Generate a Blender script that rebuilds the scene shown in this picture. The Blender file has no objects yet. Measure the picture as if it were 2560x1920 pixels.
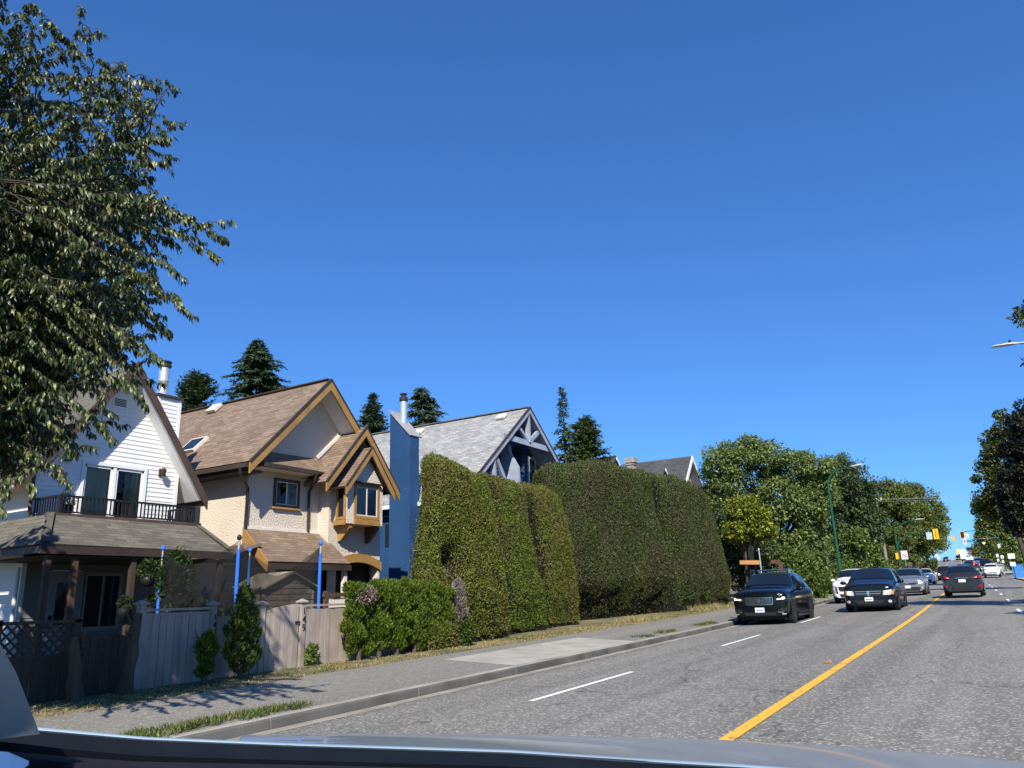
import bpy, math, random
import numpy as np
from math import radians, sin, cos, pi
SC = bpy.context.scene
COL = SC.collection
# ------------------------------------------------------------------ camera
FPX, RW, RH = 1923.0, 2560.0, 1920.0
YAW, PITCH, ROLL, EYE = radians(30.688), radians(15.577), radians(-1.923), 1.5
_f = np.array([-sin(YAW)*cos(PITCH), cos(YAW)*cos(PITCH), sin(PITCH)])
_r = np.array([cos(YAW), sin(YAW), 0.0]); _u = np.cross(_r, _f)
CR = cos(ROLL)*_r + sin(ROLL)*_u; CU = -sin(ROLL)*_r + cos(ROLL)*_u; CF = _f
from mathutils import Matrix, Vector
cam = bpy.data.cameras.new('camera'); camo = bpy.data.objects.new('camera', cam); COL.objects.link(camo)
cam.sensor_width = 36; cam.lens = FPX/RW*36; cam.clip_start = 0.05; cam.clip_end = 6000
camo.matrix_world = Matrix(((CR[0], CU[0], -CF[0], 0), (CR[1], CU[1], -CF[1], 0), (CR[2], CU[2], -CF[2], EYE), (0, 0, 0, 1)))
SC.camera = camo
# ------------------------------------------------------------------ sky and sun
SUN = np.array([1.0, -1.5, 1.48]); SUN = SUN/np.linalg.norm(SUN)
EL = math.asin(SUN[2]); AZ = math.atan2(SUN[0], SUN[1])
W = bpy.data.worlds.new('World'); SC.world = W; W.use_nodes = True
nt = W.node_tree; bg = nt.nodes['Background']
sky = nt.nodes.new('ShaderNodeTexSky'); sky.sky_type = 'NISHITA'; sky.sun_disc = False
sky.sun_elevation = EL; sky.sun_rotation = AZ
sky.air_density = 1.0; sky.dust_density = 0.0; sky.ozone_density = 6.0; sky.altitude = 50
_g = nt.nodes.new('ShaderNodeGamma'); _g.inputs[1].default_value = .8; nt.links.new(sky.outputs[0], _g.inputs[0])
_h = nt.nodes.new('ShaderNodeMix'); _h.data_type = 'RGBA'; _h.blend_type = 'MULTIPLY'; _h.inputs[0].default_value = 1
nt.links.new(_g.outputs[0], _h.inputs[6]); _h.inputs[7].default_value = (.58, 1.10, 1.80, 1)
nt.links.new(_h.outputs[2], bg.inputs[0]); bg.inputs[1].default_value = 0.09
sl = bpy.data.lights.new('sun', 'SUN'); so = bpy.data.objects.new('sun', sl); COL.objects.link(so)
sl.energy = 5.0; sl.angle = radians(0.53); sl.color = (1.0, 0.93, 0.81)
so.rotation_euler = Vector(SUN).to_track_quat('Z', 'Y').to_euler()
SC.view_settings.view_transform = 'Standard'; SC.view_settings.look = 'None'
SC.view_settings.exposure = 0.5; SC.view_settings.gamma = 1.0
SC.cycles.max_bounces = 8; SC.cycles.transparent_max_bounces = 12
SC.cycles.caustics_reflective = False; SC.cycles.caustics_refractive = False

# ------------------------------------------------------------------ terrain functions
_PY = np.array([-60, 0, 30, 46, 80, 117, 150, 200, 272, 330, 360, 400, 600, 4000.])
_PZ = np.array([-.88, 0, .44, .79, 1.32, 2.03, 3.15, 5.0, 7.75, 9.9, 10.6, 10.2, 4, -10.])
_OY = np.array([-60, 35, 60, 80, 117, 150, 200, 272, 340, 600, 4000.])
_OX = np.array([0, 0, -.25, -.75, -2.0, -2.4, -2.8, -4.6, -6.3, -13, -100.])
def _smooth(y, P, Q):
    s = 0
    for d in (-6, -3, 0, 3, 6): s = s + np.interp(np.asarray(y, float)+d, P, Q)
    return s/5
def zr(y): return _smooth(y, _PY, _PZ)
def xo(y): return _smooth(y, _OY, _OX)
def cz(x): return -.02*np.clip(-2.45-np.asarray(x, float), 0, 5.7)   # the crown: the road falls towards the left gutter
# ------------------------------------------------------------------ measuring: a photo pixel on a plane of the place
CAMP = np.array([0, 0, EYE])
def ray(px, py): return (px-1280)/FPX*CR - (py-960)/FPX*CU + CF
def onX(px, py, x): d = ray(px, py); return CAMP + d*(x/d[0])
def onY(px, py, y): d = ray(px, py); return CAMP + d*(y/d[1])
def atD(px, py, zd): return CAMP + ray(px, py)*zd
# ------------------------------------------------------------------ naming
def tag(o, label, cat, group=None):
    o['label'] = label; o['category'] = cat
    if group: o['group'] = group
    return o
def structure(o): o['kind'] = 'structure'; return o
def stuff(o, label=None, cat=None):
    o['kind'] = 'stuff'
    if label: o['label'] = label; o['category'] = cat
    return o
def thing(name, loc, label, cat, group=None, rz=0.0):
    o = bpy.data.objects.new(name, None); COL.objects.link(o)
    o.location = [float(v) for v in loc]; o.rotation_euler = (0, 0, rz); o.empty_display_size = .2
    return tag(o, label, cat, group)
def root_loc(o):
    while o.parent: o = o.parent
    return np.array(o.location)
# ------------------------------------------------------------------ mesh building
def np_mesh(name, V, F, mats, parent=None, smooth=False, midx=None, world=True, uv=None):
    """V (n,3); F list of int arrays, each (k, corners)"""
    me = bpy.data.meshes.new(name)
    V = np.asarray(V, float)
    if parent is not None and world: V = V - root_loc(parent)
    if not isinstance(F, list): F = [F]
    F = [np.asarray(f, np.int32) for f in F if len(f)]
    nl = sum(f.size for f in F); nf = sum(len(f) for f in F)
    me.vertices.add(len(V)); me.vertices.foreach_set('co', V.astype(np.float32).ravel())
    me.loops.add(nl); me.loops.foreach_set('vertex_index', np.concatenate([f.ravel() for f in F]))
    me.polygons.add(nf)
    cnt = np.concatenate([np.full(len(f), f.shape[1]) for f in F]); st = np.concatenate([[0], np.cumsum(cnt)[:-1]])
    me.polygons.foreach_set('loop_start', st.astype(np.int32))
    try: me.polygons.foreach_set('loop_total', cnt.astype(np.int32))
    except Exception: pass
    if not isinstance(mats, (list, tuple)): mats = [mats]
    for m in mats: me.materials.append(m)
    if midx is not None: me.polygons.foreach_set('material_index', np.asarray(midx, np.int32))
    if smooth: me.polygons.foreach_set('use_smooth', np.ones(nf, bool))
    if uv is not None:
        l = me.uv_layers.new(name='UVMap'); l.data.foreach_set('uv', np.asarray(uv, np.float32).ravel())
    me.update(); me.validate()
    o = bpy.data.objects.new(name, me); COL.objects.link(o)
    if parent is not None: o.parent = parent
    return o
class MB:
    def __init__(s): s.v = []; s.f = []; s.m = []; s.uv = []; s.sm = []
    def face(s, pts, m=0, uv=None, smooth=False):
        b = len(s.v); s.v += [tuple(float(c) for c in p) for p in pts]; s.f.append(list(range(b, b+len(pts)))); s.m.append(m)
        s.uv.append(uv if uv is not None else [(0, 0)]*len(pts)); s.sm.append(smooth)
    def grid(s, G, m=0, closed=False, smooth=True):
        """G[i][j] -> point; shared vertices"""
        n, k = len(G), len(G[0]); b = len(s.v)
        for row in G: s.v += [tuple(float(c) for c in p) for p in row]
        for i in range(n-1):
            for j in range(k if closed else k-1):
                j2 = (j+1) % k
                s.f.append([b+i*k+j, b+i*k+j2, b+(i+1)*k+j2, b+(i+1)*k+j]); s.m.append(m); s.sm.append(smooth)
                s.uv.append([(j, i), (j+1, i), (j+1, i+1), (j, i+1)])
    def fan(s, ring, m=0, flip=False):
        s.face(ring[::-1] if flip else ring, m)
    def box(s, lo, hi, m=0, M=None):
        x0, y0, z0 = lo; x1, y1, z1 = hi
        p = [(x0, y0, z0), (x1, y0, z0), (x1, y1, z0), (x0, y1, z0), (x0, y0, z1), (x1, y0, z1), (x1, y1, z1), (x0, y1, z1)]
        if M is not None: p = [M(q) for q in p]
        b = len(s.v); s.v += [tuple(float(c) for c in q) for q in p]
        for q in ((0, 3, 2, 1), (4, 5, 6, 7), (0, 1, 5, 4), (1, 2, 6, 5), (2, 3, 7, 6), (3, 0, 4, 7)):
            s.f.append([b+i for i in q]); s.m.append(m); s.sm.append(False); s.uv.append([(0, 0), (1, 0), (1, 1), (0, 1)])
    def beam(s, a, b, w, h, m=0, up=(0, 0, 1)):
        a = np.array(a, float); b = np.array(b, float); d = b-a; L = np.linalg.norm(d); d = d/L
        up = np.array(up, float)
        if abs(d@up) > .98: up = np.array([1., 0, 0])
        sd = np.cross(d, up); sd /= np.linalg.norm(sd); u = np.cross(sd, d)
        s.box((0, -w/2, -h/2), (L, w/2, h/2), m, lambda q: a+d*q[0]+sd*q[1]+u*q[2])
    def tube(s, pts, r, n=8, m=0, caps=True):
        P = [np.array(p, float) for p in pts]; k = len(P)
        R = r if isinstance(r, (list, tuple, np.ndarray)) else [r]*k
        G = []; ref = None
        for i in range(k):
            d = P[min(i+1, k-1)]-P[max(i-1, 0)]; d = d/(np.linalg.norm(d)+1e-9)
            if ref is None: ref = np.array([0, 0, 1.]) if abs(d[2]) < .9 else np.array([1., 0, 0])
            a = np.cross(d, ref); a /= np.linalg.norm(a)+1e-9; b = np.cross(a, d); ref = b
            ref = np.cross(a, d)*1.0
            G.append([P[i]+R[i]*(cos(2*pi*j/n)*a+sin(2*pi*j/n)*b) for j in range(n)])
            ref = b
        s.grid(G, m, True)
        if caps:
            s.face(G[0], m); s.face(G[-1][::-1], m)
    def lathe(s, c, prof, n=16, m=0, M=None):
        """prof: list of (radius, height) about z at c"""
        G = []
        for r, h in prof:
            ring = [(c[0]+r*cos(2*pi*j/n), c[1]+r*sin(2*pi*j/n), c[2]+h) for j in range(n)]
            G.append([M(q) for q in ring] if M else ring)
        s.grid(G, m, True)
        s.face(G[0][::-1], m); s.face(G[-1], m)
    def prism(s, poly, off, m=0):
        """poly: 3-D polygon, extruded by vector off"""
        A = [np.array(p, float) for p in poly]; o = np.array(off, float); B = [p+o for p in A]
        n = len(A)
        s.face(A[::-1], m); s.face(B, m)
        for i in range(n):
            j = (i+1) % n; s.face([A[i], A[j], B[j], B[i]], m)
    def slab(s, quad, t, m=0, m2=None):
        """roof slab: quad = eaveL, eaveR, ridgeR, ridgeL (top side) with uv in metres, thickness t downwards"""
        Q = [np.array(p, float) for p in quad]; n = np.cross(Q[1]-Q[0], Q[3]-Q[0]); n /= np.linalg.norm(n)
        if n[2] < 0: Q = [Q[1], Q[0], Q[3], Q[2]]; n = -n
        d = Q[1]-Q[0]; d = d/np.linalg.norm(d); v = np.cross(n, d)
        uv = [((p-Q[0])@d, (p-Q[0])@v) for p in Q]
        B = [p-n*t for p in Q]
        m2 = m if m2 is None else m2
        s.face(Q, m, uv); s.face(B[::-1], m2)
        for i in range(4):
            j = (i+1) % 4; s.face([Q[i], B[i], B[j], Q[j]], m)
    def polyroof(s, poly, t, m=0, m2=None, uax=None):
        Q = [np.array(p, float) for p in poly]; n = np.cross(Q[1]-Q[0], Q[2]-Q[0]); n /= np.linalg.norm(n)
        if n[2] < 0: Q = Q[::-1]; n = -n
        d = np.array(uax, float) if uax is not None else Q[1]-Q[0]
        d = d-n*(d@n); d /= np.linalg.norm(d); v = np.cross(n, d)
        uv = [((p-Q[0])@d, (p-Q[0])@v) for p in Q]; B = [p-n*t for p in Q]
        m2 = m if m2 is None else m2
        s.face(Q, m, uv); s.face(B[::-1], m2)
        for i in range(len(Q)):
            j = (i+1) % len(Q); s.face([Q[i], B[i], B[j], Q[j]], m2)
    def build(s, name, mats, parent=None, world=True, smooth=None):
        me = bpy.data.meshes.new(name)
        off = root_loc(parent) if (parent is not None and world) else np.zeros(3)
        V = np.array(s.v, float)-off
        me.from_pydata(V.tolist(), [], s.f)
        if not isinstance(mats, (list, tuple)): mats = [mats]
        for m in mats: me.materials.append(m)
        me.polygons.foreach_set('material_index', s.m)
        me.polygons.foreach_set('use_smooth', s.sm if smooth is None else [smooth]*len(s.f))
        l = me.uv_layers.new(name='UVMap')
        l.data.foreach_set('uv', np.array([c for q in s.uv for p in q for c in p], np.float32))
        me.update()
        o = bpy.data.objects.new(name, me); COL.objects.link(o)
        if parent is not None: o.parent = parent
        return o
def copy_tree(o, parent=None):
    c = o.copy(); COL.objects.link(c)
    if parent is not None: c.parent = parent
    for ch in list(o.children): copy_tree(ch, c)
    return c
# ------------------------------------------------------------------ materials
def new_mat(name):
    m = bpy.data.materials.new(name); m.use_nodes = True
    return m, m.node_tree, m.node_tree.nodes['Principled BSDF']
def N(t, ty, **kw):
    n = t.nodes.new(ty)
    for k, v in kw.items():
        if k.startswith('i_'): n.inputs[k[2:].replace('_', ' ')].default_value = v
        else: setattr(n, k, v)
    return n
def ramp(t, fac, stops):
    r = t.nodes.new('ShaderNodeValToRGB'); e = r.color_ramp.elements
    while len(e) < len(stops): e.new(.5)
    for i, (p, c) in enumerate(stops): e[i].position = p; e[i].color = (*c, 1) if len(c) == 3 else c
    t.links.new(fac, r.inputs[0]); return r.outputs[0]
def mixc(t, fac, a, b, mode='MIX'):
    n = t.nodes.new('ShaderNodeMix'); n.data_type = 'RGBA'; n.blend_type = mode
    for s, v in ((0, fac), (6, a), (7, b)):
        if isinstance(v, (int, float)): n.inputs[s].default_value = v
        elif isinstance(v, tuple): n.inputs[s].default_value = (*v, 1) if len(v) == 3 else v
        else: t.links.new(v, n.inputs[s])
    return n.outputs[2]
def coords(t, which='Object', scale=None):
    c = t.nodes.new('ShaderNodeTexCoord'); o = c.outputs[which]
    if scale is not None:
        mp = t.nodes.new('ShaderNodeMapping'); mp.inputs['Scale'].default_value = scale if isinstance(scale, tuple) else (scale,)*3
        t.links.new(o, mp.inputs[0]); o = mp.outputs[0]
    return o
def noise(t, co, scale, detail=4, rough=.55):
    n = N(t, 'ShaderNodeTexNoise', i_Scale=scale, i_Detail=detail, i_Roughness=rough)
    t.links.new(co, n.inputs['Vector']); return n.outputs[0]
def bump(t, b, h, strength=.3, dist=.01):
    n = N(t, 'ShaderNodeBump', i_Strength=strength, i_Distance=dist); t.links.new(h, n.inputs['Height']); t.links.new(n.outputs[0], b.inputs['Normal'])
def M_plain(name, col, rough=.6, var=.25, scale=3.0, bmp=0, bscale=60, metallic=0, spec=.22, bdist=.01):
    m, t, b = new_mat(name); co = coords(t)
    f = noise(t, co, scale, 5)
    lo = tuple(c*(1-var) for c in col); hi = tuple(min(1, c*(1+var)) for c in col)
    t.links.new(ramp(t, f, [(.3, lo), (.7, hi)]), b.inputs['Base Color'])
    b.inputs['Roughness'].default_value = rough; b.inputs['Metallic'].default_value = metallic
    b.inputs['Specular IOR Level'].default_value = spec
    if bmp: bump(t, b, noise(t, co, bscale, 4), bmp, bdist)
    return m
def M_paint(name, col, metallic=.0, rough=.28, coat=.6, spec=.3):
    m, t, b = new_mat(name); co = coords(t)
    f = noise(t, co, 2.2, 4)
    t.links.new(ramp(t, f, [(.3, tuple(c*.9 for c in col)), (.7, tuple(min(1, c*1.08) for c in col))]), b.inputs['Base Color'])
    b.inputs['Metallic'].default_value = metallic; b.inputs['Roughness'].default_value = rough
    b.inputs['Coat Weight'].default_value = coat; b.inputs['Specular IOR Level'].default_value = spec; b.inputs['Coat Roughness'].default_value = .05
    return m
def M_glass(name, col=(.015, .02, .028), rough=.04):
    m, t, b = new_mat(name); b.inputs['Base Color'].default_value = (*col, 1); b.inputs['Roughness'].default_value = rough
    b.inputs['Specular IOR Level'].default_value = .6
    return m
def M_shingle(name, c1, c2, c3, w=.32, h=.14, gap=.012, streak=.5):
    m, t, b = new_mat(name)
    uv = coords(t, 'UV')
    br = N(t, 'ShaderNodeTexBrick'); br.inputs['Scale'].default_value = 1; br.inputs['Brick Width'].default_value = w; br.inputs['Row Height'].default_value = h
    br.inputs['Mortar Size'].default_value = gap; br.inputs['Mortar Smooth'].default_value = .3; br.offset = .5; br.inputs['Bias'].default_value = 0
    br.inputs['Color1'].default_value = (0, 0, 0, 1); br.inputs['Color2'].default_value = (1, 1, 1, 1); br.inputs['Mortar'].default_value = (.5, .5, .5, 1)
    t.links.new(uv, br.inputs['Vector'])
    base = ramp(t, br.outputs['Color'], [(0, c1), (.5, c2), (1, c3)])
    f = noise(t, coords(t), .9, 5); f2 = noise(t, coords(t), 45, 2)
    base = mixc(t, ramp(t, f, [(.35, (0, 0, 0)), (.7, (streak, streak, streak))]), base, tuple(c*.55 for c in c1))
    base = mixc(t, ramp(t, f2, [(.4, (0, 0, 0)), (.7, (.35, .35, .35))]), base, c3)
    t.links.new(base, b.inputs['Base Color']); b.inputs['Roughness'].default_value = .9
    # each course is a step: saw-tooth height from the v coordinate
    sep = t.nodes.new('ShaderNodeSeparateXYZ'); t.links.new(uv, sep.inputs[0])
    mt = N(t, 'ShaderNodeMath', operation='DIVIDE'); t.links.new(sep.outputs[1], mt.inputs[0]); mt.inputs[1].default_value = h
    fr = N(t, 'ShaderNodeMath', operation='FRACT'); t.links.new(mt.outputs[0], fr.inputs[0])
    sb = N(t, 'ShaderNodeMath', operation='SUBTRACT'); sb.inputs[0].default_value = 1; t.links.new(fr.outputs[0], sb.inputs[1])
    ad = N(t, 'ShaderNodeMath', operation='SUBTRACT'); t.links.new(sb.outputs[0], ad.inputs[0]); t.links.new(br.outputs['Fac'], ad.inputs[1])
    bump(t, b, ad.outputs[0], 1.0, .025)
    return m
def M_leaf(name, stops, trans=.25, rough=.55, patch=None, pscale=.7, spec=.3):
    """leaf colour by random island, with big patches of a second colour (dry or old growth)"""
    m, t, b = new_mat(name)
    g = t.nodes.new('ShaderNodeNewGeometry')
    c = ramp(t, g.outputs['Random Per Island'], stops)
    if patch:
        f = noise(t, coords(t), pscale, 4)
        c = mixc(t, ramp(t, f, [(.42, (0, 0, 0)), (.62, (1, 1, 1))]), c, mixc(t, .65, c, patch))
    t.links.new(c, b.inputs['Base Color']); b.inputs['Roughness'].default_value = rough
    b.inputs['Specular IOR Level'].default_value = spec
    tr = t.nodes.new('ShaderNodeBsdfTranslucent'); t.links.new(mixc(t, .5, c, (.16, .26, .02)), tr.inputs[0])
    mx = t.nodes.new('ShaderNodeMixShader'); mx.inputs[0].default_value = trans
    t.links.new(b.outputs[0], mx.inputs[1]); t.links.new(tr.outputs[0], mx.inputs[2])
    t.links.new(mx.outputs[0], t.nodes['Material Output'].inputs[0])
    return m
def M_wood(name, c1, c2, scale=(14, 14, 1.2), rough=.85, bmp=.4):
    m, t, b = new_mat(name); co = coords(t, 'Object', scale)
    f = noise(t, co, 1.0, 6, .65); f2 = noise(t, coords(t), 1.3, 3)
    c = ramp(t, f, [(.3, c1), (.7, c2)])
    g = t.nodes.new('ShaderNodeNewGeometry')
    c = mixc(t, .35, c, ramp(t, g.outputs['Random Per Island'], [(0, c1), (1, c2)]))
    c = mixc(t, ramp(t, f2, [(.45, (0, 0, 0)), (.75, (.6, .6, .6))]), c, tuple(x*.6 for x in c1))
    t.links.new(c, b.inputs['Base Color']); b.inputs['Roughness'].default_value = rough
    bump(t, b, f, bmp, .006); return m
def M_emit(name, col, s):
    m, t, b = new_mat(name); b.inputs['Base Color'].default_value = (*col, 1)
    b.inputs['Emission Color'].default_value = (*col, 1); b.inputs['Emission Strength'].default_value = s
    return m
RNG = np.random.default_rng(7)
def unit(a): return a/(np.linalg.norm(a, axis=-1, keepdims=True)+1e-9)
def leaf_arrays(C, A, Nn, L, Wd, fold=.15):
    """C base points, A leaf axis, Nn leaf normal (all (n,3)); quads, one per leaf"""
    A = unit(A); S = unit(np.cross(A, Nn)); U = np.cross(S, A)
    L = np.broadcast_to(np.asarray(L, float).reshape(-1, 1), (len(C), 1)); Wd = np.broadcast_to(np.asarray(Wd, float).reshape(-1, 1), (len(C), 1))
    mid = C+A*L*.45+U*Wd*fold
    V = np.stack([C, mid+S*Wd*.5, C+A*L-U*L*.12, mid-S*Wd*.5], 1).reshape(-1, 3)
    F = np.arange(len(C)*4).reshape(-1, 4)
    return V, F
# ------------------------------------------------------------------ ground, road, kerbs
def M_asphalt(name, lo, hi, speck, crack=True):
    m, t, b = new_mat(name); co = coords(t)
    big = noise(t, coords(t, 'Object', (1.5, .05, 1)), 1.0, 5); fine = noise(t, co, 34, 4, .75)
    v = N(t, 'ShaderNodeTexVoronoi', i_Scale=40.0); t.links.new(co, v.inputs['Vector'])
    c = ramp(t, big, [(.36, lo), (.62, hi)])
    c = mixc(t, ramp(t, noise(t, co, .35, 5), [(.4, (.2, .2, .2)), (.65, (0, 0, 0))]), c, tuple(x*.7 for x in lo))
    c = mixc(t, ramp(t, fine, [(.35, (.6, .6, .6)), (.62, (0, 0, 0))]), c, tuple(x*.45 for x in lo))
    sp = ramp(t, v.outputs['Color'], [(.66, (0, 0, 0)), (.8, (1, 1, 1))])
    c = mixc(t, mixc(t, .55, sp, (0, 0, 0)), c, speck)
    if crack:
        w = N(t, 'ShaderNodeTexVoronoi', i_Scale=.16, feature='DISTANCE_TO_EDGE')
        mp = t.nodes.new('ShaderNodeMapping'); t.links.new(co, mp.inputs[0]); mp.inputs['Scale'].default_value = (.9, .8, 1)
        nz = N(t, 'ShaderNodeTexNoise', i_Scale=1.6, i_Detail=5.0); t.links.new(co, nz.inputs['Vector'])
        ad = N(t, 'ShaderNodeVectorMath', operation='MULTIPLY_ADD'); t.links.new(nz.outputs['Color'], ad.inputs[0]); ad.inputs[1].default_value = (1.2, 1.2, 0); t.links.new(mp.outputs[0], ad.inputs[2])
        t.links.new(ad.outputs[0], w.inputs['Vector'])
        k = ramp(t, w.outputs['Distance'], [(.0, (.75, .75, .75)), (.0035, (0, 0, 0))])
        c = mixc(t, k, c, (.03, .03, .03))
    t.links.new(c, b.inputs['Base Color']); b.inputs['Roughness'].default_value = .88
    bump(t, b, fine, .5, .006); return m
m_road = M_asphalt('asphalt', (.155, .147, .126), (.245, .231, .20), (.62, .6, .54))
m_walk = M_asphalt('sidewalk_asphalt', (.19, .178, .15), (.25, .235, .20), (.42, .4, .35), False)
m_conc = M_plain('concrete', (.36, .34, .295), .9, .18, 1.6, .35, 90)
m_kerb = M_plain('kerb_concrete', (.30, .28, .24), .92, .3, 1.1, .5, 60); m_kerbf = M_plain('dark_kerb_face', (.115, .11, .10), .95, .35, 1.4, .5, 60)  # kerb face darker than the kerb top
m_gutter = M_plain('gutter_grit', (.3, .275, .225), .95, .3, 1.5, .4, 50)
def M_worn(name, col, keep):
    m, t, b = new_mat(name); co = coords(t)
    n1 = noise(t, co, 7, 6, .7)
    t.links.new(mixc(t, ramp(t, n1, [(keep, (0, 0, 0)), (keep+.05, (1, 1, 1))]), col, (.14, .138, .13)), b.inputs['Base Color'])
    b.inputs['Roughness'].default_value = .75; return m
m_yel = M_worn('yellow_line_paint', (.80, .43, .035), .57); m_wht = M_worn('white_line_paint', (.82, .82, .80), .66)
def M_ground():
    m, t, b = new_mat('soil_and_turf'); co = coords(t)
    c = ramp(t, noise(t, co, .8, 6, .65), [(.3, (.06, .065, .025)), (.5, (.17, .14, .07)), (.7, (.30, .235, .12))])
    t.links.new(c, b.inputs['Base Color']); b.inputs['Roughness'].default_value = 1; bump(t, b, noise(t, co, 25, 4), .7, .04); return m
m_ground = M_ground()
KL, KR = -8.15, 3.7
def ingap(y): return (y > 106) & (y < 132)
def gz(x, y):
    """height of the bare ground at lateral distance x from the road axis"""
    z = zr(y)
    return np.where((x > KL-.2) & (x < KR+.2) | ingap(y), z-.22, z+np.where(x < -10.62, .15, .0)+np.clip((-x-14)*.01, 0, .4))
ys = np.unique(np.concatenate([np.arange(-60, 105, 3.), np.array([105.9, 106.1, 131.9, 132.1]), np.arange(107, 131, 4.), np.arange(134, 400, 6.), np.array([420, 460, 520, 600, 800, 1200, 2000, 4000.])]))
xs = np.concatenate([[-900, -400, -150, -80, -50, -35, -25, -18, -14, -12, -10.68, -10.6, -9, KL-.22, KL-.18, -4, 0, 3.88, 3.92, 6, 10, 15, 25, 40, 80, 150, 400, 900]])
b = MB()
b.grid([[(x+xo(y)*(abs(x) < 60), y, float(gz(np.array(x), np.array(y)))) for x in xs] for y in ys], smooth=False)
structure(b.build('ground', m_ground))
def strip(name, x0, x1, y0, y1, dz, mat, step=2.0, follow=True):
    b = MB(); yy = np.linspace(y0, y1, max(2, int((y1-y0)/step)+1))
    nx = 8 if x1-x0 > 4 else 3; zc = lambda x: cz(x) if x > KL-.01 else -.114+(KL-.16-x)*.052*(x < KL-.1)
    b.grid([[(x+xo(y)*follow, y, zr(y)+dz+zc(x)) for x in np.linspace(x0, x1, nx)] for y in yy], smooth=False)
    return b.build(name, mat)
structure(strip('road', KL+.02, KR-.02, -40, 352, 0, m_road))
b = MB()
for x0, x1 in ((-70, KL+.02), (KR-.02, 60)):
    b.grid([[(x+xo(119), y, zr(y)-.114*(x < 0)) for x in np.linspace(x0, x1, 6)] for y in np.linspace(107, 131, 9)], smooth=False)
structure(b.build('cross_street', m_road))
structure(strip('sidewalk', -10.6, KL-.16, -20, 105.5, .14, m_walk)); structure(strip('sidewalk', -10.6, KL-.16, 132.5, 345, .14, m_walk, 4))
structure(strip('sidewalk', KR+.16, KR+2.6, -20, 105.5, .14, m_conc)); structure(strip('sidewalk', KR+.16, KR+2.6, 132.5, 345, .14, m_conc, 4))
b = MB(); yy = [13.75, 15.3, 16.8, 18.3, 19.85]
b.grid([[(-10.05+.1*(y > 19), y, zr(y)+.14-.114+(9.89+KL)*.052+.004), (KL-.165, y, zr(y)+.144-.114)] for y in yy], smooth=False)
structure(b.build('concrete_walk_slab', m_conc))
def kerb(x, sgn, y0, y1):
    b = MB(); w = .16*sgn
    prof = [(0, -.05), (0.012*sgn, .105), (.03*sgn, .135), (.06*sgn, .147), (w, .147), (w, -.05)]
    y = y0; G = []
    while y < y1:
        L = min(3.05, y1-y)
        seg = [[(x+px+xo(q), q, zr(q)+pz+float(cz(x))) for px, pz in prof] for q in (y+.004, y+L-.006)]
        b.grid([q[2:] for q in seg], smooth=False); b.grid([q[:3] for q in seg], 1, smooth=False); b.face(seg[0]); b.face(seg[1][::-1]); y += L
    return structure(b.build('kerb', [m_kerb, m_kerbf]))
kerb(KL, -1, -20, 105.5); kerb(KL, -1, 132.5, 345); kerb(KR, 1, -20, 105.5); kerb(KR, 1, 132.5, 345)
structure(strip('gutter', KL+.015, KL+.27, -20, 105, .004, m_gutter)); structure(strip('gutter', KR-.27, KR-.015, -20, 105, .004, m_gutter))
structure(strip('centre_line', -2.53, -2.38, -20, 104, .004, m_yel, 1)); structure(strip('centre_line', -2.53, -2.38, 134, 340, .006, m_yel))
b = MB()
for y0 in [10.2+9.4*k for k in range(-1, 11)]+[134+9.1*k for k in range(23)]:
    for y in np.arange(y0, y0+3.75, .75):
        b.face([(xx+xo(q), q, zr(q)+float(cz(xx))+.005) for xx, q in ((-5.97, y), (-5.87, y), (-5.87, y+.75), (-5.97, y+.75))])
def rx(y): return .66-.02*(y-32) if y < 80 else -.3+xo(y)-xo(80)
for y0 in [31.6+9.05*k for k in range(8)]+[134+9.05*k for k in range(20)]:
    for y in np.arange(y0, y0+2.9, .725):
        b.face([(rx(y)-.05, y, zr(y)+.004), (rx(y)+.05, y, zr(y)+.004), (rx(y+.725)+.05, y+.725, zr(y+.725)+.004), (rx(y+.725)-.05, y+.725, zr(y+.725)+.004)])
structure(b.build('lane_line', m_wht))
b = MB()
for y in (104.2, 132.8):
    b.face([(-2.4+xo(y), y, zr(y)+.008), (KR-.4+xo(y), y, zr(y)+.008), (KR-.4+xo(y), y+.4, zr(y)+.008), (-2.4+xo(y), y+.4, zr(y)+.008)])
structure(b.build('stop_line', m_wht))
m_orange = M_plain('orange_plastic', (.85, .33, .03), .4, .1)
for (px, py), lab in (((2070, 1656), 'small orange raised marker on the asphalt left of the yellow line, nearest'), ((2278, 1530), 'small orange raised marker beside the yellow line further up the road')):
    p = CAMP+ray(px, py)*1; d = ray(px, py)
    tt = EYE/(-(d[2]-.0147*d[1])); x, y = d[0]*tt, d[1]*tt
    b = MB(); b.box((-.06, -.05, 0), (.06, .05, .004)); b.grid([[(-.055, -.05, .003), (-.04, -.035, .02), (.04, -.035, .02), (.055, -.05, .003)], [(-.055, .05, .003), (-.04, .035, .02), (.04, .035, .02), (.055, .05, .003)]], smooth=False)
    o = b.build('road_marker', m_orange); o.location = (x, y, zr(y)+.002); tag(o, lab, 'road marker', 'raised road markers')
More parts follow.
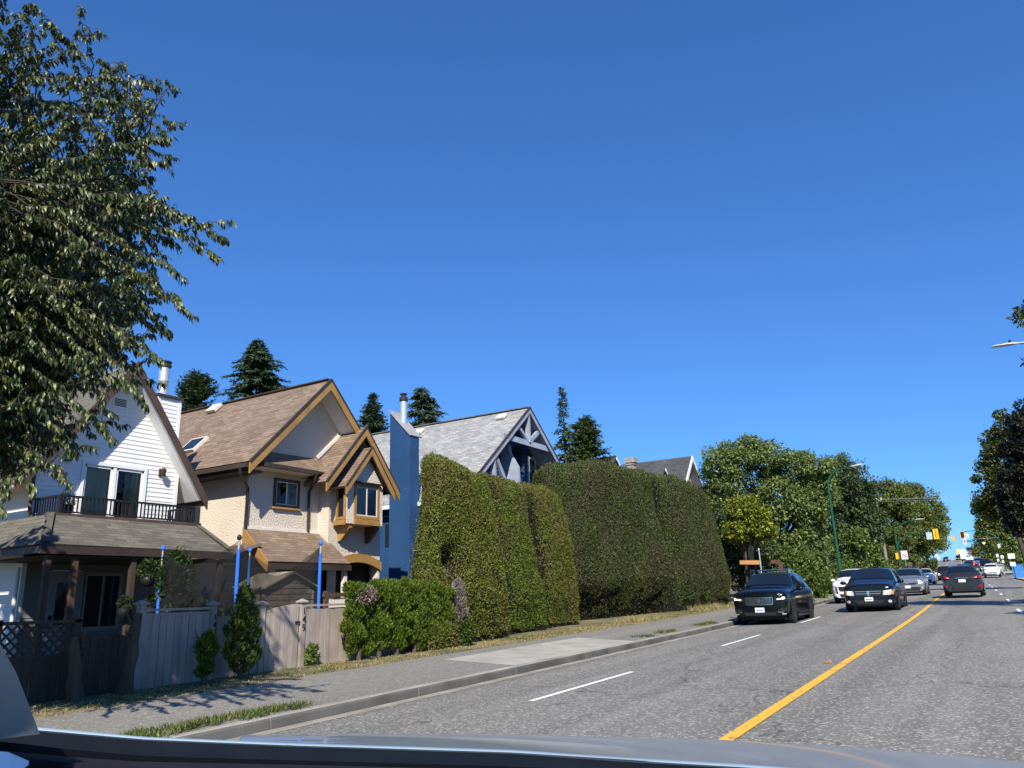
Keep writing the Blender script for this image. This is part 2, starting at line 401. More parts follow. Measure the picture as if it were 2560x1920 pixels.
# ------------------------------------------------------------------ houses
m_white = M_plain('white_vinyl', (.80, .80, .79), .55, .05, .8)
m_cream = M_plain('cream_trim', (.70, .66, .58), .6, .06, 1)
m_stucco = M_plain('tan_stucco', (.64, .565, .47), .95, .09, .6, 1.0, 17, bdist=.035)
m_bark_trim = M_wood('brown_trim', (.07, .042, .03), (.11, .066, .045), (3, 3, 3), .6, .1)
m_ochre = M_wood('ochre_trim', (.30, .165, .05), (.42, .24, .075), (2, 2, 2), .6, .1)
m_umber = M_plain('umber_gutter', (.055, .04, .034), .45, .2, 2)
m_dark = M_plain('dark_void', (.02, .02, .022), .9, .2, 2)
m_shadegrey = M_plain('porch_shade_grey', (.30, .31, .31), .6, .1)  # lower door and window frames, greyed to carry the porch shade
m_glass = M_glass('window_glass')
m_steel = M_plain('galvanised_flue', (.62, .64, .66), .35, .08, 4, metallic=.6)
m_sheet = M_plain('stained_cap_metal', (.30, .30, .31), .7, .25, 1.8)
m_soot = M_plain('sooty_cap', (.03, .03, .03), .7, .3, 5)
m_sh_brown = M_shingle('brown_shingles', (.16, .104, .068), (.23, .158, .108), (.30, .218, .152))
m_sh_grey = M_shingle('grey_shingles', (.24, .24, .23), (.34, .34, .325), (.46, .455, .435), .33, .16)
m_sh_olive = M_shingle('olive_shingles', (.085, .076, .06), (.13, .118, .092), (.185, .168, .13))
m_sh_char = M_shingle('charcoal_shingles', (.05, .05, .053), (.075, .075, .08), (.11, .11, .115))
m_blue = M_plain('blue_stucco', (.021, .066, .165), .9, .16, .7, .8, 20, bdist=.03)
m_navy = M_plain('navy_siding', (.05, .075, .135), .75, .15, 1)
m_beam = M_wood('weathered_blue_grey_timber', (.25, .29, .38), (.40, .45, .55), (2.5, 2.5, 2.5), .85, .25)
m_blind = M_plain('blind_slats', (.62, .63, .62), .6, .05)
m_curtain = M_plain('curtain_cloth', (.50, .44, .30), .9, .12, 2)
m_black = M_plain('black_metal', (.018, .018, .02), .4, .2, 4)
m_weather = M_wood('weathered_grey_cedar', (.25, .205, .17), (.45, .385, .335), (9, 9, 1.0), .9, .5)
m_darkwood = M_wood('dark_stained_wood', (.035, .024, .018), (.07, .047, .034), (9, 9, 1.0), .85, .4)
m_redwood = M_wood('red_brown_post', (.07, .035, .022), (.13, .065, .038), (6, 6, 1.0), .8, .3)
def clip_interval(poly, z):
    ys_ = []
    for i in range(len(poly)):
        (a, za), (c, zc) = poly[i], poly[(i+1) % len(poly)]
        if (za-z)*(zc-z) <= 0 and za != zc: ys_.append(a+(c-a)*(z-za)/(zc-za))
    return (min(ys_), max(ys_)) if len(ys_) >= 2 else None
def siding(b, poly, P, n, holes=(), pitch=.125, lip=.016, m=0):
    """overlapping boards over a convex wall polygon of (u, z); P(u, z) -> point on the wall, n = outward normal; holes = (u0, u1, z0, z1)"""
    n = np.array(n, float); z0 = min(p[1] for p in poly); z1 = max(p[1] for p in poly); z = z0
    while z < z1-.005:
        zb, zt = z, min(z+pitch, z1)
        ia, ib = clip_interval(poly, zb+1e-4), clip_interval(poly, zt-1e-4)
        if ia and ib:
            segs = [(ia[0], ia[1], ib[0], ib[1])]
            for h in holes:
                if zt > h[2]+.02 and zb < h[3]-.02:
                    ns = []
                    for a, c, a2, c2 in segs:
                        if a < h[0]: ns.append((a, min(c, h[0]), a2, min(c2, h[0])))
                        if c > h[1]: ns.append((max(a, h[1]), c, max(a2, h[1]), c2))
                        
                    segs = ns
            for a, c, a2, c2 in segs:
                if c-a < .01 and c2-a2 < .01: continue
                A, B_, C, D_ = (np.array(P(a, zb))+n*lip, np.array(P(c, zb))+n*lip, np.array(P(c2, zt))+n*.002, np.array(P(a2, zt))+n*.002)
                b.face([A, B_, C, D_], m); b.face([np.array(P(a, zb)), np.array(P(c, zb)), B_, A], m)
        z += pitch
def frame(b, P, n, u0, u1, z0, z1, w, d, m=0):
    """four boards round an opening, standing d proud of the wall"""
    n = np.array(n, float)
    for a, c, e, f in ((u0-w, u1+w, z1, z1+w), (u0-w, u1+w, z0-w, z0), (u0-w, u0, z0, z1), (u1, u1+w, z0, z1)):
        q = [np.array(P(a, e)), np.array(P(c, e)), np.array(P(c, f)), np.array(P(a, f))]
        b.prism(q, n*d, m)
def pane(b, P, n, u0, u1, z0, z1, d, m=0):
    n = np.array(n, float); b.face([np.array(P(u0, z0))+n*d, np.array(P(u1, z0))+n*d, np.array(P(u1, z1))+n*d, np.array(P(u0, z1))+n*d], m)
XP, XM = np.array([1., 0, 0]), np.array([-1., 0, 0]); YM, YPn = np.array([0, -1., 0]), np.array([0, 1., 0])

# ---------------------------------------------------------------- white house
def white_house():
    X0, XB = -20.0, -31.0; YL, YR, YC = 10.23, 14.25, 12.3; ZE, ZA = 5.35, 8.05; GZ = .3
    r = thing('white_house', (-20, 12.2, GZ), 'white clapboard house with a steep gable, balcony railing and olive porch roof', 'house')
    P = lambda u, z: (X0, u, z)
    b = MB()
    slope = (ZA-ZE)/(YR-YC)
    gable = [(YL, .3), (YR, .3), (YR, ZE), (YC, ZA), (YL, ZE)]
    door = (11.45, 13.15, 3.75, 5.3)
    fd = (10.32+.62, 11.72, .5, 2.45); fw = (11.85, 12.75, 1.15, 2.42)
    up_ = [(YL, 3.0), (YR, 3.0), (YR, ZE), (YC, ZA), (YL, ZE)]; siding(b, up_, P, XP, (door,)); lw = MB(); siding(lw, [(YL, .3), (YR, .3), (YR, 3.0), (YL, 3.0)], P, XP, (fd, fw)); lw.build('lower_wall', [M_plain('porch_shade_siding', (.2, .205, .2), .7, .08, 1)], r)  # lower siding greyed: the porch's deep shade is put into its colour
    side = [(X0, .3), (XB, .3), (XB, ZE-.1), (X0, ZE-.1)]
    siding(b, side, lambda u, z: (u, YL, z), YM)
    siding(b, side, lambda u, z: (u, YR, z), YPn)
    for q in ((YL-.018, YL+.09), (YR-.09, YR+.018)): b.box((X0-.02, q[0], .3), (X0+.022, q[1], ZE), 0)
    for u in (YL-.022, YR+.0): b.box((X0-.09, u, .3), (X0-.02, u+.022, ZE-.1), 0)
    b.build('wall', [m_white], r)
    # main roof
    b = MB(); XF, XR = X0+.55, XB
    ov = .62
    for s, Yw in ((-1, YL), (1, YR)):
        ye = Yw+s*ov; ze = ZE-ov*slope+.16; zt = ZA+.16
        q = [(XF, ye, ze), (XR, ye, ze), (XR, YC, zt), (XF, YC, zt)]
        b.slab(q, .12, 0, 1)
    b.build('roof', [m_sh_olive, m_white], r)
    b = MB()
    for s, Yw in ((-1, YL), (1, YR)):
        ye = Yw+s*(ov+.03); ze = ZE-(ov+.03)*slope+.18
        A = np.array((XF+.004, ye, ze)); B_ = np.array((XF+.004, YC, ZA+.2))
        b.prism([A, B_, B_-np.array((0, 0, .33)), A-np.array((0, 0, .33))], (.045, 0, 0), 0)
        b.prism([(XF, ye, ze), (XF, ye+s*.03, ze-.01), (XF, ye+s*.03, ze-.2), (XF, ye, ze-.2)], (XR-XF, 0, 0), 0)
    b.build('fascia', [m_bark_trim], r)
    # gable vent, lamps
    b = MB(); frame(b, P, XP, 12.06, 12.40, 7.0, 7.22, .05, .03, 0)
    for k in range(5): b.beam((X0+.02, 12.06, 7.02+k*.045), (X0+.02, 12.40, 7.02+k*.045), .03, .012, 1)
    pane(b, P, XP, 12.06, 12.40, 7.0, 7.22, .004, 1); b.build('gable_vent', [m_white, m_umber], r)
    for yy, zz in ((10.95, 5.42), (13.66, 5.33)):
        b = MB(); b.box((X0+.01, yy-.05, zz-.12), (X0+.05, yy+.05, zz+.1)); b.beam((X0+.04, yy, zz+.05), (X0+.16, yy, zz+.07), .03, .03)
        b.lathe((X0+.16, yy, zz-.13), [(.045, 0), (.07, .04), (.075, .16), (.09, .19), (.03, .24)], 10); b.build('wall_lamp', [m_umber if yy > 12 else m_black], r)
    # sliding balcony door
    b = MB(); frame(b, P, XP, door[0], door[1], door[2], door[3], .09, .05)
    ym = 12.29
    b.box((X0-.02, ym-.045, door[2]), (X0+.035, ym+.045, door[3]))
    for a, c in ((door[0], ym-.045), (ym+.045, door[1])):
        for q in ((a, a+.06), (c-.06, c)): b.box((X0-.02, q[0], door[2]), (X0+.015, q[1], door[3]))
        b.box((X0-.02, a, door[3]-.07), (X0+.015, c, door[3])); b.box((X0-.02, a, door[2]), (X0+.015, c, door[2]+.08))
    d = b.build('sliding_door', [m_white], r)
    b = MB(); pane(b, P, XP, door[0], door[1], door[2], door[3], -.012); b.build('pane', [M_tinted('clear_pane')], d)
    b = MB(); G = []
    for z in (door[2]+.03, door[3]-.03): G.append([(X0-.10+.035*sin(k*1.9)+.015*sin(k*.7), 11.5+k*.035, z) for k in range(21)])
    b.grid(G); G = []
    for z in (door[2]+.03, door[3]-.03): G.append([(X0-.10+.03*sin(k*2.1), 12.88+k*.03, z) for k in range(9)])
    b.grid(G); b.build('curtain', [m_curtain], d)
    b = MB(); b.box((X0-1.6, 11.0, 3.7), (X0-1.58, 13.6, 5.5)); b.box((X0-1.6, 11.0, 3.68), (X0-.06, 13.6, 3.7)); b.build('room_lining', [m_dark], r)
    # balcony railing (on the porch roof deck)
    XD = -18.8; zt, zb = 4.24, 3.80
    b = MB(); ya, yb = 10.28, 13.97
    runs = [((XD, ya), (XD, yb)), ((XD, ya), (X0+.1, ya)), ((XD, yb), (X0+.1, yb))]
    for (x0, y0), (x1, y1) in runs:
        b.beam((x0, y0, zt), (x1, y1, zt), .06, .05); b.beam((x0, y0, zb+.06), (x1, y1, zb+.06), .04, .035)
        L = math.hypot(x1-x0, y1-y0); n = int(L/.105)
        for k in range(n+1):
            x, y = x0+(x1-x0)*k/n, y0+(y1-y0)*k/n; b.box((x-.014, y-.014, zb+.06), (x+.014, y+.014, zt-.02))
    for x, y in ((XD, ya), (XD, yb), (XD, (ya+yb)/2)): b.box((x-.04, y-.04, zb-.05), (x+.04, y+.04, zt+.02))
    b.build('balcony_railing', [m_black], r)
    b = MB(); b.lathe((XD-.18, 10.55, 3.76), [(.09, 0), (.13, .12), (.14, .3), (.12, .3)], 10); V, F = leaf_cloud((XD-.18, 10.55, 4.18), (.17, .17, .16), 260, .07, .035)
    o = b.build('plant_pot', [m_black], r); np_mesh('pot_plant', V, F, m_lf_dark, o)
    # porch: hipped skirt roof, deck, posts
    b = MB(); XE, zE, zT = -17.4, 2.98, 3.78
    A = (XE, 9.28, zE); B_ = (XE, 14.22, zE-.04); C = (XD+.05, 14.13, zT-.04); D_ = (XD+.05, 10.08, zT)
    b.slab([A, B_, C, D_], .1, 0, 1)
    b.polyroof([A, D_, (-24, 10.12, zT), (-24, 9.28, zE)], .1, 0, 1, (1, 0, 0))
    b.box((X0+.02, 10.06, zT-.16), (XD+.03, 14.12, zT-.06), 1)
    b.build('porch_roof', [m_sh_olive, m_umber], r)
    b = MB(); b.beam((A[0]+.01, A[1], zE+.03), (D_[0], D_[1]-.02, zT+.03), .17, .03); b.build('hip_cap', [m_sh_olive], r)
    b = MB(); b.beam((B_[0], B_[1], zE+.02), (C[0], C[1], zT-.02), .17, .03); b.build('hip_cap', [m_sh_olive], r)
    b = MB(); b.box((XD-.1, 10.0, zT-.06), (XD+.09, 14.2, zT+.035)); b.build('deck_edge', [m_bark_trim], r)
    b = MB(); b.box((XE-.02, 9.2, zE-.22), (XE+.05, 14.25, zE-.05)); b.box((-24, 9.2, zE-.2), (XE-.02, 9.28, zE-.06)); b.build('porch_fascia', [m_umber], r)
    b = MB(); b.box((X0, 9.3, .3), (XE+.05, 14.2, .5)); b.build('porch_floor', [m_darkwood], r)
    b = MB(); b.box((X0+.03, 9.4, zE-.28), (XE-.05, 14.1, zE-.24)); b.build('porch_ceiling', [m_darkwood], r)
    for x, y in ((XE-.1, 9.45), (XE-.1, 10.05), (XE-.1, 11.45), (XE-.1, 13.95)):
        b = MB(); b.box((x-.06, y-.06, .5), (x+.06, y+.06, zE-.24)); b.box((x-.075, y-.075, 1.55), (x+.075, y+.075, 1.62)); b.build('porch_post', [m_redwood if y < 11 else m_darkwood], r)
    b = MB(); y0, y1 = 11.5, 13.9
    b.box((XE-.16, y0, 1.28), (XE-.04, y1, 1.36)); b.box((XE-.13, y0, .62), (XE-.07, y1, .68))
    for k in range(13): y = y0+.1+k*(y1-y0-.2)/12; b.box((XE-.12, y-.02, .68), (XE-.08, y+.02, 1.28))
    b.build('porch_railing', [m_darkwood], r)
    b = MB(); b.box((X0-.03, fd[0], fd[2]), (X0+.012, fd[1], fd[3])); b.box((X0+.012, fd[0]+.12, 1.2), (X0+.02, fd[1]-.12, 2.3)); frame(b, P, XP, *fd, .08, .04); o = b.build('front_door', [m_shadegrey], r)
    b = MB(); pane(b, P, XP, fd[0]+.16, fd[1]-.16, 1.24, 2.26, .024); b.build('pane', [m_glass], o)
    b = MB(); b.box((X0+.02, fd[0]+.03, 1.28), (X0+.06, fd[0]+.1, 1.46)); b.lathe((X0+.06, fd[0]+.065, 1.18), [(.03, -.03), (.035, 0), (.03, .03)], 8); b.build('door_lock', [m_black], o)
    b = MB(); frame(b, P, XP, *fw, .08, .04); b.box((X0-.02, 12.28, fw[2]), (X0+.02, 12.32, fw[3])); o = b.build('window', [m_shadegrey], r)
    b = MB(); pane(b, P, XP, *fw, -.005); b.build('pane', [m_glass], o)
    b = MB(); pts = [(XE+.08-2.5, 10.0+.15, 5.2), (X0+.1, 10.1, 5.0), (X0+.1, 10.1, 3.85), (X0+.7, 9.95, 3.6)]
    b.tube([(X0+.08, YL-.06, ZE-.2), (X0+.08, YL-.06, 4.0), (X0+.3, YL-.1, 3.72)], .045, 8); b.build('downspout', [m_redwood], r)
    b = MB(); b.tube([(X0+.06, YL-.12, 2.6), (X0+.06, YL-.12, .4)], .05, 8); b.build('downspout', [m_white], r)
    # chimney chase behind the ridge
    b = MB(); cx0, cx1, cy0, cy1, z1 = -21.75, -20.95, 14.05, 14.78, 7.85
    for Pn, nn, a, c in ((lambda u, z: (cx1, u, z), XP, cy0, cy1), (lambda u, z: (u, cy0, z), YM, cx0, cx1), (lambda u, z: (u, cy1, z), YPn, cx0, cx1)):
        siding(b, [(a, 4.5), (c, 4.5), (c, z1), (a, z1)], Pn, nn)
    for x, y in ((cx1, cy0), (cx1, cy1), (cx0, cy0)): b.box((x-.05, y-.05, 4.5), (x+.022, y+.05, z1))
    o = b.build('chimney', [m_white], r)
    b = MB(); b.box((cx0-.08, cy0-.08, z1), (cx1+.08, cy1+.08, z1+.07)); b.build('chimney_cap', [m_umber], o)
    b = MB(); c = ((cx0+cx1)/2, (cy0+cy1)/2, z1+.07); b.lathe(c, [(.2, 0), (.2, .06), (.155, .07), (.155, .52), (.165, .53), (.165, .56), (.155, .57), (.155, .98)], 20); b.build('flue', [m_steel], o)
    b = MB(); b.lathe((c[0], c[1], c[2]+.98), [(.165, 0), (.2, .04), (.2, .09), (.18, .10), (.18, .17), (.2, .18), (.2, .21), (.06, .24)], 20); b.build('flue_cap', [m_soot], o)
    return r
def M_tinted(name):
    m, t, b = new_mat(name)
    g = N(t, 'ShaderNodeBsdfGlossy', i_Roughness=.02); tr = t.nodes.new('ShaderNodeBsdfTransparent'); tr.inputs[0].default_value = (.78, .82, .8, 1)
    fr = N(t, 'ShaderNodeFresnel', i_IOR=1.5); mx = t.nodes.new('ShaderNodeMixShader')
    t.links.new(fr.outputs[0], mx.inputs[0]); t.links.new(tr.outputs[0], mx.inputs[1]); t.links.new(g.outputs[0], mx.inputs[2])
    t.links.new(mx.outputs[0], t.nodes['Material Output'].inputs[0]); return m
def leaf_cloud(c, rad, n, L, Wd, up=.3, shell=.5):
    u = unit(RNG.normal(size=(n, 3))); rr = RNG.uniform(shell, 1, (n, 1))**.6
    C = np.array(c)+u*rr*np.array(rad); A = unit(u+RNG.normal(size=(n, 3))*.6+np.array([0, 0, up]))
    return leaf_arrays(C, A, unit(u+RNG.normal(size=(n, 3))*.7+np.array([0, 0, .4])), L*RNG.uniform(.7, 1.3, n), Wd*RNG.uniform(.7, 1.3, n))
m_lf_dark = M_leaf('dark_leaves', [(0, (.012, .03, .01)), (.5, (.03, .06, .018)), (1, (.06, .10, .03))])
white_house()

# ---------------------------------------------------------------- tan house
def window_unit(r, P, n, u0, u1, z0, z1, w, d, mfr, name='window', blind=True, split=True):
    b = MB(); frame(b, P, n, u0, u1, z0, z1, w, d); o = b.build(name, [mfr], r)
    nv = np.array(n)
    b = MB(); um = (u0+u1)/2; iw = .035
    frame(b, P, n, u0+iw, u1-iw, z0+iw, z1-iw, iw, d*.55)
    if split: b.prism([np.array(P(um-.025, z0)), np.array(P(um+.025, z0)), np.array(P(um+.025, z1)), np.array(P(um-.025, z1))], nv*d*.5)
    b.build('sash', [m_cream], o)
    b = MB(); pane(b, P, n, u0, u1, z0, z1, .012); b.build('pane', [M_PANE], o)
    if blind:
        b = MB(); z = z0+.03; a = um+.02 if blind == 'half' else u0+.03
        while z < z1-.02:
            q = [np.array(P(a, z))-nv*.045, np.array(P(u1-.03, z))-nv*.045, np.array(P(u1-.03, z+.03))-nv*.02, np.array(P(a, z+.03))-nv*.02]
            b.face(q); z += .042
        b.build('blind', [m_blind], o)
    return o
M_PANE = M_tinted('blind_pane')
def tan_house():
    X0, XB = -20.0, -32.0; YL, YC = 16.82, 19.53; GZ = .4; YRm = 2*YC-YL
    r = thing('tan_house', (-20, 19.7, GZ), 'tan stucco house with brown shingle gables, ochre barge boards and a bay window', 'house')
    P = lambda u, z: (X0, u, z)
    SL = 1.005; ZA = 9.3; XF = -19.2; ze = lambda y: ZA-abs(y-YC)*SL
    # walls: main block as separate faces with a hole for the window
    def wallpoly(b, poly, P, hole=None, m=0):
        if hole is None: b.face([P(*q) for q in poly], m); return
        u0, u1, z0, z1 = hole; U0 = min(p[0] for p in poly); U1 = max(p[0] for p in poly); Z0 = min(p[1] for p in poly); Z1 = max(p[1] for p in poly)
        for a, c, e, f in ((U0, U1, Z0, z0), (U0, U1, z1, Z1), (U0, u0, z0, z1), (u1, U1, z0, z1)): b.face([P(a, e), P(c, e), P(c, f), P(a, f)], m)
    win = (17.98, 18.93, 4.78, 5.56)
    b = MB(); zc = ze(YL)-.2
    wallpoly(b, [(YL, .3), (YRm, .3), (YRm, zc), (YL, zc)], P, win)
    b.face([P(YL, zc), P(YRm, zc), P(YC, ZA-.2)])
    b.face([(XB, YL, .3), (X0, YL, .3), (X0, YL, zc), (XB, YL, zc)]); b.face([(X0, YRm, .3), (XB, YRm, .3), (XB, YRm, zc), (X0, YRm, zc)])
    # wing
    WX = -19.5; W0, W1, WC = 19.98, 22.71, 21.12; wzA = 7.55; wz = lambda y: wzA-abs(y-WC)*1.15
    b.face([(WX, W0, 3.05), (WX, W1, 3.05), (WX, W1, wz(W1)), (WX, WC, wzA), (WX, W0, wz(W0))]); b.face([(X0, W0, .3), (WX, W0, .3), (WX, W0, wz(W0)), (X0, W0, wz(W0))])
    b.face([(WX, W1, .3), (X0-3, W1, .3), (X0-3, W1, wz(W1)), (WX, W1, wz(W1))])
    b.build('wall', [m_stucco], r)
    # recess reveal of the window
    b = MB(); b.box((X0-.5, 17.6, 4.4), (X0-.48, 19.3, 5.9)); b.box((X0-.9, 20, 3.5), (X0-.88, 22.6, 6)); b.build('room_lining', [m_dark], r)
    window_unit(r, P, XP, *win, .1, .05, m_bark_trim, blind='half')
    b = MB(); b.box((X0, win[0]-.14, win[2]-.15), (X0+.1, win[1]+.14, win[2]-.09)); b.build('window_sill', [m_ochre], r)
    # main roof
    b = MB(); ov = .66; yl, yr = YL-ov, YRm+ov
    b.slab([(XF, yl, ze(yl)), (XB-.5, yl, ze(yl)), (XB-.5, YC, ZA), (XF, YC, ZA)], .14, 0, 1)
    b.slab([(XF, yr, ze(yr)), (XB-.5, yr, ze(yr)), (XB-.5, YC, ZA), (XF, YC, ZA)], .14, 0, 1)
    b.build('roof', [m_sh_brown, m_white], r)
    b = MB(); b.beam((XF, YC, ZA+.02), (XB-.5, YC, ZA+.02), .26, .03); b.build('ridge_cap', [m_sh_brown], r)
    def barge(name, pts, x, h, t, mat, drop=.0):
        for (ya, za), (yb, zb) in pts:
            b = MB(); b.prism([(x, ya, za), (x, yb, zb), (x, yb, zb-h), (x, ya, za-h)], (t, 0, 0), 0); b.build(name, [mat], r)
    barge('barge_board', [((yl-.02, ze(yl)-.03), (YC, ZA-.01)), ((yr+.02, ze(yr)-.03), (YC, ZA-.01))], XF+.003, .37, .06, m_ochre)
    barge('drip_edge', [((yl-.03, ze(yl)+.02), (YC, ZA+.04)), ((yr+.03, ze(yr)+.02), (YC, ZA+.04))], XF+.01, .075, .085, m_umber)
    # gutter + downspouts
    b = MB(); b.box((XB, yl-.1, ze(yl)-.2), (XF-.02, yl+.02, ze(yl)-.06)); b.box((XB, yl+.03, ze(yl)-.3), (XF-.1, YL, ze(yl)-.24)); b.build('gutter', [m_umber], r)
    b = MB(); b.tube([(XF-.35, yl-.04, ze(yl)-.2), (XF-.38, yl-.02, ze(yl)-.36), (X0+.1, YL-.07, ze(yl)-.75), (X0+.06, YL-.07, 3.2)], .05, 8); b.build('downspout', [m_umber], r)
    # skirt roof between the eave and the wing
    b = MB(); z0, z1 = 5.95, 6.5
    b.slab([(X0+.72, YL-.05, z0), (X0+.72, WC-1.35, z0), (X0-.0, WC-.95, z1+.05), (X0-.0, YL+.5, z1)], .08, 0, 1)
    b.polyroof([(X0+.72, YL-.05, z0), (X0, YL+.5, z1), (X0, YL-.05, z0+.02)], .06, 0, 1)
    b.build('skirt_roof', [m_sh_brown, m_umber], r)
    b = MB(); b.box((X0+.7, YL-.05, z0-.14), (X0+.8, W0-.85, z0-.0)); b.tube([(X0+.75, 19.05, z0-.14), (X0+.72, 19.05, z0-.3), (X0+.06, 19.45, z0-.62), (X0+.06, 19.45, 3.95)], .05, 8); b.build('gutter', [m_umber], r)
    b = MB(); b.box((X0, YL-.02, z0-.12), (X0+.7, W0-.8, z0-.09)); b.build('soffit', [m_cream], r)
    # wing roof: gable towards the street, tied into the main roof
    XW = WX+.6; zz = lambda y: 7.78-abs(y-WC)*1.15; a0, a1 = 19.2, 23.04
    b = MB(); b.slab([(XW, a0, zz(a0)), (X0-2.5, a0, zz(a0)), (X0-2.5, WC, 7.78), (XW, WC, 7.78)], .12, 0, 1); b.slab([(XW, a1, zz(a1)), (X0-2.5, a1, zz(a1)), (X0-2.5, WC, 7.78), (XW, WC, 7.78)], .12, 0, 1)
    b.build('wing_roof', [m_sh_brown, m_umber], r)
    barge('barge_board', [((a0-.02, zz(a0)-.02), (WC, 7.77)), ((a1+.02, zz(a1)-.02), (WC, 7.77))], XW+.003, .33, .06, m_ochre)
    barge('drip_edge', [((a0-.03, zz(a0)+.03), (WC, 7.82)), ((a1+.03, zz(a1)+.03), (WC, 7.82))], XW+.01, .065, .08, m_umber)
    b = MB(); b.prism([(X0+.004, W0-.25, 6.62), (X0+.004, 21.2, 7.86), (X0+.004, 21.2, 7.76), (X0+.004, W0-.15, 6.54)], (.05, 0, 0)); b.build('flashing', [m_cream], r)
    # bay
    BX = WX+.6; y0, y1, zb, zt = 20.22, 22.13, 4.22, 5.86; BC = (y0+y1)/2; bA = 6.78
    bw = (20.68, 21.80, 4.52, 5.55); PB = lambda u, z: (BX, u, z)
    b = MB(); wallpoly(b, [(y0, zb), (y1, zb), (y1, zt), (y0, zt)], PB, bw); b.face([PB(y0, zt), PB(y1, zt), PB(BC, bA)])
    for y in (y0, y1):
        h = (WX+.22, BX-.1, 4.45, 5.6)
        Ps = lambda u, z, y=y: (u, y, z); wallpoly(b, [(WX, zb), (BX, zb), (BX, zt), (WX, zt)], Ps, h)
    b.face([(WX, y0, zb), (BX, y0, zb), (BX, y1, zb), (WX, y1, zb)]); o = b.build('bay_window', [m_stucco], r)
    window_unit(o, PB, XP, *bw, .1, .05, m_ochre, blind=True)
    b = MB(); b.box((BX, bw[0]-.16, 5.68), (BX+.14, bw[1]+.16, 5.73)); b.build('drip_hood', [m_umber], o); b = MB(); b.box((BX, bw[0]-.1, zb-.02), (BX+.09, bw[1]+.1, 4.4)); b.build('bay_apron', [m_ochre], o)
    Ps = lambda u, z: (u, y0, z)
    b = MB(); frame(b, Ps, YM, WX+.22, BX-.1, 4.45, 5.6, .09, .05); b.box((WX+.05, y0-.07, zb-.05), (BX-.005, y0-.005, 4.34)); b.build('side_frame', [m_ochre], o)
    b = MB(); pane(b, Ps, YM, WX+.22, BX-.1, 4.45, 5.6, -.03); b.build('pane', [m_glass], o)
    XBR = BX+.26; bz = lambda y: 7.0-abs(y-BC)*1.2
    b = MB(); e0, e1 = y0-.33, y1+.33
    b.slab([(XBR, e0, bz(e0)), (WX-.1, e0, bz(e0)), (WX-.1, BC, 7.0), (XBR, BC, 7.0)], .09, 0, 1); b.slab([(XBR, e1, bz(e1)), (WX-.1, e1, bz(e1)), (WX-.1, BC, 7.0), (XBR, BC, 7.0)], .09, 0, 1)
    b.build('bay_roof', [m_sh_brown, m_umber], o)
    barge('barge_board', [((e0-.02, bz(e0)-.02), (BC, 6.99)), ((e1+.02, bz(e1)-.02), (BC, 6.99))], XBR+.003, .29, .05, m_ochre)
    barge('drip_edge', [((e0-.03, bz(e0)+.03), (BC, 7.04)), ((e1+.03, bz(e1)+.03), (BC, 7.04))], XBR+.01, .055, .065, m_umber)
    for y in (y0+.22, y1-.28):
        b = MB(); b.prism([(WX, y, zb-.01), (BX-.05, y, zb-.01), (BX-.05, y, zb-.14), (WX+.16, y, zb-.55), (WX, y, zb-.6)], (0, .15, 0)); b.build('bay_bracket', [m_ochre if y < 21 else m_bark_trim], r)
    # arch over the entry, recess
    b = MB(); n = 16; A = []; Bq = []
    for k in range(n+1):
        y = 20.42+(22.74-20.42)*k/n; q = (k/n-.45)/.55; zo = 3.24-.28*q*q*(1 if k/n > .45 else 1.3); A.append((WX+.006, y, zo)); Bq.append((WX+.006, y, zo-.3 if 0 < k < n else zo-.32))
    for k in range(n): b.prism([A[k], A[k+1], Bq[k+1], Bq[k]], (.07, 0, 0))
    b.build('entry_arch', [m_ochre], r)
    b = MB(); b.face([(WX-.02, 20.42, .3), (WX-.02, W0, .3), (WX-.02, W0, 3.1), (WX-.02, 20.42, 3.1)])
    b.box((WX-.3, W0, .3), (WX, 20.42, 3.05)); b.build('entry_pier', [m_stucco], r); b = MB(); b.box((WX-.3, 22.6, .3), (WX, W1, 2.95)); b.build('entry_pier', [m_stucco], r)
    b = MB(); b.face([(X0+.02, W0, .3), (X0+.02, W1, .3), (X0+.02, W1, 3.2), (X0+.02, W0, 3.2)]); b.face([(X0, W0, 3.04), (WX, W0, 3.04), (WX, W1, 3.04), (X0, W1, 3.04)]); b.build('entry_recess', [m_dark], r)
    # porch roof (pent) with its end board
    b = MB(); pu, pe = 3.92, 2.82; XE = X0+1.5
    b.slab([(XE, 16.5, pe), (XE, 20.05, pe), (X0+.02, 20.2, pu), (X0+.02, YL-.02, pu)], .1, 0, 1); b.build('porch_roof', [m_sh_brown, m_umber], r)
    b = MB(); b.prism([(XE+.02, 16.46, pe+.02), (X0+.02, YL-.06, pu+.02), (X0+.02, YL-.06, pu-.42), (XE+.02, 16.46, pe-.3)], (0, -.06, 0)); b.build('barge_board', [m_ochre], r)
    b = MB(); b.box((X0, YL-.02, pu-.02), (X0+.06, 20.0, pu+.06)); b.build('flashing', [m_cream], r)
    b = MB(); b.box((XE-.1, 16.5, pe-.24), (XE+.06, 20.05, pe-.06)); b.box((X0+.05, 16.6, pe-.2), (XE-.1, 20, pe-.16)); b.build('porch_fascia', [m_umber], r)
    for y in (16.75, 19.9):
        b = MB(); b.box((XE-.2, y-.07, .4), (XE-.06, y+.07, pe-.2)); b.build('porch_post', [m_cream], r)
    # lean-to on the left wall with the glass block window
    b = MB(); b.slab([(X0+1.0, 14.9, 2.9), (X0-2.5, 14.9, 2.9), (X0-2.5, YL, 3.4), (X0+1.0, YL-.2, 3.4)], .09, 0, 1); b.build('lean_to_roof', [m_sh_brown, m_umber], r)
    gbw = (15.95, 16.5, 2.08, 2.66)
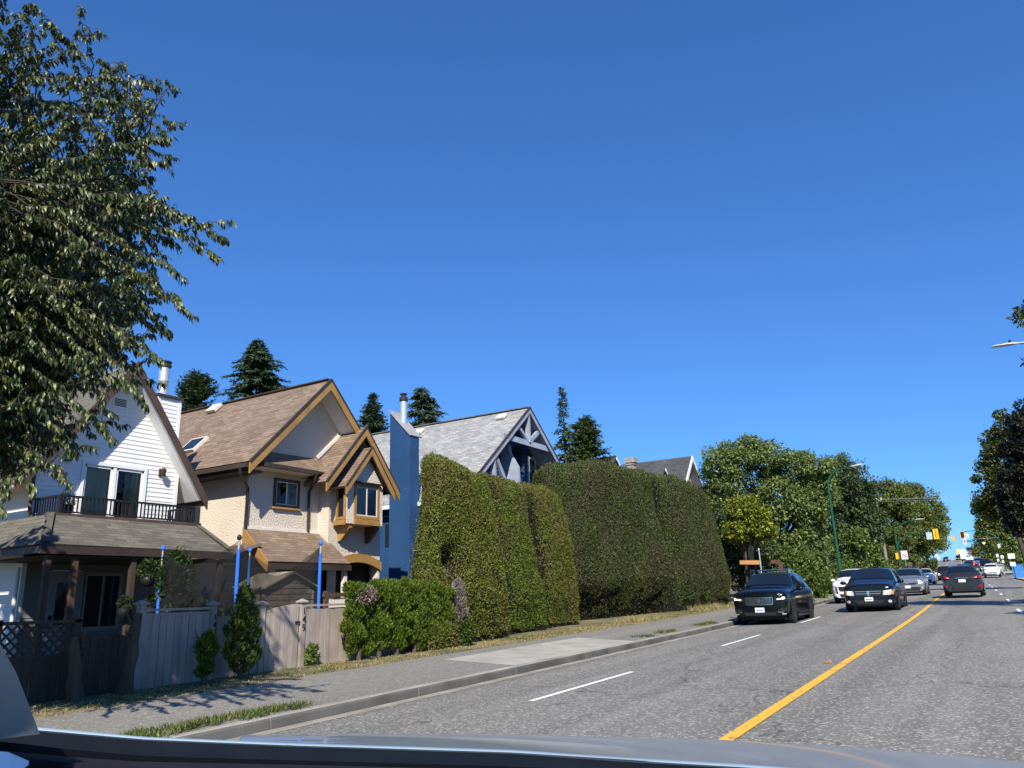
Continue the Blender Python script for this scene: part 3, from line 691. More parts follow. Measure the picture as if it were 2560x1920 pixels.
    b = MB(); wallpoly(b, [(15.0, .3), (16.8, .3), (16.8, 2.85), (15.0, 2.85)], P, gbw); b.face([(X0, 15.0, .3), (X0-2.4, 15.0, .3), (X0-2.4, 15.0, 2.8), (X0, 15.0, 2.8)]); b.build('lean_to_wall', [m_stucco], r)
    b = MB(); frame(b, P, XP, *gbw, .09, .04); o = b.build('glass_block_window', [m_bark_trim], r)
    b = MB()
    for i in range(5):
        b.box((X0-.03, gbw[0]+(gbw[1]-gbw[0])*i/4-.012, gbw[2]), (X0+.02, gbw[0]+(gbw[1]-gbw[0])*i/4+.012, gbw[3])); b.box((X0-.03, gbw[0], gbw[2]+(gbw[3]-gbw[2])*i/4-.012), (X0+.017, gbw[1], gbw[2]+(gbw[3]-gbw[2])*i/4+.012))
    b.build('glazing_bars', [m_white], o)
    b = MB(); pane(b, P, XP, *gbw, -.01); b.build('pane', [M_glass('block_glass', (.25, .3, .3), .25)], o)
    # porch things on the wall: siding and railing
    b = MB()
    for k in range(12): b.box((X0+1.3, 19.6+k*.1, .5), (X0+1.33, 19.64+k*.1, 1.5))
    b.box((X0+1.27, 19.5, 1.5), (X0+1.36, 22.5, 1.6)); b.build('porch_railing', [m_bark_trim], r)
    # skylight and roof vent
    def on_roof(x, y, dz=0): return np.array((x, y, ze(y)+dz))
    b = MB(); n = np.array((0, -SL, 1.)); n /= np.linalg.norm(n); up = np.array((0, 1., SL)); up /= np.linalg.norm(up)
    c = on_roof(-23.55, 17.33); ex = np.array((1., 0, 0))
    M_ = lambda q: c+ex*q[0]+up*q[1]+n*q[2]
    b.box((-.42, -.4, 0), (.42, .4, .11), 0, M_); o = b.build('skylight', [m_cream], r)
    b = MB(); b.face([M_((-.36, -.34, .115)), M_((.36, -.34, .115)), M_((.36, .34, .115)), M_((-.36, .34, .115))]); b.build('pane', [m_glass], o)
    c = on_roof(-25.0, 19.25); b = MB(); b.box((-.22, -.2, 0), (.22, .2, .05), 0, M_); b.box((-.26, -.26, .05), (.26, .2, .16), 0, M_); b.build('roof_vent', [m_cream], r)
    return r
tan_house()
# ---------------------------------------------------------------- blue house
def blue_house():
    XF, XW, XB = -18.5, -19.7, -36.0; YA, ZA, SL = 32.75, 10.72, .815; YE0, YE1 = 26.6, 38.9; YL, YR = 27.05, 38.4
    ze = lambda y: ZA-abs(y-YA)*SL
    r = thing('blue_house', (-19.7, 32.7, .5), 'blue house with grey shingle gable, pale timber truss and tall sloped chimney behind the hedges', 'house')
    P = lambda u, z: (XW, u, z)
    b = MB(); siding(b, [(YL, .5), (YR, .5), (YR, ze(YR)-.1), (YA, ZA-.2), (YL, ze(YL)-.1)], P, XP, ((30.8, 33.9, 6.6, 8.75), (34.5, 36.1, 6.9, 8.7)), .2, .03); b.build('wall', [m_navy], r)
    b = MB(); zc = ze(YL)-.1; b.face([(XB, YL, .5), (XW, YL, .5), (XW, YL, zc), (XB, YL, zc)]); b.build('side_wall', [m_blue], r); b = MB(); b.face([(XW, YR, .5), (XB, YR, .5), (XB, YR, zc), (XW, YR, zc)]); b.build('side_wall', [m_blue], r)
    # recessed balcony
    b = MB(); b.box((XW-2.2, 30.8, 6.5), (XW-2.18, 33.9, 8.75)); b.box((XW-2.2, 30.78, 6.5), (XW, 30.8, 8.75)); b.box((XW-2.2, 33.9, 6.5), (XW, 33.92, 8.75)); b.box((XW-2.2, 30.78, 8.75), (XW, 33.92, 8.77)); b.box((XW-2.2, 30.78, 6.5), (XW, 33.92, 6.55)); b.build('balcony_recess', [m_navy], r)
    b = MB(); b.beam((XW+.06, 30.8, 7.5), (XW+.06, 33.9, 7.5), .14, .09); b.box((XW-.02, 30.8, 6.7), (XW+.03, 33.9, 7.44)); b.build('balcony_parapet', [m_beam], r)
    b = MB(); b.slab([(XF, YE0, ze(YE0)), (XB, YE0, ze(YE0)), (XB, YA, ZA), (XF, YA, ZA)], .14, 0, 1); b.slab([(XF, YE1, ze(YE1)), (XB, YE1, ze(YE1)), (XB, YA, ZA), (XF, YA, ZA)], .14, 0, 1); b.build('roof', [m_sh_grey, m_beam], r)
    b = MB(); b.beam((XF, YA, ZA+.02), (XB, YA, ZA+.02), .3, .035); b.build('ridge_cap', [m_sh_grey], r)
    for y in (YE0, YE1):
        b = MB(); b.prism([(XF+.004, y, ze(y)-.02), (XF+.004, YA, ZA-.02), (XF+.004, YA, ZA-.3), (XF+.004, y, ze(y)-.3)], (.06, 0, 0)); b.build('barge_board', [m_beam], r)
        b = MB(); b.prism([(XF+.01, y, ze(y)+.05), (XF+.01, YA, ZA+.05), (XF+.01, YA, ZA-.05), (XF+.01, y, ze(y)-.05)], (.08, 0, 0)); b.build('drip_edge', [m_umber], r)
    b = MB(); b.box((XB, YE0-.08, ze(YE0)-.22), (XF-.02, YE0+.02, ze(YE0)-.05)); b.build('gutter', [m_white], r)
    X = XF-.1
    T = lambda a, c, w, nm='truss_beam': (lambda bb: (bb.beam(a, c, .12, w, 0, (0, 0, 1)), bb.build(nm, [m_beam], r)))(MB())
    T((X, 30.35, 8.9), (X, 35.25, 8.9), .27); T((X, YA, 8.95), (X, YA, ZA-.3), .24); T((X+.02, 31.55, 9.72), (X+.02, 32.72, 8.98), .16); T((X+.02, 33.85, 9.72), (X+.02, 32.8, 8.98), .2)
    T((X, 29.5, 8.02), (X, 30.75, 6.3), .2); T((X, 29.45, 7.85), (X, 29.45, 6.0), .22)
    b = MB(); b.box((XW, 31.85, 6.3), (XW+.5, 32.1, 8.8)); b.prism([(XW+.5, 31.8, 8.5), (XW+1.0, 31.8, 7.6), (XW+1.0, 31.8, 6.4), (XW+.5, 31.8, 6.4)], (0, .2, 0)); b.build('brace_post', [m_beam], r)
    w = (34.6, 36.0, 7.0, 8.5)
    b = MB(); frame(b, P, XP, *w, .13, .06); b.prism([P(35.25, w[2]), P(35.35, w[2]), P(35.35, w[3]), P(35.25, w[3])], XP*.05); o = b.build('window', [m_cream], r)
    b = MB(); pane(b, P, XP, *w, -.02); b.build('pane', [m_glass], o)
    # chimney chase with sloping cap
    c0, c1, y0, y1 = -20.68, -21.82, 26.0, 26.62; zf, zb = 8.55, 9.75
    b = MB(); A = [(c0, y0, .4), (c0, y1, .4), (c1, y1, .4), (c1, y0, .4)]; Tp = [(c0, y0, zf), (c0, y1, zf), (c1, y1, zb), (c1, y0, zb)]
    for i in range(4): j = (i+1) % 4; b.face([A[i], A[j], Tp[j], Tp[i]])
    b.box((c1, y1, .4), (c0-.2, YL, 5.8)); o = b.build('chimney', [m_blue], r)
    b = MB(); e = .06; b.polyroof([(c0+e, y0-e, zf-.03), (c0+e, y1+e+.1, zf-.03), (c1-e, y1+e+.1, zb+.08), (c1-e, y0-e, zb+.08)], .05); b.build('chimney_cap', [m_sheet], o)
    b = MB(); c = ((c0+c1)/2-.12, 26.38, 9.15); b.lathe(c, [(.16, 0), (.16, 1.05)], 16); b.build('flue', [m_steel], o)
    b = MB(); b.lathe((c[0], c[1], c[2]+1.05), [(.17, 0), (.19, .02), (.19, .2), (.12, .22), (.1, .3), (.17, .34), (.17, .37), (.03, .42)], 16); b.build('flue_cap', [m_soot], o)
    # low side roof showing beside the chimney, wall bands
    up = np.array((0, 1., SL)); up /= np.linalg.norm(up); n = np.array((0, -SL, 1.)); n /= np.linalg.norm(n)
    for x, y in ((-19.75, 32.2), (-24.9, 32.1)):
        c = np.array((x, y, ze(y))); M_ = lambda q: c+XP*q[0]+up*q[1]+n*q[2]
        b = MB(); b.box((-.2, -.18, 0), (.2, .18, .06), 0, M_); b.box((-.25, -.24, .06), (.25, .2, .15), 0, M_); b.build('roof_vent', [m_cream], r)
    b = MB(); b.box((-22.9, YL-.03, 3.9), (-22.0, YL+.01, 4.9)); b.build('window', [m_glass], r)
    return r
blue_house()
# ---------------------------------------------------------------- charcoal roofed house and the small roof before it
def charcoal_house():
    r = thing('charcoal_house', (-18, 53, .9), 'house with charcoal shingle roof, white barge boards and brick chimney above the long hedge', 'house')
    XF, XB, YA, ZA, SL = -17.0, -27, 53.6, 10.95, 1.6; ze = lambda y, s=SL: ZA-abs(y-YA)*s
    m_gw = M_plain('grey_gable', (.24, .25, .27), .8, .1); m_wt = m_white
    y0, y1 = 49.9, 57.3; S0, S1 = 1.05, 1.05
    zl = lambda y: ZA-abs(y-YA)*1.05
    b = MB(); b.slab([(XF, y0, zl(y0)), (XB, y0, zl(y0)), (XB, YA, ZA), (XF, YA, ZA)], .15, 0, 1); b.slab([(XF, y1, zl(y1)), (XB, y1, zl(y1)), (XB, YA, ZA), (XF, YA, ZA)], .15, 0, 1); b.build('roof', [m_sh_char, m_wt], r)
    for y in (y0, y1):
        b = MB(); b.prism([(XF+.004, y, zl(y)), (XF+.004, YA, ZA), (XF+.004, YA, ZA-.34), (XF+.004, y, zl(y)-.34)], (.07, 0, 0)); b.build('barge_board', [m_wt], r)
    P = lambda u, z: (XF-.6, u, z)
    b = MB(); siding(b, [(y0+.4, 1), (y1-.4, 1), (y1-.4, zl(y1-.4)-.1), (YA, ZA-.15), (y0+.4, zl(y0+.4)-.1)], P, XP, (), .25, .03); b.box((XB, y0+.4, 1), (XF-.62, y1-.4, zl(y0+.4)-.2)); b.build('wall', [m_gw], r)
    b = MB(); frame(b, P, XP, 53.2, 53.7, 8.5, 9.2, .1, .06); o = b.build('window', [m_wt], r); b = MB(); pane(b, P, XP, 53.2, 53.7, 8.5, 9.2, .04); b.build('pane', [m_glass], o)
    yd, zd = 50.9, 9.95; X = -18.1
    b = MB()
    for s in (-1, 1): b.slab([(X, yd+s*1.6, zd-1.65), (X-6, yd+s*1.6, zd-1.65), (X-6, yd, zd), (X, yd, zd)], .12, 0, 0)
    o = b.build('dormer', [m_sh_char], r)
    b = MB(); b.face([(X-.3, yd-1.4, zd-1.6), (X-.3, yd+1.4, zd-1.6), (X-.3, yd, zd-.15)]); b.build('dormer_gable', [m_gw], o)
    b = MB(); b.prism([(X, yd+1.6, zd-1.75), (X, yd, zd-.1), (X, yd, zd-.3), (X, yd+1.6, zd-1.95)], (.05, 0, 0)); b.build('barge_board', [m_wt], o)
    m_br = M_plain('grey_brick', (.30, .27, .25), .9, .3, 5, .4, 30)
    b = MB(); c = atD(1578, 1150, 44); x, y, z = c
    b.box((x-.2, y-.2, 6), (x+.2, y+.2, z-.3)); b.box((x-.25, y-.25, z-.3), (x+.25, y+.25, z-.18)); b.box((x-.3, y-.3, z-.18), (x+.3, y+.3, z+.05)); b.box((x-.27, y-.27, z+.05), (x+.27, y+.27, z+.12)); b.build('chimney', [m_br], r)
    q = thing('small_gable_house', (-21.5, 49, .8), 'dark little gable roof peeking over the hedge left of the brick chimney', 'house')
    A = onX(1540, 1139, -20.5); b = MB()
    for s in (-1, 1): b.slab([(A[0], A[1]+s*3, A[2]-2.6), (A[0]-7, A[1]+s*3, A[2]-2.6), (A[0]-7, A[1], A[2]), (A[0], A[1], A[2])], .14, 0, 0)
    b.build('roof', [m_sh_char], q)
    b = MB(); b.box((A[0]-6.5, A[1]-2.6, .5), (A[0]-.4, A[1]+2.6, A[2]-2.5)); b.face([(A[0]-.4, A[1]-2.6, A[2]-2.5), (A[0]-.4, A[1]+2.6, A[2]-2.5), (A[0]-.4, A[1], A[2]-.2)]); b.build('wall', [m_gw], q)
    b = MB(); b.prism([(A[0], A[1]+3, A[2]-2.7), (A[0], A[1], A[2]-.1), (A[0], A[1], A[2]-.3), (A[0], A[1]+3, A[2]-2.9)], (.05, 0, 0)); b.build('barge_board', [m_wt], q)
charcoal_house()
# ---------------------------------------------------------------- fences and yard
FX = -12.2
def post(parent, y, zt, zb=.22, w=.055, cap=True, mat=None):
    b = MB(); b.box((FX-w, y-w, zb), (FX+w, y+w, zt)); o = b.build('post', [mat or m_weather], parent)
    if cap:
        b = MB(); G = []
        for k, h in ((w+.035, 0), (w+.04, .02), (w+.03, .03), (.012, .075)): G.append([(FX-k, y-k, zt+h), (FX+k, y-k, zt+h), (FX+k, y+k, zt+h), (FX-k, y+k, zt+h)])
        b.grid(G, 0, True, False); b.face(G[0][::-1]); b.face(G[-1]); b.build('post_cap', [mat or m_weather], o)
    return o
def boards(parent, y0, y1, ztf, zb, n, x=FX, mat=None, name='board_panel'):
    b = MB(); w = (y1-y0)/n
    for k in range(n):
        a, c = y0+k*w+.006, y0+(k+1)*w-.006; dx = RNG.uniform(-.008, .008)
        b.prism([(x+dx, a, zb+RNG.uniform(-.015, .015)), (x+dx, c, zb+RNG.uniform(-.01, .015)), (x+dx, c, ztf(c)), (x+dx, a, ztf(a))], (.022, 0, 0))
    return b.build(name, [mat or m_weather], parent)
def digits(parent, txt, y, z0, dz, size, mat):
    for k, ch in enumerate(txt):
        cu = bpy.data.curves.new('house_number', 'FONT'); cu.body = ch; cu.size = size; cu.extrude = .004; cu.align_x = 'CENTER'; cu.materials.append(mat)
        o0 = bpy.data.objects.new('tmp', cu); COL.objects.link(o0); me = bpy.data.meshes.new_from_object(o0.evaluated_get(bpy.context.evaluated_depsgraph_get())); bpy.data.objects.remove(o0); me.name = 'house_number'; o = bpy.data.objects.new('house_number', me); COL.objects.link(o); o.parent = parent
        o.location = np.array((FX+.062, y, z0-k*dz))-root_loc(parent); o.rotation_euler = (pi/2, 0, pi/2)
fl = thing('wood_fence', (FX, 9.0, .25), 'weathered grey board fence with capped posts left of the tall cedar', 'fence', 'weathered board fences')
post(fl, 8.22, 1.60); p = post(fl, 9.64, 1.56)
boards(fl, 8.29, 9.57, lambda y: 1.42, .27, 9)
b = MB(); b.box((FX-.02, 8.28, 1.42), (FX+.035, 9.59, 1.455)); b.box((FX-.06, 8.26, 1.49), (FX+.06, 9.60, 1.53)); b.build('cap_rail', [m_weather], fl)
digits(fl, '149', 9.66, 1.30, .13, .15, m_black)
fg = thing('wood_gate', (FX, 11.2, .25), 'weathered grey gate of vertical boards with an arched top beside the number 149 post', 'gate')
boards(fg, 9.74, 10.68, lambda y: 1.36, .28, 6); boards(fg, 10.86, 11.72, lambda y: 1.42+.13*(1-((y-11.75)/.9)**2)*.9, .24, 7, name='gate_leaf')
post(fg, 10.77, 1.54); q = post(fg, 11.82, 1.56); digits(fg, '149', 11.835, 1.335, .165, .19, m_black)
b = MB(); b.box((FX+.03, 11.62, 1.16), (FX+.05, 11.74, 1.2)); b.box((FX+.03, 10.55, 1.1), (FX+.06, 10.66, 1.14)); b.box((FX+.03, 10.5, .5), (FX+.06, 10.58, .6)); b.build('latch', [m_black], fg)
fr = thing('wood_fence', (FX, 14, .3), 'weathered grey board fence right of the gate, running behind the cedar row', 'fence', 'weathered board fences')
boards(fr, 11.9, 15.6, lambda y: 1.43+.014*(y-12), .3, 26)
b = MB(); b.box((FX-.06, 11.88, 1.48), (FX+.06, 15.6, 1.52)); b.build('cap_rail', [m_weather], fr); post(fr, 15.66, 1.62)
# dark lattice and brown boards at the far left, in the shade
lf = thing('lattice_fence', (FX-.1, 6.4, .25), 'dark brown lattice topped fence in the shade at the left edge', 'fence')
b = MB(); y0, y1, z0, z1 = 5.2, 7.15, .92, 1.36
for k in range(-6, 22):
    for s in (1, -1):
        a0 = y0+k*.14; t0, t1 = 0.0, (z1-z0)
        pa = (a0, z0) if s > 0 else (a0+(z1-z0), z0); pc = (a0+(z1-z0), z1) if s > 0 else (a0, z1)
        lo, hi = max(min(pa[0], pc[0]), y0), min(max(pa[0], pc[0]), y1)
        if hi-lo < .05: continue
        f = lambda yy: pa[1]+(yy-pa[0])*(pc[1]-pa[1])/(pc[0]-pa[0])
        b.beam((FX-.1+.008*s, lo, f(lo)), (FX-.1+.008*s, hi, f(hi)), .032, .012, 0, (1, 0, 0))
b.build('lattice', [m_darkwood], lf)
b = MB(); b.box((FX-.14, y0, z1), (FX-.04, y1+.1, z1+.05)); b.box((FX-.13, y0, z0-.04), (FX-.06, y1, z0)); b.build('rail', [m_darkwood], lf)
boards(lf, 5.2, 7.15, lambda y: z0-.02, .2, 14, FX-.1, m_darkwood)
for y in (6.05, 7.2): b = MB(); b.box((FX-.16, y-.05, .2), (FX-.04, y+.05, z1+.08)); b.build('post', [m_darkwood], lf)
bf = thing('brown_fence', (FX-.05, 7.8, .25), 'dark brown board fence in the shade behind two bare stumps', 'fence')
boards(bf, 7.3, 8.14, lambda y: 1.12+.02*sin(9*y), .22, 7, FX-.05, m_darkwood)
def stump(y, x, h, lab):
    m = M_wood('stump_bark', (.035, .026, .018), (.11, .08, .052), (10, 10, 1.5), .95, .9)
    b = MB(); z0 = float(gz(np.array(x), np.array(y))); pts = [(x+.012*sin(3*k), y+.015*sin(2.1*k+y)+.02*k*(1 if y > 7.5 else -1), z0-.05+h*k/6) for k in range(7)]
    b.tube(pts, [.15, .12, .10, .10, .09, .08, .06], 9)
    for k in range(4):
        a = RNG.uniform(0, 6.28); z = z0+h*RNG.uniform(.5, .9); L = RNG.uniform(.08, .2); b.tube([(x, y, z), (x+.5*L*cos(a), y+.5*L*sin(a), z+.08), (x+L*cos(a), y+L*sin(a), z+.2)], [.035, .025, .012], 5)
    tag(b.build('tree_stump', m), lab, 'stump', 'bare stumps at the left fence')
stump(7.05, -11.85, .95, 'bare forked stump in front of the lattice fence'); stump(7.78, -11.8, 1.25, 'bare stump leaning in front of the brown fence')
# trampoline
tr = thing('trampoline', (-15.5, 13.0, .4), 'trampoline with blue padded poles and a sagging black safety net behind the fence', 'trampoline')
m_bluefoam = M_plain('blue_foam', (.03, .16, .62), .6, .12, 3)
def M_net():
    m, t, b = new_mat('black_net'); b.inputs['Base Color'].default_value = (.008, .008, .009, 1); b.inputs['Roughness'].default_value = .9
    tp = t.nodes.new('ShaderNodeBsdfTransparent'); mx = t.nodes.new('ShaderNodeMixShader')
    f = noise(t, coords(t), 2.5, 3)
    r = N(t, 'ShaderNodeMapRange'); t.links.new(f, r.inputs[0]); r.inputs[1].default_value = .3; r.inputs[2].default_value = .7; r.inputs[3].default_value = .42; r.inputs[4].default_value = .74
    t.links.new(r.outputs[0], mx.inputs[0]); t.links.new(tp.outputs[0], mx.inputs[1]); t.links.new(b.outputs[0], mx.inputs[2]); t.links.new(mx.outputs[0], t.nodes['Material Output'].inputs[0]); return m
m_net = M_net()
TP = [(-14.0, 11.63, 3.02), (-14.0, 14.1, 3.0), (-17.0, 14.5, 3.02), (-17.0, 11.88, 2.98)]
for k, (x, y, zt) in enumerate(TP):
    b = MB(); b.tube([(x, y, .3), (x, y, zt-.05)], .022, 8); o = b.build('pole', [m_steel], tr)
    b = MB(); b.tube([(x, y, 1.0), (x, y, zt-(.28 if k != 3 else .9))], [.044, .04], 9); b.build('foam_sleeve', [m_bluefoam], o)
    b = MB(); b.lathe((x, y, zt-.09), [(.03, 0), (.05, .02), (.055, .06), (.04, .1), (.02, .12)], 10); b.build('pole_cap', [m_bluefoam if k else m_black], o)
def netpanel(a, c, sag, bot, shift):
    b = MB(); G = []
    for j in range(9):
        v = j/8; row = []
        for i in range(15):
            u = i/14; top = a[2]+(c[2]-a[2])*u-sag*4*u*(1-u)*(1+.25*sin(5*u)); z = top+(bot-top)*v
            uu = u+shift*v*u; w = .10*sin(u*17+v*3)*v*(1-abs(2*u-1))+.12*sin(pi*u)*v
            dx, dy = c[0]-a[0], c[1]-a[1]; L = math.hypot(dx, dy)
            row.append((a[0]+dx*uu-dy/L*w, a[1]+dy*uu+dx/L*w, z))
        G.append(row)
    b.grid(G); return b.build('net', [m_net], tr)
T2 = [(x, y, z-.1) for x, y, z in TP]
netpanel(T2[0], T2[1], .62, .9, -.16); netpanel(T2[1], T2[2], .5, .9, 0); netpanel(T2[2], T2[3], .4, .9, 0); netpanel(T2[3], T2[0], .35, .9, 0)
b = MB()
for k in range(25):
    a = 2*pi*k/24; b.v.append((-15.5+1.9*cos(a), 13.05+1.75*sin(a), .95)) if False else None
b.tube([(-15.5+1.9*cos(2*pi*k/28), 13.05+1.75*sin(2*pi*k/28), .9) for k in range(29)], .03, 6); b.lathe((-15.5, 13.05, .88), [(.01, 0), (1.75, 0), (1.76, .015)], 28); b.build('mat', [m_black], tr)
# playhouse behind the net
ph = thing('playhouse', (-17.9, 17.0, .4), 'small beige wooden playhouse with a pointed gable behind the trampoline net', 'playhouse')
m_ph = M_wood('beige_boards', (.33, .28, .21), (.46, .40, .31), (1, 1, 9), .9, .3)
yc, w, zt, zg = 16.55, .95, 2.42, 2.06
b = MB(); siding(b, [(yc-w, .4), (yc+w, .4), (yc+w, zg), (yc, zt), (yc-w, zg)], lambda u, z: (-17.6, u, z), XP, (), .16, .02)
b.box((-18.9, yc-w, .4), (-17.62, yc+w, zg-.05)); b.build('wall', [m_ph], ph)
b = MB()
for s in (-1, 1): b.slab([(-17.45, yc+s*(w+.15), zg-.05), (-19, yc+s*(w+.15), zg-.05), (-19, yc, zt+.06), (-17.45, yc, zt+.06)], .04)
b.build('roof', [m_ph], ph)
# inner fence by the porch
inf = thing('rail_fence', (-17.0, 18.3, .4), 'low brown rail fence in front of the tan porch', 'fence')
b = MB(); b.box((-17.05, 17.3, 1.72), (-16.95, 20.0, 1.84)); b.box((-17.04, 17.3, 1.2), (-16.97, 20, 1.27)); b.build('rail', [m_bark_trim], inf)
for y in (17.4, 18.7, 19.9): b = MB(); b.box((-17.06, y-.05, .4), (-16.94, y+.05, 1.9)); b.build('post', [m_bark_trim], inf)
boards(inf, 17.35, 20, lambda y: 1.7, .45, 20, -17.02, m_cream)
# carport posts, orange beam, pole behind the long hedge end
cp = thing('pergola', (-11.6, 43.0, .9), 'timber pergola with an orange-brown beam behind the black parked SUV', 'pergola')
a, c = onY(1850, 1406, 44.0), onY(1899, 1406, 44.0)
m_orw = M_wood('orange_brown_beam', (.42, .20, .07), (.58, .30, .11), (3, 3, 3), .7, .2)
b = MB(); b.beam(a, c, .12, .22); b.build('beam', [m_orw], cp)
e, g = onY(1927, 1404, 46.0), onY(1951, 1405, 46.0)
b = MB(); b.beam(e, g, .12, .2); b.box((g[0]-.1, g[1]-.1, .8), (g[0]+.1, g[1]+.1, g[2])); b.build('brace', [m_redwood], cp)
b = MB(); q = onY(1880, 1410, 44.3); b.box((q[0]-.12, 44.2, .8), (q[0]+.12, 44.4, q[2]+1.2)); b.build('post', [m_dark], cp)
b = MB(); q = onY(1897, 1374, 43.0); b.tube([(q[0], 43, zr(43)), (q[0], 43, q[2])], .035, 8); b.lathe((q[0], 43, q[2]), [(.045, 0), (.05, .04), (.02, .06)], 8)
tag(b.build('metal_pole', [m_steel]), 'thin galvanised pole standing behind the black SUV roof', 'pole')
# ------------------------------------------------------------------ vegetation
m_bark = M_wood('bark', (.045, .035, .028), (.11, .09, .07), (8, 8, 1.3), .95, .9)
m_twig = M_plain('grey_twigs', (.20, .17, .14), .95, .35, 6)
m_core = M_plain('hedge_shade_core', (.006, .007, .004), 1, .4, 3)  # near black: shade of the clefts and the hole put into the colour
m_hedge = M_leaf('hedge_sprays', [(0, (.06, .085, .010)), (.35, (.11, .145, .016)), (.7, (.17, .20, .025)), (1, (.24, .26, .05))], .2, .6, (.16, .12, .045), .55)
m_hedge_gr = M_leaf('green_hedge_sprays', [(0, (.052, .085, .010)), (.4, (.098, .145, .016)), (.8, (.155, .20, .024)), (1, (.22, .25, .05))], .2, .6, (.14, .105, .04), .9)
m_hedge_br = M_leaf('brownish_hedge_sprays', [(0, (.055, .085, .010)), (.4, (.105, .145, .016)), (.75, (.17, .185, .026)), (1, (.25, .235, .055))], .2, .6, (.17, .13, .05), .6)
m_hedge_dk = M_leaf('hedge_laurel', [(0, (.035, .052, .014)), (.4, (.06, .085, .022)), (.8, (.095, .12, .032)), (1, (.15, .165, .05))], .15, .5, (.09, .075, .04), .5)
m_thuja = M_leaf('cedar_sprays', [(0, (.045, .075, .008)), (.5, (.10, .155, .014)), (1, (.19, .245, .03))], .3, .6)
m_thuja_dk = M_leaf('shaded_cedar_sprays', [(0, (.02, .045, .010)), (.5, (.05, .085, .015)), (1, (.11, .15, .02))], .25, .6)  # darker copy of the cedar sprays, shade put into the leaf colour
m_fir = M_leaf('fir_needles', [(0, (.03, .058, .035)), (.5, (.055, .095, .055)), (1, (.11, .15, .08))], .1, .6)
m_fir2 = M_leaf('hemlock_needles', [(0, (.03, .055, .018)), (.5, (.055, .09, .03)), (1, (.10, .135, .045))], .2, .6)
m_ash = M_leaf('ash_leaves', [(0, (.08, .12, .035)), (.5, (.17, .23, .07)), (1, (.30, .35, .13))], .35, .5)
m_mapd = M_leaf('dark_maple_leaves', [(0, (.028, .05, .02)), (.5, (.06, .095, .036)), (.93, (.11, .15, .055)), (1, (.18, .11, .06))], .2, .5)
m_mapm = M_leaf('street_tree_leaves', [(0, (.06, .085, .022)), (.5, (.13, .165, .042)), (1, (.24, .26, .08))], .3, .5)
m_yel_l = M_leaf('yellow_green_leaves', [(0, (.06, .10, .015)), (.45, (.17, .21, .022)), (1, (.40, .40, .05))], .3, .45)
m_bush = M_leaf('bush_leaves', [(0, (.045, .08, .02)), (.5, (.11, .165, .036)), (1, (.22, .28, .07))], .3, .5)
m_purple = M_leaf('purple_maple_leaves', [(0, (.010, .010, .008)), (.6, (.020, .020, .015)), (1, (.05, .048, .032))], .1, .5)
m_olive = M_leaf('olive_maple_leaves', [(0, (.03, .045, .012)), (.5, (.07, .085, .02)), (1, (.15, .145, .04))], .25, .5)
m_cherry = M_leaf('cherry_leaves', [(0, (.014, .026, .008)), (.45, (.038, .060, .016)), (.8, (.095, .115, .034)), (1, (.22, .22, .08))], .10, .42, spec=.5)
m_dead = M_leaf('dead_sprays', [(0, (.12, .10, .085)), (.6, (.22, .19, .165)), (.92, (.28, .24, .20)), (1, (.36, .15, .06))], .05, .9)
def vnoise(P, s, seed=0):
    """cheap smooth pseudo-noise from a few rotated sines"""
    g = np.random.default_rng(seed); v = 0
    for k in range(5):
        w = g.normal(size=3); w *= s*(1.0+.55*k)/np.linalg.norm(w); v = v+np.sin(P@w+g.uniform(0, 6.28))/(1+.5*k)
    return v/2.2
def sample_quads(Q, dens, rng=RNG):
    """Q (n,4,3) quads -> points, normals by area"""
    n1 = np.cross(Q[:, 1]-Q[:, 0], Q[:, 3]-Q[:, 0]); ar = np.linalg.norm(n1, axis=1); k = rng.poisson(ar*dens)
    i = np.repeat(np.arange(len(Q)), k); u = rng.random((len(i), 1)); v = rng.random((len(i), 1)); q = Q[i]
    P = (q[:, 0]*(1-u)+q[:, 1]*u)*(1-v)+(q[:, 3]*(1-u)+q[:, 2]*u)*v
    return P, unit(n1[i])
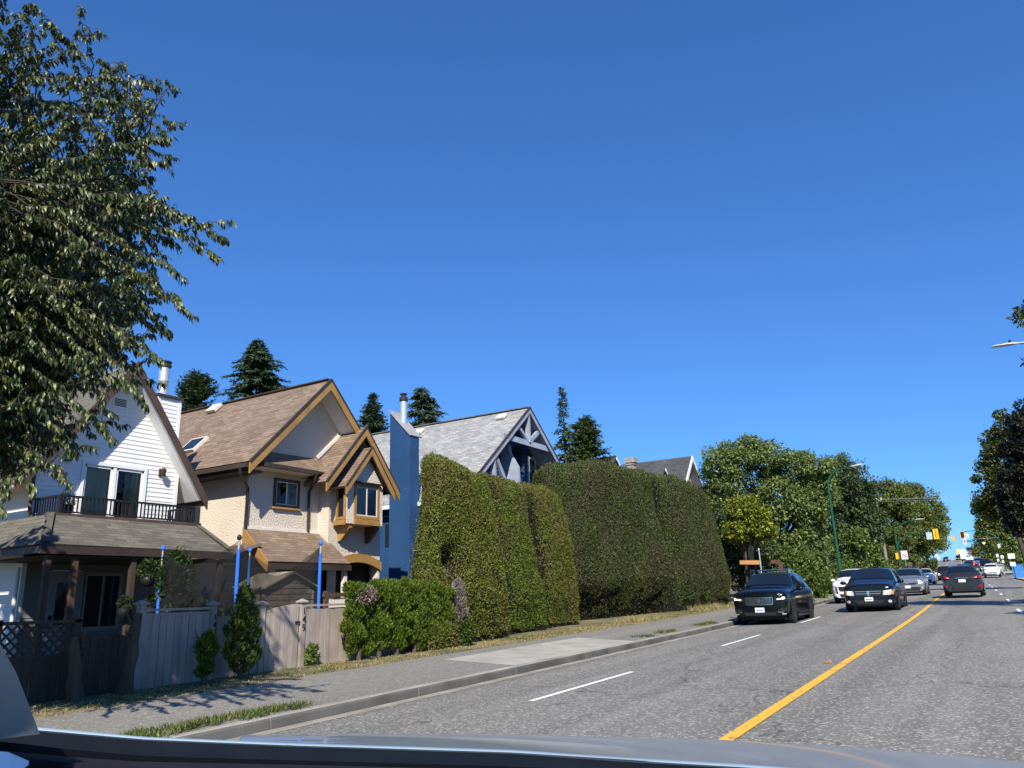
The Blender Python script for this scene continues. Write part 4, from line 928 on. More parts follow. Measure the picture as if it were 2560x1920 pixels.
def hedge(label, y0, y1, xfb, ztop, thick=2.4, taper=.16, lean=(0, 0), endr=1.0, leafm=None, L=.075, dens=900, holes=(), under=None, seed=1, amp=.10, dy=.16, xslope=0.0, group='tall trimmed hedges', skew=0.0, bare=0.0):
    leafm = leafm or m_hedge
    ny = max(6, int((y1-y0)/dy)); J = 46; G = np.zeros((ny+1, J, 3)); ends = np.zeros((ny+1, J))
    for i in range(ny+1):
        y = y0+(y1-y0)*i/ny; d = min(y-y0, y1-y); e = 0 if d > endr else 1-math.sqrt(max(0, 1-(1-d/endr)**2))
        zb = float(gz(np.array(-11.), np.array(y)))-.05; zt = ztop(y)-.25*e; xf = xfb+xslope*(y-y0); th = thick*(1-.75*e); xc = xf-thick/2
        h = zt-zb
        for j in range(J):
            s = j/(J-1); r_ = .3
            if s < .62: v = s/.62; z = zb+(h-.0)*v; x = xc+th/2-taper*h*v*(1 if v < .9 else 1)-(.30*max(0, (v-.9)/.1)**2); z -= .12*max(0, (v-.9)/.1)**2*0
            elif s < .8: v = (s-.62)/.18; a = xc+th/2-taper*h-.30; c = xc-th/2+.3; x = a+(c-a)*v; z = zt+.10*sin(pi*v)
            else: v = (s-.8)/.2; x = xc-th/2+.3*(1-v); z = zt-(h)*v
            if under and under[0] < y < under[1] and s < .15: x -= under[2]*(1-s/.15)*min(1, (y-under[0])*1.5, (under[1]-y)*1.5)
            w0, w1 = max(0, 1-(y-y0)/2.0), max(0, 1-(y1-y)/2.0)
            G[i, j] = (x, y+lean[0]*w0*(z-zb)/max(h, .1)-lean[1]*w1*(z-zb)/max(h, .1)*min(1, max(0, 1-(xf-taper*(z-zb)-x)/1.5))+skew*max(0, xf-x)*max(0, 1-(y-y0)/4.0), z)
    Nn = np.zeros_like(G); Nn[1:-1, 1:-1] = np.cross(G[1:-1, 2:]-G[1:-1, :-2], G[2:, 1:-1]-G[:-2, 1:-1]); Nn = -unit(Nn)
    if (Nn[ny//2, 10]@np.array([1, 0, 0])) < 0: Nn = -Nn
    P = G.reshape(-1, 3); disp = amp*vnoise(P, 1.1, seed)+.5*amp*vnoise(P, 3.2, seed+5)
    gate = np.zeros(len(P))
    for (hy, hz, ry, rz, dp) in holes:
        k = np.exp(-(((P[:, 1]-hy)/ry)**2+((P[:, 2]-hz)/rz)**2)*1.6)*(P[:, 0] > xfb-thick*.6); disp = disp-dp*k; gate = np.maximum(gate, k)
    P = P+Nn.reshape(-1, 3)*disp[:, None]; G = P.reshape(G.shape); gate = gate.reshape(G.shape[:2])
    Q = np.stack([G[:-1, :-1], G[1:, :-1], G[1:, 1:], G[:-1, 1:]], 2).reshape(-1, 4, 3)
    idx = np.arange(G.shape[0]*J).reshape(G.shape[0], J); F = np.stack([idx[:-1, :-1], idx[1:, :-1], idx[1:, 1:], idx[:-1, 1:]], 2).reshape(-1, 4)
    # end closings
    half = J//2; capq = []
    for i in (0, ny):
        for j in range(half): capq.append([G[i, j], G[i, j+1], G[i, J-2-j], G[i, J-1-j]])
    capq = np.array(capq)
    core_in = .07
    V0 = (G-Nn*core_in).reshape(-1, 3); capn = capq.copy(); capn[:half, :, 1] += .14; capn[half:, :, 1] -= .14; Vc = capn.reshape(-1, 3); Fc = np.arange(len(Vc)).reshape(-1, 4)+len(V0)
    back = np.repeat((np.arange(J-1)/(J-1))[None], ny, 0).reshape(-1) > .82
    C1, N1 = sample_quads(Q[~back], dens); C2, N2 = sample_quads(Q[back], dens*.2); C3, N3 = sample_quads(capq, dens)
    gq = gate[:-1, :-1].reshape(-1)
    Nmid = np.array([-(xfb*0)-1, 0, 0])
    C = np.concatenate([C1, C2, C3]); cen = np.array([xfb-thick/2, 0, 0]); Nv = np.concatenate([N1, N2, N3])
    # outward: away from the hedge axis
    ax = C.copy(); ax[:, 0] = xfb-thick/2+xslope*(C[:, 1]-y0); ax[:, 1] = np.clip(C[:, 1], y0+endr, y1-endr); ax[:, 2] = np.minimum(C[:, 2], 1e9)-.3
    out = unit(C-ax); Nv = np.where((np.sum(Nv*out, 1) < 0)[:, None], -Nv, Nv)
    if holes:
        keep = np.ones(len(C), bool)
        for (hy, hz, ry, rz, dp) in holes: keep &= RNG.random(len(C)) > 1.05*np.exp(-(((C[:, 1]-hy)/ry)**2+((C[:, 2]-hz)/rz)**2)*1.2)
        C, Nv = C[keep], Nv[keep]
    if bare:
        k = (C[:, 1] > y0+bare*RNG.uniform(.6, 1.3, len(C))) | (RNG.random(len(C)) < .12) | (C[:, 2] > ztop(y0)-.25); C, Nv = C[k], Nv[k]  # leaves dropped at the end so the black core reads as cleft shade
    if under:
        zf = zr(C[:, 1])+.12; hh = (.30+.28*vnoise(C, 2.2, seed+31)+.15*vnoise(C, 6.0, seed+33))*(under[3] if len(under) > 3 else 1)
        k = (C[:, 2]-zf > hh) | (C[:, 1] < under[0]) | (C[:, 1] > under[1]) | (RNG.random(len(C)) < .10); C, Nv = C[k], Nv[k]
    n = len(C); rn = RNG.normal(size=(n, 3))
    cl = vnoise(C, 9.0, seed+9)[:, None]
    C = C+Nv*(RNG.uniform(-.07, .05, (n, 1))+.035*cl)
    A = unit(Nv*.4+rn*.5+np.array([0, 0, .5])); Nl = unit(Nv+RNG.normal(size=(n, 3))*.42)
    V, Fl = leaf_arrays(C-A*L*.4, A, Nl, L*RNG.uniform(.6, 1.5, n)*np.where(RNG.random(n) < .02, 2.4, 1), L*.55*RNG.uniform(.7, 1.3, n))
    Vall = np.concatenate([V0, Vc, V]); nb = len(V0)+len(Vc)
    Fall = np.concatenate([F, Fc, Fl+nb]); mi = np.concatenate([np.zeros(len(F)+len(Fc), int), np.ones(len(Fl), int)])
    o = np_mesh('trimmed_hedge', Vall, Fall, [m_core, leafm], midx=mi); return tag(o, label, 'hedge', group)
hA = hedge('tall trimmed cedar hedge with a dark bare hole low in its left end', 14.85, 19.85, -11.6, lambda y: 5.30+.10*sin((y-15)*.9)-.05*max(0, y-18), 2.2, .15, (1.25, .0), .75, skew=.75, under=(16.6, 19.8, .45, .7), holes=((16.85, 2.5, .48, .45, .9), (16.75, 1.7, .28, .5, .35)), L=.048, dens=2000, seed=3, amp=.13)
hB = hedge('narrow trimmed cedar hedge between two wider hedges, tops level with the balcony', 20.35, 23.05, -12.35, lambda y: 5.36, 2.0, .15, (.0, .0), .5, skew=.0, bare=.42, under=(20.4, 23, .4, .7), leafm=m_hedge_gr, seed=8, L=.048, dens=2100)
hC = hedge('trimmed cedar hedge with a sharp sloping right edge left of the dark hedge', 23.4, 26.05, -12.6, lambda y: 5.32, 2.0, .15, (.0, .15), .5, skew=.0, bare=.36, under=(23.5, 26, .4, .6), leafm=m_hedge_br, seed=12, L=.048, dens=2100)
zD = lambda y: float(np.interp(y, [24, 26, 31, 36, 40, 41.5, 43], [6.4, 6.6, 7.0, 7.05, 6.75, 6.2, 5.0]))
hD = hedge('very long dark trimmed hedge, hollow along its foot, reaching above the neighbours', 25.2, 34.35, -13.65, zD, 2.6, .11, (.2, .1), .8, skew=1.2, leafm=m_hedge_dk, L=.055, dens=1500, under=(26.2, 34.4, 1.1, 2.2), seed=21, amp=.13, xslope=.19)
hE = hedge('dark trimmed hedge at the right end of the hedge line beside the black SUV', 34.7, 41.6, -11.75, zD, 3.0, .12, (.0, .45), 1.6, m_hedge_dk, .06, 1300, seed=27, amp=.13, xslope=.08, bare=.3, under=(34.8, 41.5, .5, 1.2))
b = MB()
for k in range(46):
    y, z = 16.65+RNG.normal()*.28, 2.0+RNG.normal()*.3; a = RNG.uniform(-.5, .5)
    b.tube([(-12.75, y+.2, z+.3), (-12.5, y+.15+.2*a, z+.3), (-12.2+RNG.uniform(-.2, .06), y+.1+.4*a, z+RNG.uniform(.0, .5))], [.014, .01, .004], 4, caps=False)
b.build('dead_twigs', [m_twig], hA, world=True)
# ---- small cedars
def cedar(label, x, y, h, rad, leafm, lobes, dens=1.0, group=None, dead=False, trunk_h=None, spray=.068):
    z0 = float(gz(np.array(x), np.array(y)))
    r = thing('small_cedar', (x, y, z0), label, 'cedar', group)
    b = MB(); b.tube([(x, y, z0-.05), (x+.02, y+.02, z0+h*.35), (x-.01, y-.02, z0+h*.7), (x, y, z0+h*.92)], [.055, .045, .03, .01], 7)
    for k in range(10):
        a = RNG.uniform(0, 6.28); z = z0+h*RNG.uniform(.15, .8); b.tube([(x, y, z), (x+rad*.5*cos(a), y+rad*.5*sin(a), z+.1), (x+rad*.8*cos(a), y+rad*.8*sin(a), z+.25)], [.014, .01, .004], 4, caps=False)
    b.build('trunk', [m_bark], r)
    Vs, Fs, n0 = [], [], 0
    for (du, dv, dz, rr, rz) in lobes:
        n = int(1350*dens*(rr*rz)/(.25*.3)); u = unit(RNG.normal(size=(n, 3))); s = RNG.uniform(.55, 1.05, (n, 1))**.5
        C = np.array((x+du, y+dv, z0+dz))+u*s*np.array((rr, rr, rz))
        # vertical fans, clumped
        th = np.arctan2(u[:, 1], u[:, 0])+RNG.normal(size=n)*.5; fanN = np.stack([-np.sin(th*3), np.cos(th*3), RNG.normal(size=n)*.3], 1)
        A = unit(u*np.array((.7, .7, .25))+np.array((0, 0, .75))+RNG.normal(size=(n, 3))*.3)
        V, F = leaf_arrays(C-A*spray*.5, A, unit(fanN), spray*RNG.uniform(.7, 1.5, n), spray*.42*RNG.uniform(.7, 1.3, n)); Vs.append(V); Fs.append(F+n0); n0 += len(V)
    np_mesh('crown', np.concatenate(Vs), np.concatenate(Fs), leafm, r)
    return r
cedar('knee high cedar shrub with two rounded clumps before the fence', -11.6, 9.08, .85, .26, m_thuja, [(0, .02, .66, .15, .16), (.05, -.1, .6, .13, .15), (0, .12, .55, .13, .12), (0, -.03, .45, .12, .12), (.03, .03, .26, .13, .12), (0, -.08, .2, .1, .09), (.02, .05, .78, .08, .1)], .8)
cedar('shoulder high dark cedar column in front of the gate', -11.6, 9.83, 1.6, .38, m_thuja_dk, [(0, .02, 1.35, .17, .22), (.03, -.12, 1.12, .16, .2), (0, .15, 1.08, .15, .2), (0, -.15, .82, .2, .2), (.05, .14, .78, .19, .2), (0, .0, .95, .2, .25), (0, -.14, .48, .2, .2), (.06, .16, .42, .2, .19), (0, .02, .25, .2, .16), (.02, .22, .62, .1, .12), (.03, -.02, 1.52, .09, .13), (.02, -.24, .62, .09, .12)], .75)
row = [(13.05, 1.95, 'leftmost of the cedar row, with a grey dead patch at its top'), (13.7, 2.0, 'second cedar of the low row, full to the top'), (14.3, 2.03, 'third cedar of the low row, split by a gap showing fence'), (14.95, 2.0, 'fourth cedar of the low row, right of the split'), (15.55, 1.95, 'fifth cedar of the low row, next to the last green one'), (16.1, 1.85, 'last green cedar of the low row, before the dead one')]
for k, (y, zt, lab) in enumerate(row):
    z0 = float(gz(np.array(-11.75), np.array(y))); h = zt-z0; lb = []
    for q in range(19):
        f = (q+.5)/19; lb.append((RNG.uniform(-.08, .10), RNG.uniform(-.22, .22), .2+f*(h-.34), RNG.uniform(.12, .24)*(1.0 if f > .3 else .75), RNG.uniform(.12, .24)))
    if k == 0: lb = [l for l in lb if not (.55*h < l[2] < .95*h and abs(l[1]) < .12)]
    for q in range(3): lb.append((RNG.uniform(-.1, .1), -.22+.22*q, h-.14+RNG.uniform(-.05, .04), .17, .15))
    c = cedar(lab, -11.75, y, h, .3, m_thuja, lb, 1.0, 'low cedar row along the walk')
    if k == 0:
        V, F = leaf_cloud((-11.55, y, z0+h-.28), (.1, .26, .16), 700, .09, .02); np_mesh('dead_patch', V, F, m_dead, c)
dc = cedar('dead grey cedar with an orange tinge between the low row and the big hedge', -11.7, 16.68, 1.7, .25, m_dead, [(0, 0, 1.15, .2, .5), (.02, .05, .75, .22, .3)], .55)
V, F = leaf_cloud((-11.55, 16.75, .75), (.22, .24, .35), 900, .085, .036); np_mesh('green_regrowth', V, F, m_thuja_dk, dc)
# weed against the fence, climber and potted plants at the porch
def plant(name, label, cat, c, rad, n, L, leafm, stem=True, group=None):
    o = MB(); o.tube([(c[0], c[1], c[2]-rad[2]*1.2), (c[0], c[1], c[2])], .012, 5); r = tag(o.build(name, [m_bark]), label, cat, group)
    V, F = leaf_cloud(c, rad, n, L, L*.55, .2, .1); np_mesh('foliage', V, F, leafm, r); return r
plant('weed', 'leafy weed sprouting at the foot of the 149 post', 'weed', (-12.0, 11.95, .52), (.12, .16, .24), 220, .09, m_bush)
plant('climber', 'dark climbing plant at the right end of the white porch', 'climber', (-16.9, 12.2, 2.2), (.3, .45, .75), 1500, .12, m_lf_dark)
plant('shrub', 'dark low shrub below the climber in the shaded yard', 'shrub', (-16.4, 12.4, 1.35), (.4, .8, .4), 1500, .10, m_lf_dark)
for (c, s, lab) in (((-17.3, 11.75, 2.35), 1, 'dark hanging basket under the porch roof'), ):
    b = MB(); b.lathe((c[0], c[1], c[2]-.3), [(.05, 0), (.14, .05), (.19, .25), (.17, .25)], 10); b.tube([(c[0], c[1], c[2]-.05), (c[0], c[1], c[2]+.45)], .006, 4); o = tag(b.build('hanging_basket', [m_black]), lab, 'basket')
    V, F = leaf_cloud((c[0], c[1], c[2]+.1), (.24, .24, .22), 420, .09, .045); np_mesh('foliage', V, F, m_lf_dark, o)
for (c, lab) in (((-17.4, 11.28, 1.36), 'round pot of flowers on the porch railing'), ((-17.4, 11.95, 1.36), 'second plant pot on the porch railing, right of the round one')):
    b = MB(); b.lathe(c, [(.07, 0), (.13, .08), (.14, .16), (.11, .22), (.12, .24)], 12); o = tag(b.build('flower_pot', [m_black]), lab, 'pot', 'pots on the porch railing')
    V, F = leaf_cloud((c[0], c[1], c[2]+.34), (.14, .14, .14), 200, .07, .035); np_mesh('foliage', V, F, m_lf_dark, o)
# ---- conifers
def conifer(label, base, ztop, zlow, rmax, leafm, whorl=.55, droop=.25, nper=6, seed=1, dens=1.0, shape=1.0, spray=.34, lift=.1, group='conifers behind the houses'):
    g = np.random.default_rng(seed); x, y, z0 = base
    r = thing('conifer', base, label, 'conifer', group)
    b = MB(); H = ztop-z0; b.tube([(x, y, z0-.2), (x, y, z0+H*.5), (x, y, ztop)], [.035*H*.55, .02*H*.5, .01], 8)
    Cs, As, Ns, Ls = [], [], [], []; z = zlow
    while z < ztop-.1:
        f = (ztop-z)/(ztop-zlow); R = rmax*(f**shape)*g.uniform(.75, 1.12)+.12
        for k in range(int(nper*1.7)):
            a = g.uniform(0, 2*pi); L = R*g.uniform(.65, 1.1); n = max(4, int(L*11*dens)); t = np.linspace(.12, 1, n)
            zz = z+g.uniform(-.2, .2)+L*(lift*t-droop*t**2*1.0)
            pts = np.stack([x+np.cos(a)*L*t, y+np.sin(a)*L*t, zz], 1)
            if L > rmax*.45: b.tube([(x, y, z)]+[tuple(pts[int(q)]) for q in (n*.35, n*.7, n-1)], [.035, .025, .015, .006], 4, caps=False)
            tang = unit(np.gradient(pts, axis=0)); side = unit(np.cross(tang, [0, 0, 1.]))
            for s in (-1, 1, 0):
                jit = g.normal(size=(n, 3))*.22
                Cs.append(pts+g.normal(size=(n, 3))*.05); As.append(unit(tang*.75+side*s*.9+jit+np.array([0, 0, -.12]))); Ns.append(unit(np.array([0, 0, 1.])+g.normal(size=(n, 3))*.45)); Ls.append(spray*(1.15-.6*t)*g.uniform(.7, 1.3, n)*(1 if L > .6 else .7))
        z += whorl*g.uniform(.6, 1.3)*(.45+.55*f)
    C, A, Nn, L = map(np.concatenate, (Cs, As, Ns, Ls)); V, F = leaf_arrays(C, A, Nn, L, L*.42)
    b.build('trunk', [m_bark], r); np_mesh('crown', V, F, leafm, r); return r
def cpos(px, py, zd): p = atD(px, py, zd); return p
s_ = 2560/2212
def conif2(label, ap, lowy, halfw, zd, **kw):
    """apex pixel, pixel row of the lowest visible branches, half width there"""
    A = atD(ap[0]*s_, ap[1]*s_, zd); B_ = atD(ap[0]*s_, lowy*s_, zd); gzv = 1.0
    return conifer(label, (A[0], A[1], gzv), A[2], max(2.5, B_[2]-(A[2]-B_[2])*.25), halfw*s_/FPX*zd*1.2, **kw)
conif2('round topped pine between the white flue and the brown roof', (428, 812), 890, 40, 52, leafm=m_fir, droop=.0, lift=.55, shape=.45, whorl=.42, nper=9, seed=3, spray=.38, dens=1.2)
conif2('big dark fir rising behind the brown roof ridge', (560, 735), 850, 78, 60, leafm=m_fir, droop=.3, lift=.22, shape=.8, whorl=.5, nper=8, seed=4, spray=.42, dens=1.25)
conif2('narrow grey-green fir left of the blue chimney', (806, 852), 925, 34, 62, leafm=m_fir, droop=.1, lift=.3, shape=.75, whorl=.42, nper=8, seed=5, spray=.36, dens=1.2)
conif2('open fir with separate drooping boughs right of the blue chimney', (913, 830), 905, 42, 58, leafm=m_fir, droop=.25, lift=.12, shape=.7, whorl=.6, nper=7, seed=6, spray=.42, dens=1.1)
conif2('feathery thin hemlock with a bare tip right of the blue gable', (1214, 838), 985, 30, 46, leafm=m_fir2, droop=.32, lift=.12, shape=.85, whorl=.6, nper=5, seed=7, spray=.3, dens=.9)
conif2('bushy green cedar tree beside the feathery hemlock', (1262, 900), 1000, 52, 48, leafm=m_fir2, droop=.15, lift=.3, shape=.6, whorl=.36, nper=10, seed=8, spray=.3, dens=1.3)
# ---- broadleaf trees
def tree(name, label, cat, trunk, lobes, zd, leafm, L=.3, dens=1.0, clump=.9, group=None, trunk_r=.25, seed=1, fill=1.0, flat=.75):
    """lobes (px, py, rx, ry in 2212-wide photo pixels, depth offset) become ellipsoids at distance zd; trunk = ground pixel column"""
    g = np.random.default_rng(seed); E = []
    for lb in lobes:
        px, py, rx, ry = lb[:4]; dz = lb[4] if len(lb) > 4 else 0
        c = atD(px*s_, py*s_, zd+dz); k = s_/FPX*(zd+dz); E.append((c, rx*k, ry*k))
    tb = atD(trunk[0]*s_, trunk[1]*s_, zd); z0 = float(gz(np.array(tb[0]-float(xo(tb[1]))), np.array(tb[1]))); tb = np.array((tb[0], tb[1], z0))
    r = thing(name, tb, label, cat, group)
    b = MB(); top = sum(e[0] for e in E)/len(E); fork = tb+(top-tb)*.45; fork[0] = tb[0]+(top[0]-tb[0])*.3; fork[1] = tb[1]+(top[1]-tb[1])*.3
    b.tube([tb-np.array((0, 0, .2)), tb+(fork-tb)*.5+np.array((.05, .05, 0)), fork], [trunk_r, trunk_r*.8, trunk_r*.65], 9)
    Vs, Fs, n0 = [], [], 0
    for c, rx, ry in E:
        mid = fork+(c-fork)*.5+g.normal(size=3)*.2; b.tube([fork, mid, c], [trunk_r*.5, trunk_r*.3, trunk_r*.12], 6)
        vol = rx*rx*ry; nc = max(8, int(fill*10*(rx*ry)/(clump*clump)))
        u = unit(g.normal(size=(nc, 3))); rr = g.uniform(.35, 1.0, (nc, 1))**.45; cc = c+u*rr*np.array((rx, rx, ry))
        for q in range(nc):
            if q % 3 == 0: b.tube([mid+(c-mid)*g.uniform(0, 1), (c+cc[q])/2+g.normal(size=3)*.15, cc[q]], [trunk_r*.12, trunk_r*.08, .01], 4, caps=False)
            n = int(95*dens*g.uniform(.6, 1.3)); R = clump*g.uniform(.4, 1.0); w = unit(g.normal(size=(n, 3))); s = g.uniform(.2, 1, (n, 1))**.5
            C = cc[q]+w*s*np.array((R, R, R*flat))
            A = unit(w*.7+g.normal(size=(n, 3))*.6+np.array((0, 0, -.25))); Nn = unit(np.array((0, 0, .9))+w*.5+g.normal(size=(n, 3))*.5)
            l = L*g.uniform(.6, 1.3, n); V, F = leaf_arrays(C, A, Nn, l, l*.6); Vs.append(V); Fs.append(F+n0); n0 += len(V)
    b.build('trunk', [m_bark], r); np_mesh('crown', np.concatenate(Vs), np.concatenate(Fs), leafm, r); return r
tree('ash_tree', 'airy blue-green ash tree rising right of the hedges', 'tree', (1680, 1290), [(1560, 1010, 42, 52), (1600, 985, 45, 35), (1655, 990, 48, 38), (1715, 1020, 48, 45), (1590, 1065, 62, 55), (1680, 1075, 66, 60), (1745, 1090, 42, 55), (1700, 1150, 60, 60), (1640, 1150, 55, 45), (1740, 1180, 45, 55), (1762, 1010, 34, 30), (1770, 1060, 34, 40), (1560, 1090, 40, 55), (1575, 1160, 40, 50), (1690, 1210, 60, 45)], 53, m_ash, .2, 1.7, .8, seed=11)
tree('maple_tree', 'dark maple with a ragged top behind the first green lamp post', 'tree', (1830, 1260), [(1790, 1020, 40, 36), (1830, 1030, 42, 45), (1875, 1130, 34, 50), (1858, 1075, 30, 42), (1800, 1095, 55, 55), (1850, 1130, 40, 60), (1810, 1190, 55, 55)], 70, m_mapd, .25, 1.5, .95, seed=12)
tree('street_tree', 'broad street tree left of the utility pole top', 'tree', (1895, 1260), [(1900, 1070, 35, 34), (1935, 1075, 40, 35), (1880, 1130, 40, 55), (1925, 1140, 52, 55), (1900, 1200, 50, 50)], 100, m_mapm, .3, 1.4, 1.15, 'street trees up the left side', seed=13)
tree('street_tree', 'tall street tree right of the utility pole, above the mast arm', 'tree', (1975, 1255), [(1970, 1075, 32, 32), (1998, 1095, 30, 32), (1985, 1130, 48, 42), (1945, 1180, 40, 45), (1992, 1155, 38, 38)], 112, m_mapm, .33, 1.4, 1.25, 'street trees up the left side', seed=14)
tree('street_tree', 'street tree with its crown ending at the gap of sky over the road', 'tree', (2005, 1245), [(2020, 1125, 24, 32), (2026, 1158, 18, 24), (2006, 1168, 28, 26), (1980, 1185, 34, 20)], 128, m_mapm, .36, 1.3, 1.3, 'street trees up the left side', seed=15)
tree('yellow_tree', 'small tree with bright yellow-green leaves behind the end of the hedge', 'tree', (1615, 1270), [(1582, 1122, 18, 20), (1655, 1148, 16, 16), (1612, 1088, 18, 12), (1605, 1105, 34, 26), (1640, 1125, 30, 28), (1600, 1140, 36, 28), (1630, 1155, 34, 22)], 43, m_yel_l, .15, 1.6, .5, seed=16)
tree('dark_shrub', 'dark shaded shrub under the yellow-green tree', 'shrub', (1600, 1290), [(1575, 1130, 24, 40), (1570, 1190, 22, 40), (1615, 1175, 30, 30), (1590, 1190, 26, 32), (1640, 1195, 34, 28), (1600, 1240, 34, 35), (1650, 1240, 30, 30)], 46, m_mapd, .22, .8, .7, seed=17)
tree('leafy_bush', 'rounded light green bush behind the black SUV, left of the green lamp post', 'bush', (1705, 1300), [(1690, 1205, 30, 26), (1730, 1220, 34, 28), (1700, 1250, 42, 34), (1755, 1255, 32, 34), (1740, 1285, 36, 24)], 47, m_bush, .15, 1.6, .55, seed=18)
tree('leafy_bush', 'pale green bush behind the foot of the first green lamp post', 'bush', (1790, 1300), [(1775, 1240, 28, 36), (1800, 1265, 34, 32), (1830, 1280, 34, 26), (1840, 1240, 30, 30)], 54, m_bush, .17, 1.5, .6, seed=19)
tree('lime_tree', 'lime green young tree between the lamp post and the utility pole', 'tree', (1845, 1290), [(1840, 1165, 32, 22), (1822, 1190, 26, 24), (1865, 1195, 30, 28), (1885, 1225, 30, 26)], 60, m_yel_l if False else m_bush, .24, .85, .7, seed=20)
tree('dark_shrub', 'dark shrubs at the kerb behind the black minivan', 'shrub', (1870, 1290), [(1870, 1250, 36, 30), (1910, 1245, 36, 28), (1945, 1245, 30, 24)], 64, m_mapm, .26, .9, .8, seed=22)
tree('golden_cedar', 'sloping golden green cedar at the foot of the utility pole', 'cedar', (1920, 1260), [(1900, 1195, 20, 18), (1915, 1215, 28, 28), (1930, 1240, 24, 26)], 88, m_olive, .22, 1.4, .8, seed=23)
tree('roadside_shrub', 'green shrub on the bank beside the pedestrian', 'shrub', (2010, 1245), [(2003, 1228, 12, 18), (2015, 1222, 8, 14), (1995, 1235, 14, 12)], 145, m_olive, .4, .8, 1.0, seed=24)
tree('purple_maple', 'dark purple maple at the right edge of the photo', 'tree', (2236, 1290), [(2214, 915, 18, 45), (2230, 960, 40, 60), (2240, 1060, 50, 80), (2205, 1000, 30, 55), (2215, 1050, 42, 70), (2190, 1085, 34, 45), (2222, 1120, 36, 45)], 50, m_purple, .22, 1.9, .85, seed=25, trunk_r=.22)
tree('street_maple', 'olive green maple with pointed boughs left of the purple one', 'tree', (2232, 1275), [(2165, 925, 22, 32), (2150, 985, 26, 45), (2140, 1040, 30, 42), (2138, 1085, 28, 32), (2165, 1060, 28, 55), (2165, 1105, 26, 30)], 68, m_olive, .27, 1.6, .95, 'street maples up the right side', seed=26)
tree('street_maple', 'smaller maple whose crown leans over the right signal mast', 'tree', (2215, 1262), [(2120, 1100, 14, 26), (2125, 1145, 20, 22), (2140, 1165, 24, 26), (2150, 1120, 22, 30), (2170, 1150, 24, 34), (2190, 1165, 24, 34)], 152, m_mapm, .45, 1.2, 1.4, 'street maples up the right side', seed=28)
tree('street_maple', 'far maple above the queue of cars on the right', 'tree', (2160, 1240), [(2133, 1195, 20, 20), (2150, 1190, 20, 22), (2165, 1200, 18, 20), (2185, 1200, 22, 26), (2205, 1195, 22, 34)], 172, m_mapm, .5, .9, 1.6, 'street maples up the right side', seed=29)
tree('street_maple', 'farthest small tree beside the crest of the road', 'tree', (2118, 1215), [(2112, 1193, 8, 12), (2120, 1188, 9, 12)], 240, m_olive, .6, .9, 1.8, 'street maples up the right side', seed=30)
tree('roadside_shrub', 'bright shrub behind the bus stop signs on the right', 'shrub', (2195, 1240), [(2182, 1190, 14, 26), (2192, 1210, 12, 24)], 105, m_bush, .4, .9, 1.0, seed=31)
tree('overhanging_tree', 'tree outside the right edge reaching leaf tips over the lamp head', 'tree', (2330, 1350), [(2262, 690, 48, 40), (2268, 765, 50, 30), (2340, 720, 90, 110), (2350, 850, 90, 90)], 27, m_olive, .17, 1.0, .55, seed=32)
# trees on our side of the street, outside the frame, whose shade lies over the lanes
def side_tree(label, x, y, h, R, seed):
    g = np.random.default_rng(seed); z0 = float(zr(y))+.1; r = thing('street_maple' if x > 0 else 'yard_tree', (x, y, z0), label, 'tree', 'street maples up the right side' if x > 0 else None)
    b = MB(); b.tube([(x, y, z0-.2), (x+.1, y, z0+h*.4), (x, y+.1, z0+h*.8)], [.25, .2, .08], 8); b.build('trunk', [m_bark], r)
    n = 9000; u = unit(g.normal(size=(n, 3))); s = g.uniform(.1, 1, (n, 1))**.5; cl = u*s*np.array((R, R, h*.36)); cl = cl+.4*np.sin(cl[:, [1, 2, 0]]*2.3+seed)
    V, F = leaf_arrays(np.array((x, y, z0+h*.62))+cl, unit(g.normal(size=(n, 3))), unit(g.normal(size=(n, 3))+np.array((0, 0, 1))), g.uniform(.25, .45, n), g.uniform(.16, .3, n)); np_mesh('crown', V, F, m_olive, r)
side_tree('broad tree outside the left edge of the picture, shading the white porch', -15.4, 3.0, 7.8, 3.3, 9)
side_tree('maple on the near right verge, out of the picture, shading the lane', 8.2, 24, 9, 3.0, 5)
side_tree('maple beside the grey hatchback on the right verge, shading two lanes', 8.4, 33, 9.5, 3.2, 6)
# ------------------------------------------------------------------ cherry tree at the left edge
def leaf6(C, A, Nn, L, Wd, curl):
    A = unit(A); S = unit(np.cross(A, Nn)); U = unit(np.cross(S, A)); L = L[:, None]; Wd = Wd[:, None]; curl = curl[:, None]
    m1 = C+A*L*.33+U*L*.07*curl; m2 = C+A*L*.68+U*L*.02*curl; tip = C+A*L-U*L*.16*curl
    V = np.stack([C, m1+S*Wd*.5+U*Wd*.12, m1-S*Wd*.5+U*Wd*.12, m2+S*Wd*.38+U*Wd*.1, m2-S*Wd*.38+U*Wd*.1, tip, m1, m2], 1).reshape(-1, 3); k = np.arange(len(C))[:, None]*8
    T = np.concatenate([k+np.array([[0, 1, 6]]), k+np.array([[0, 6, 2]]), k+np.array([[3, 5, 7]]), k+np.array([[7, 5, 4]])]); Q = np.concatenate([k+np.array([[1, 3, 7, 6]]), k+np.array([[6, 7, 4, 2]])])
    return V, T, Q
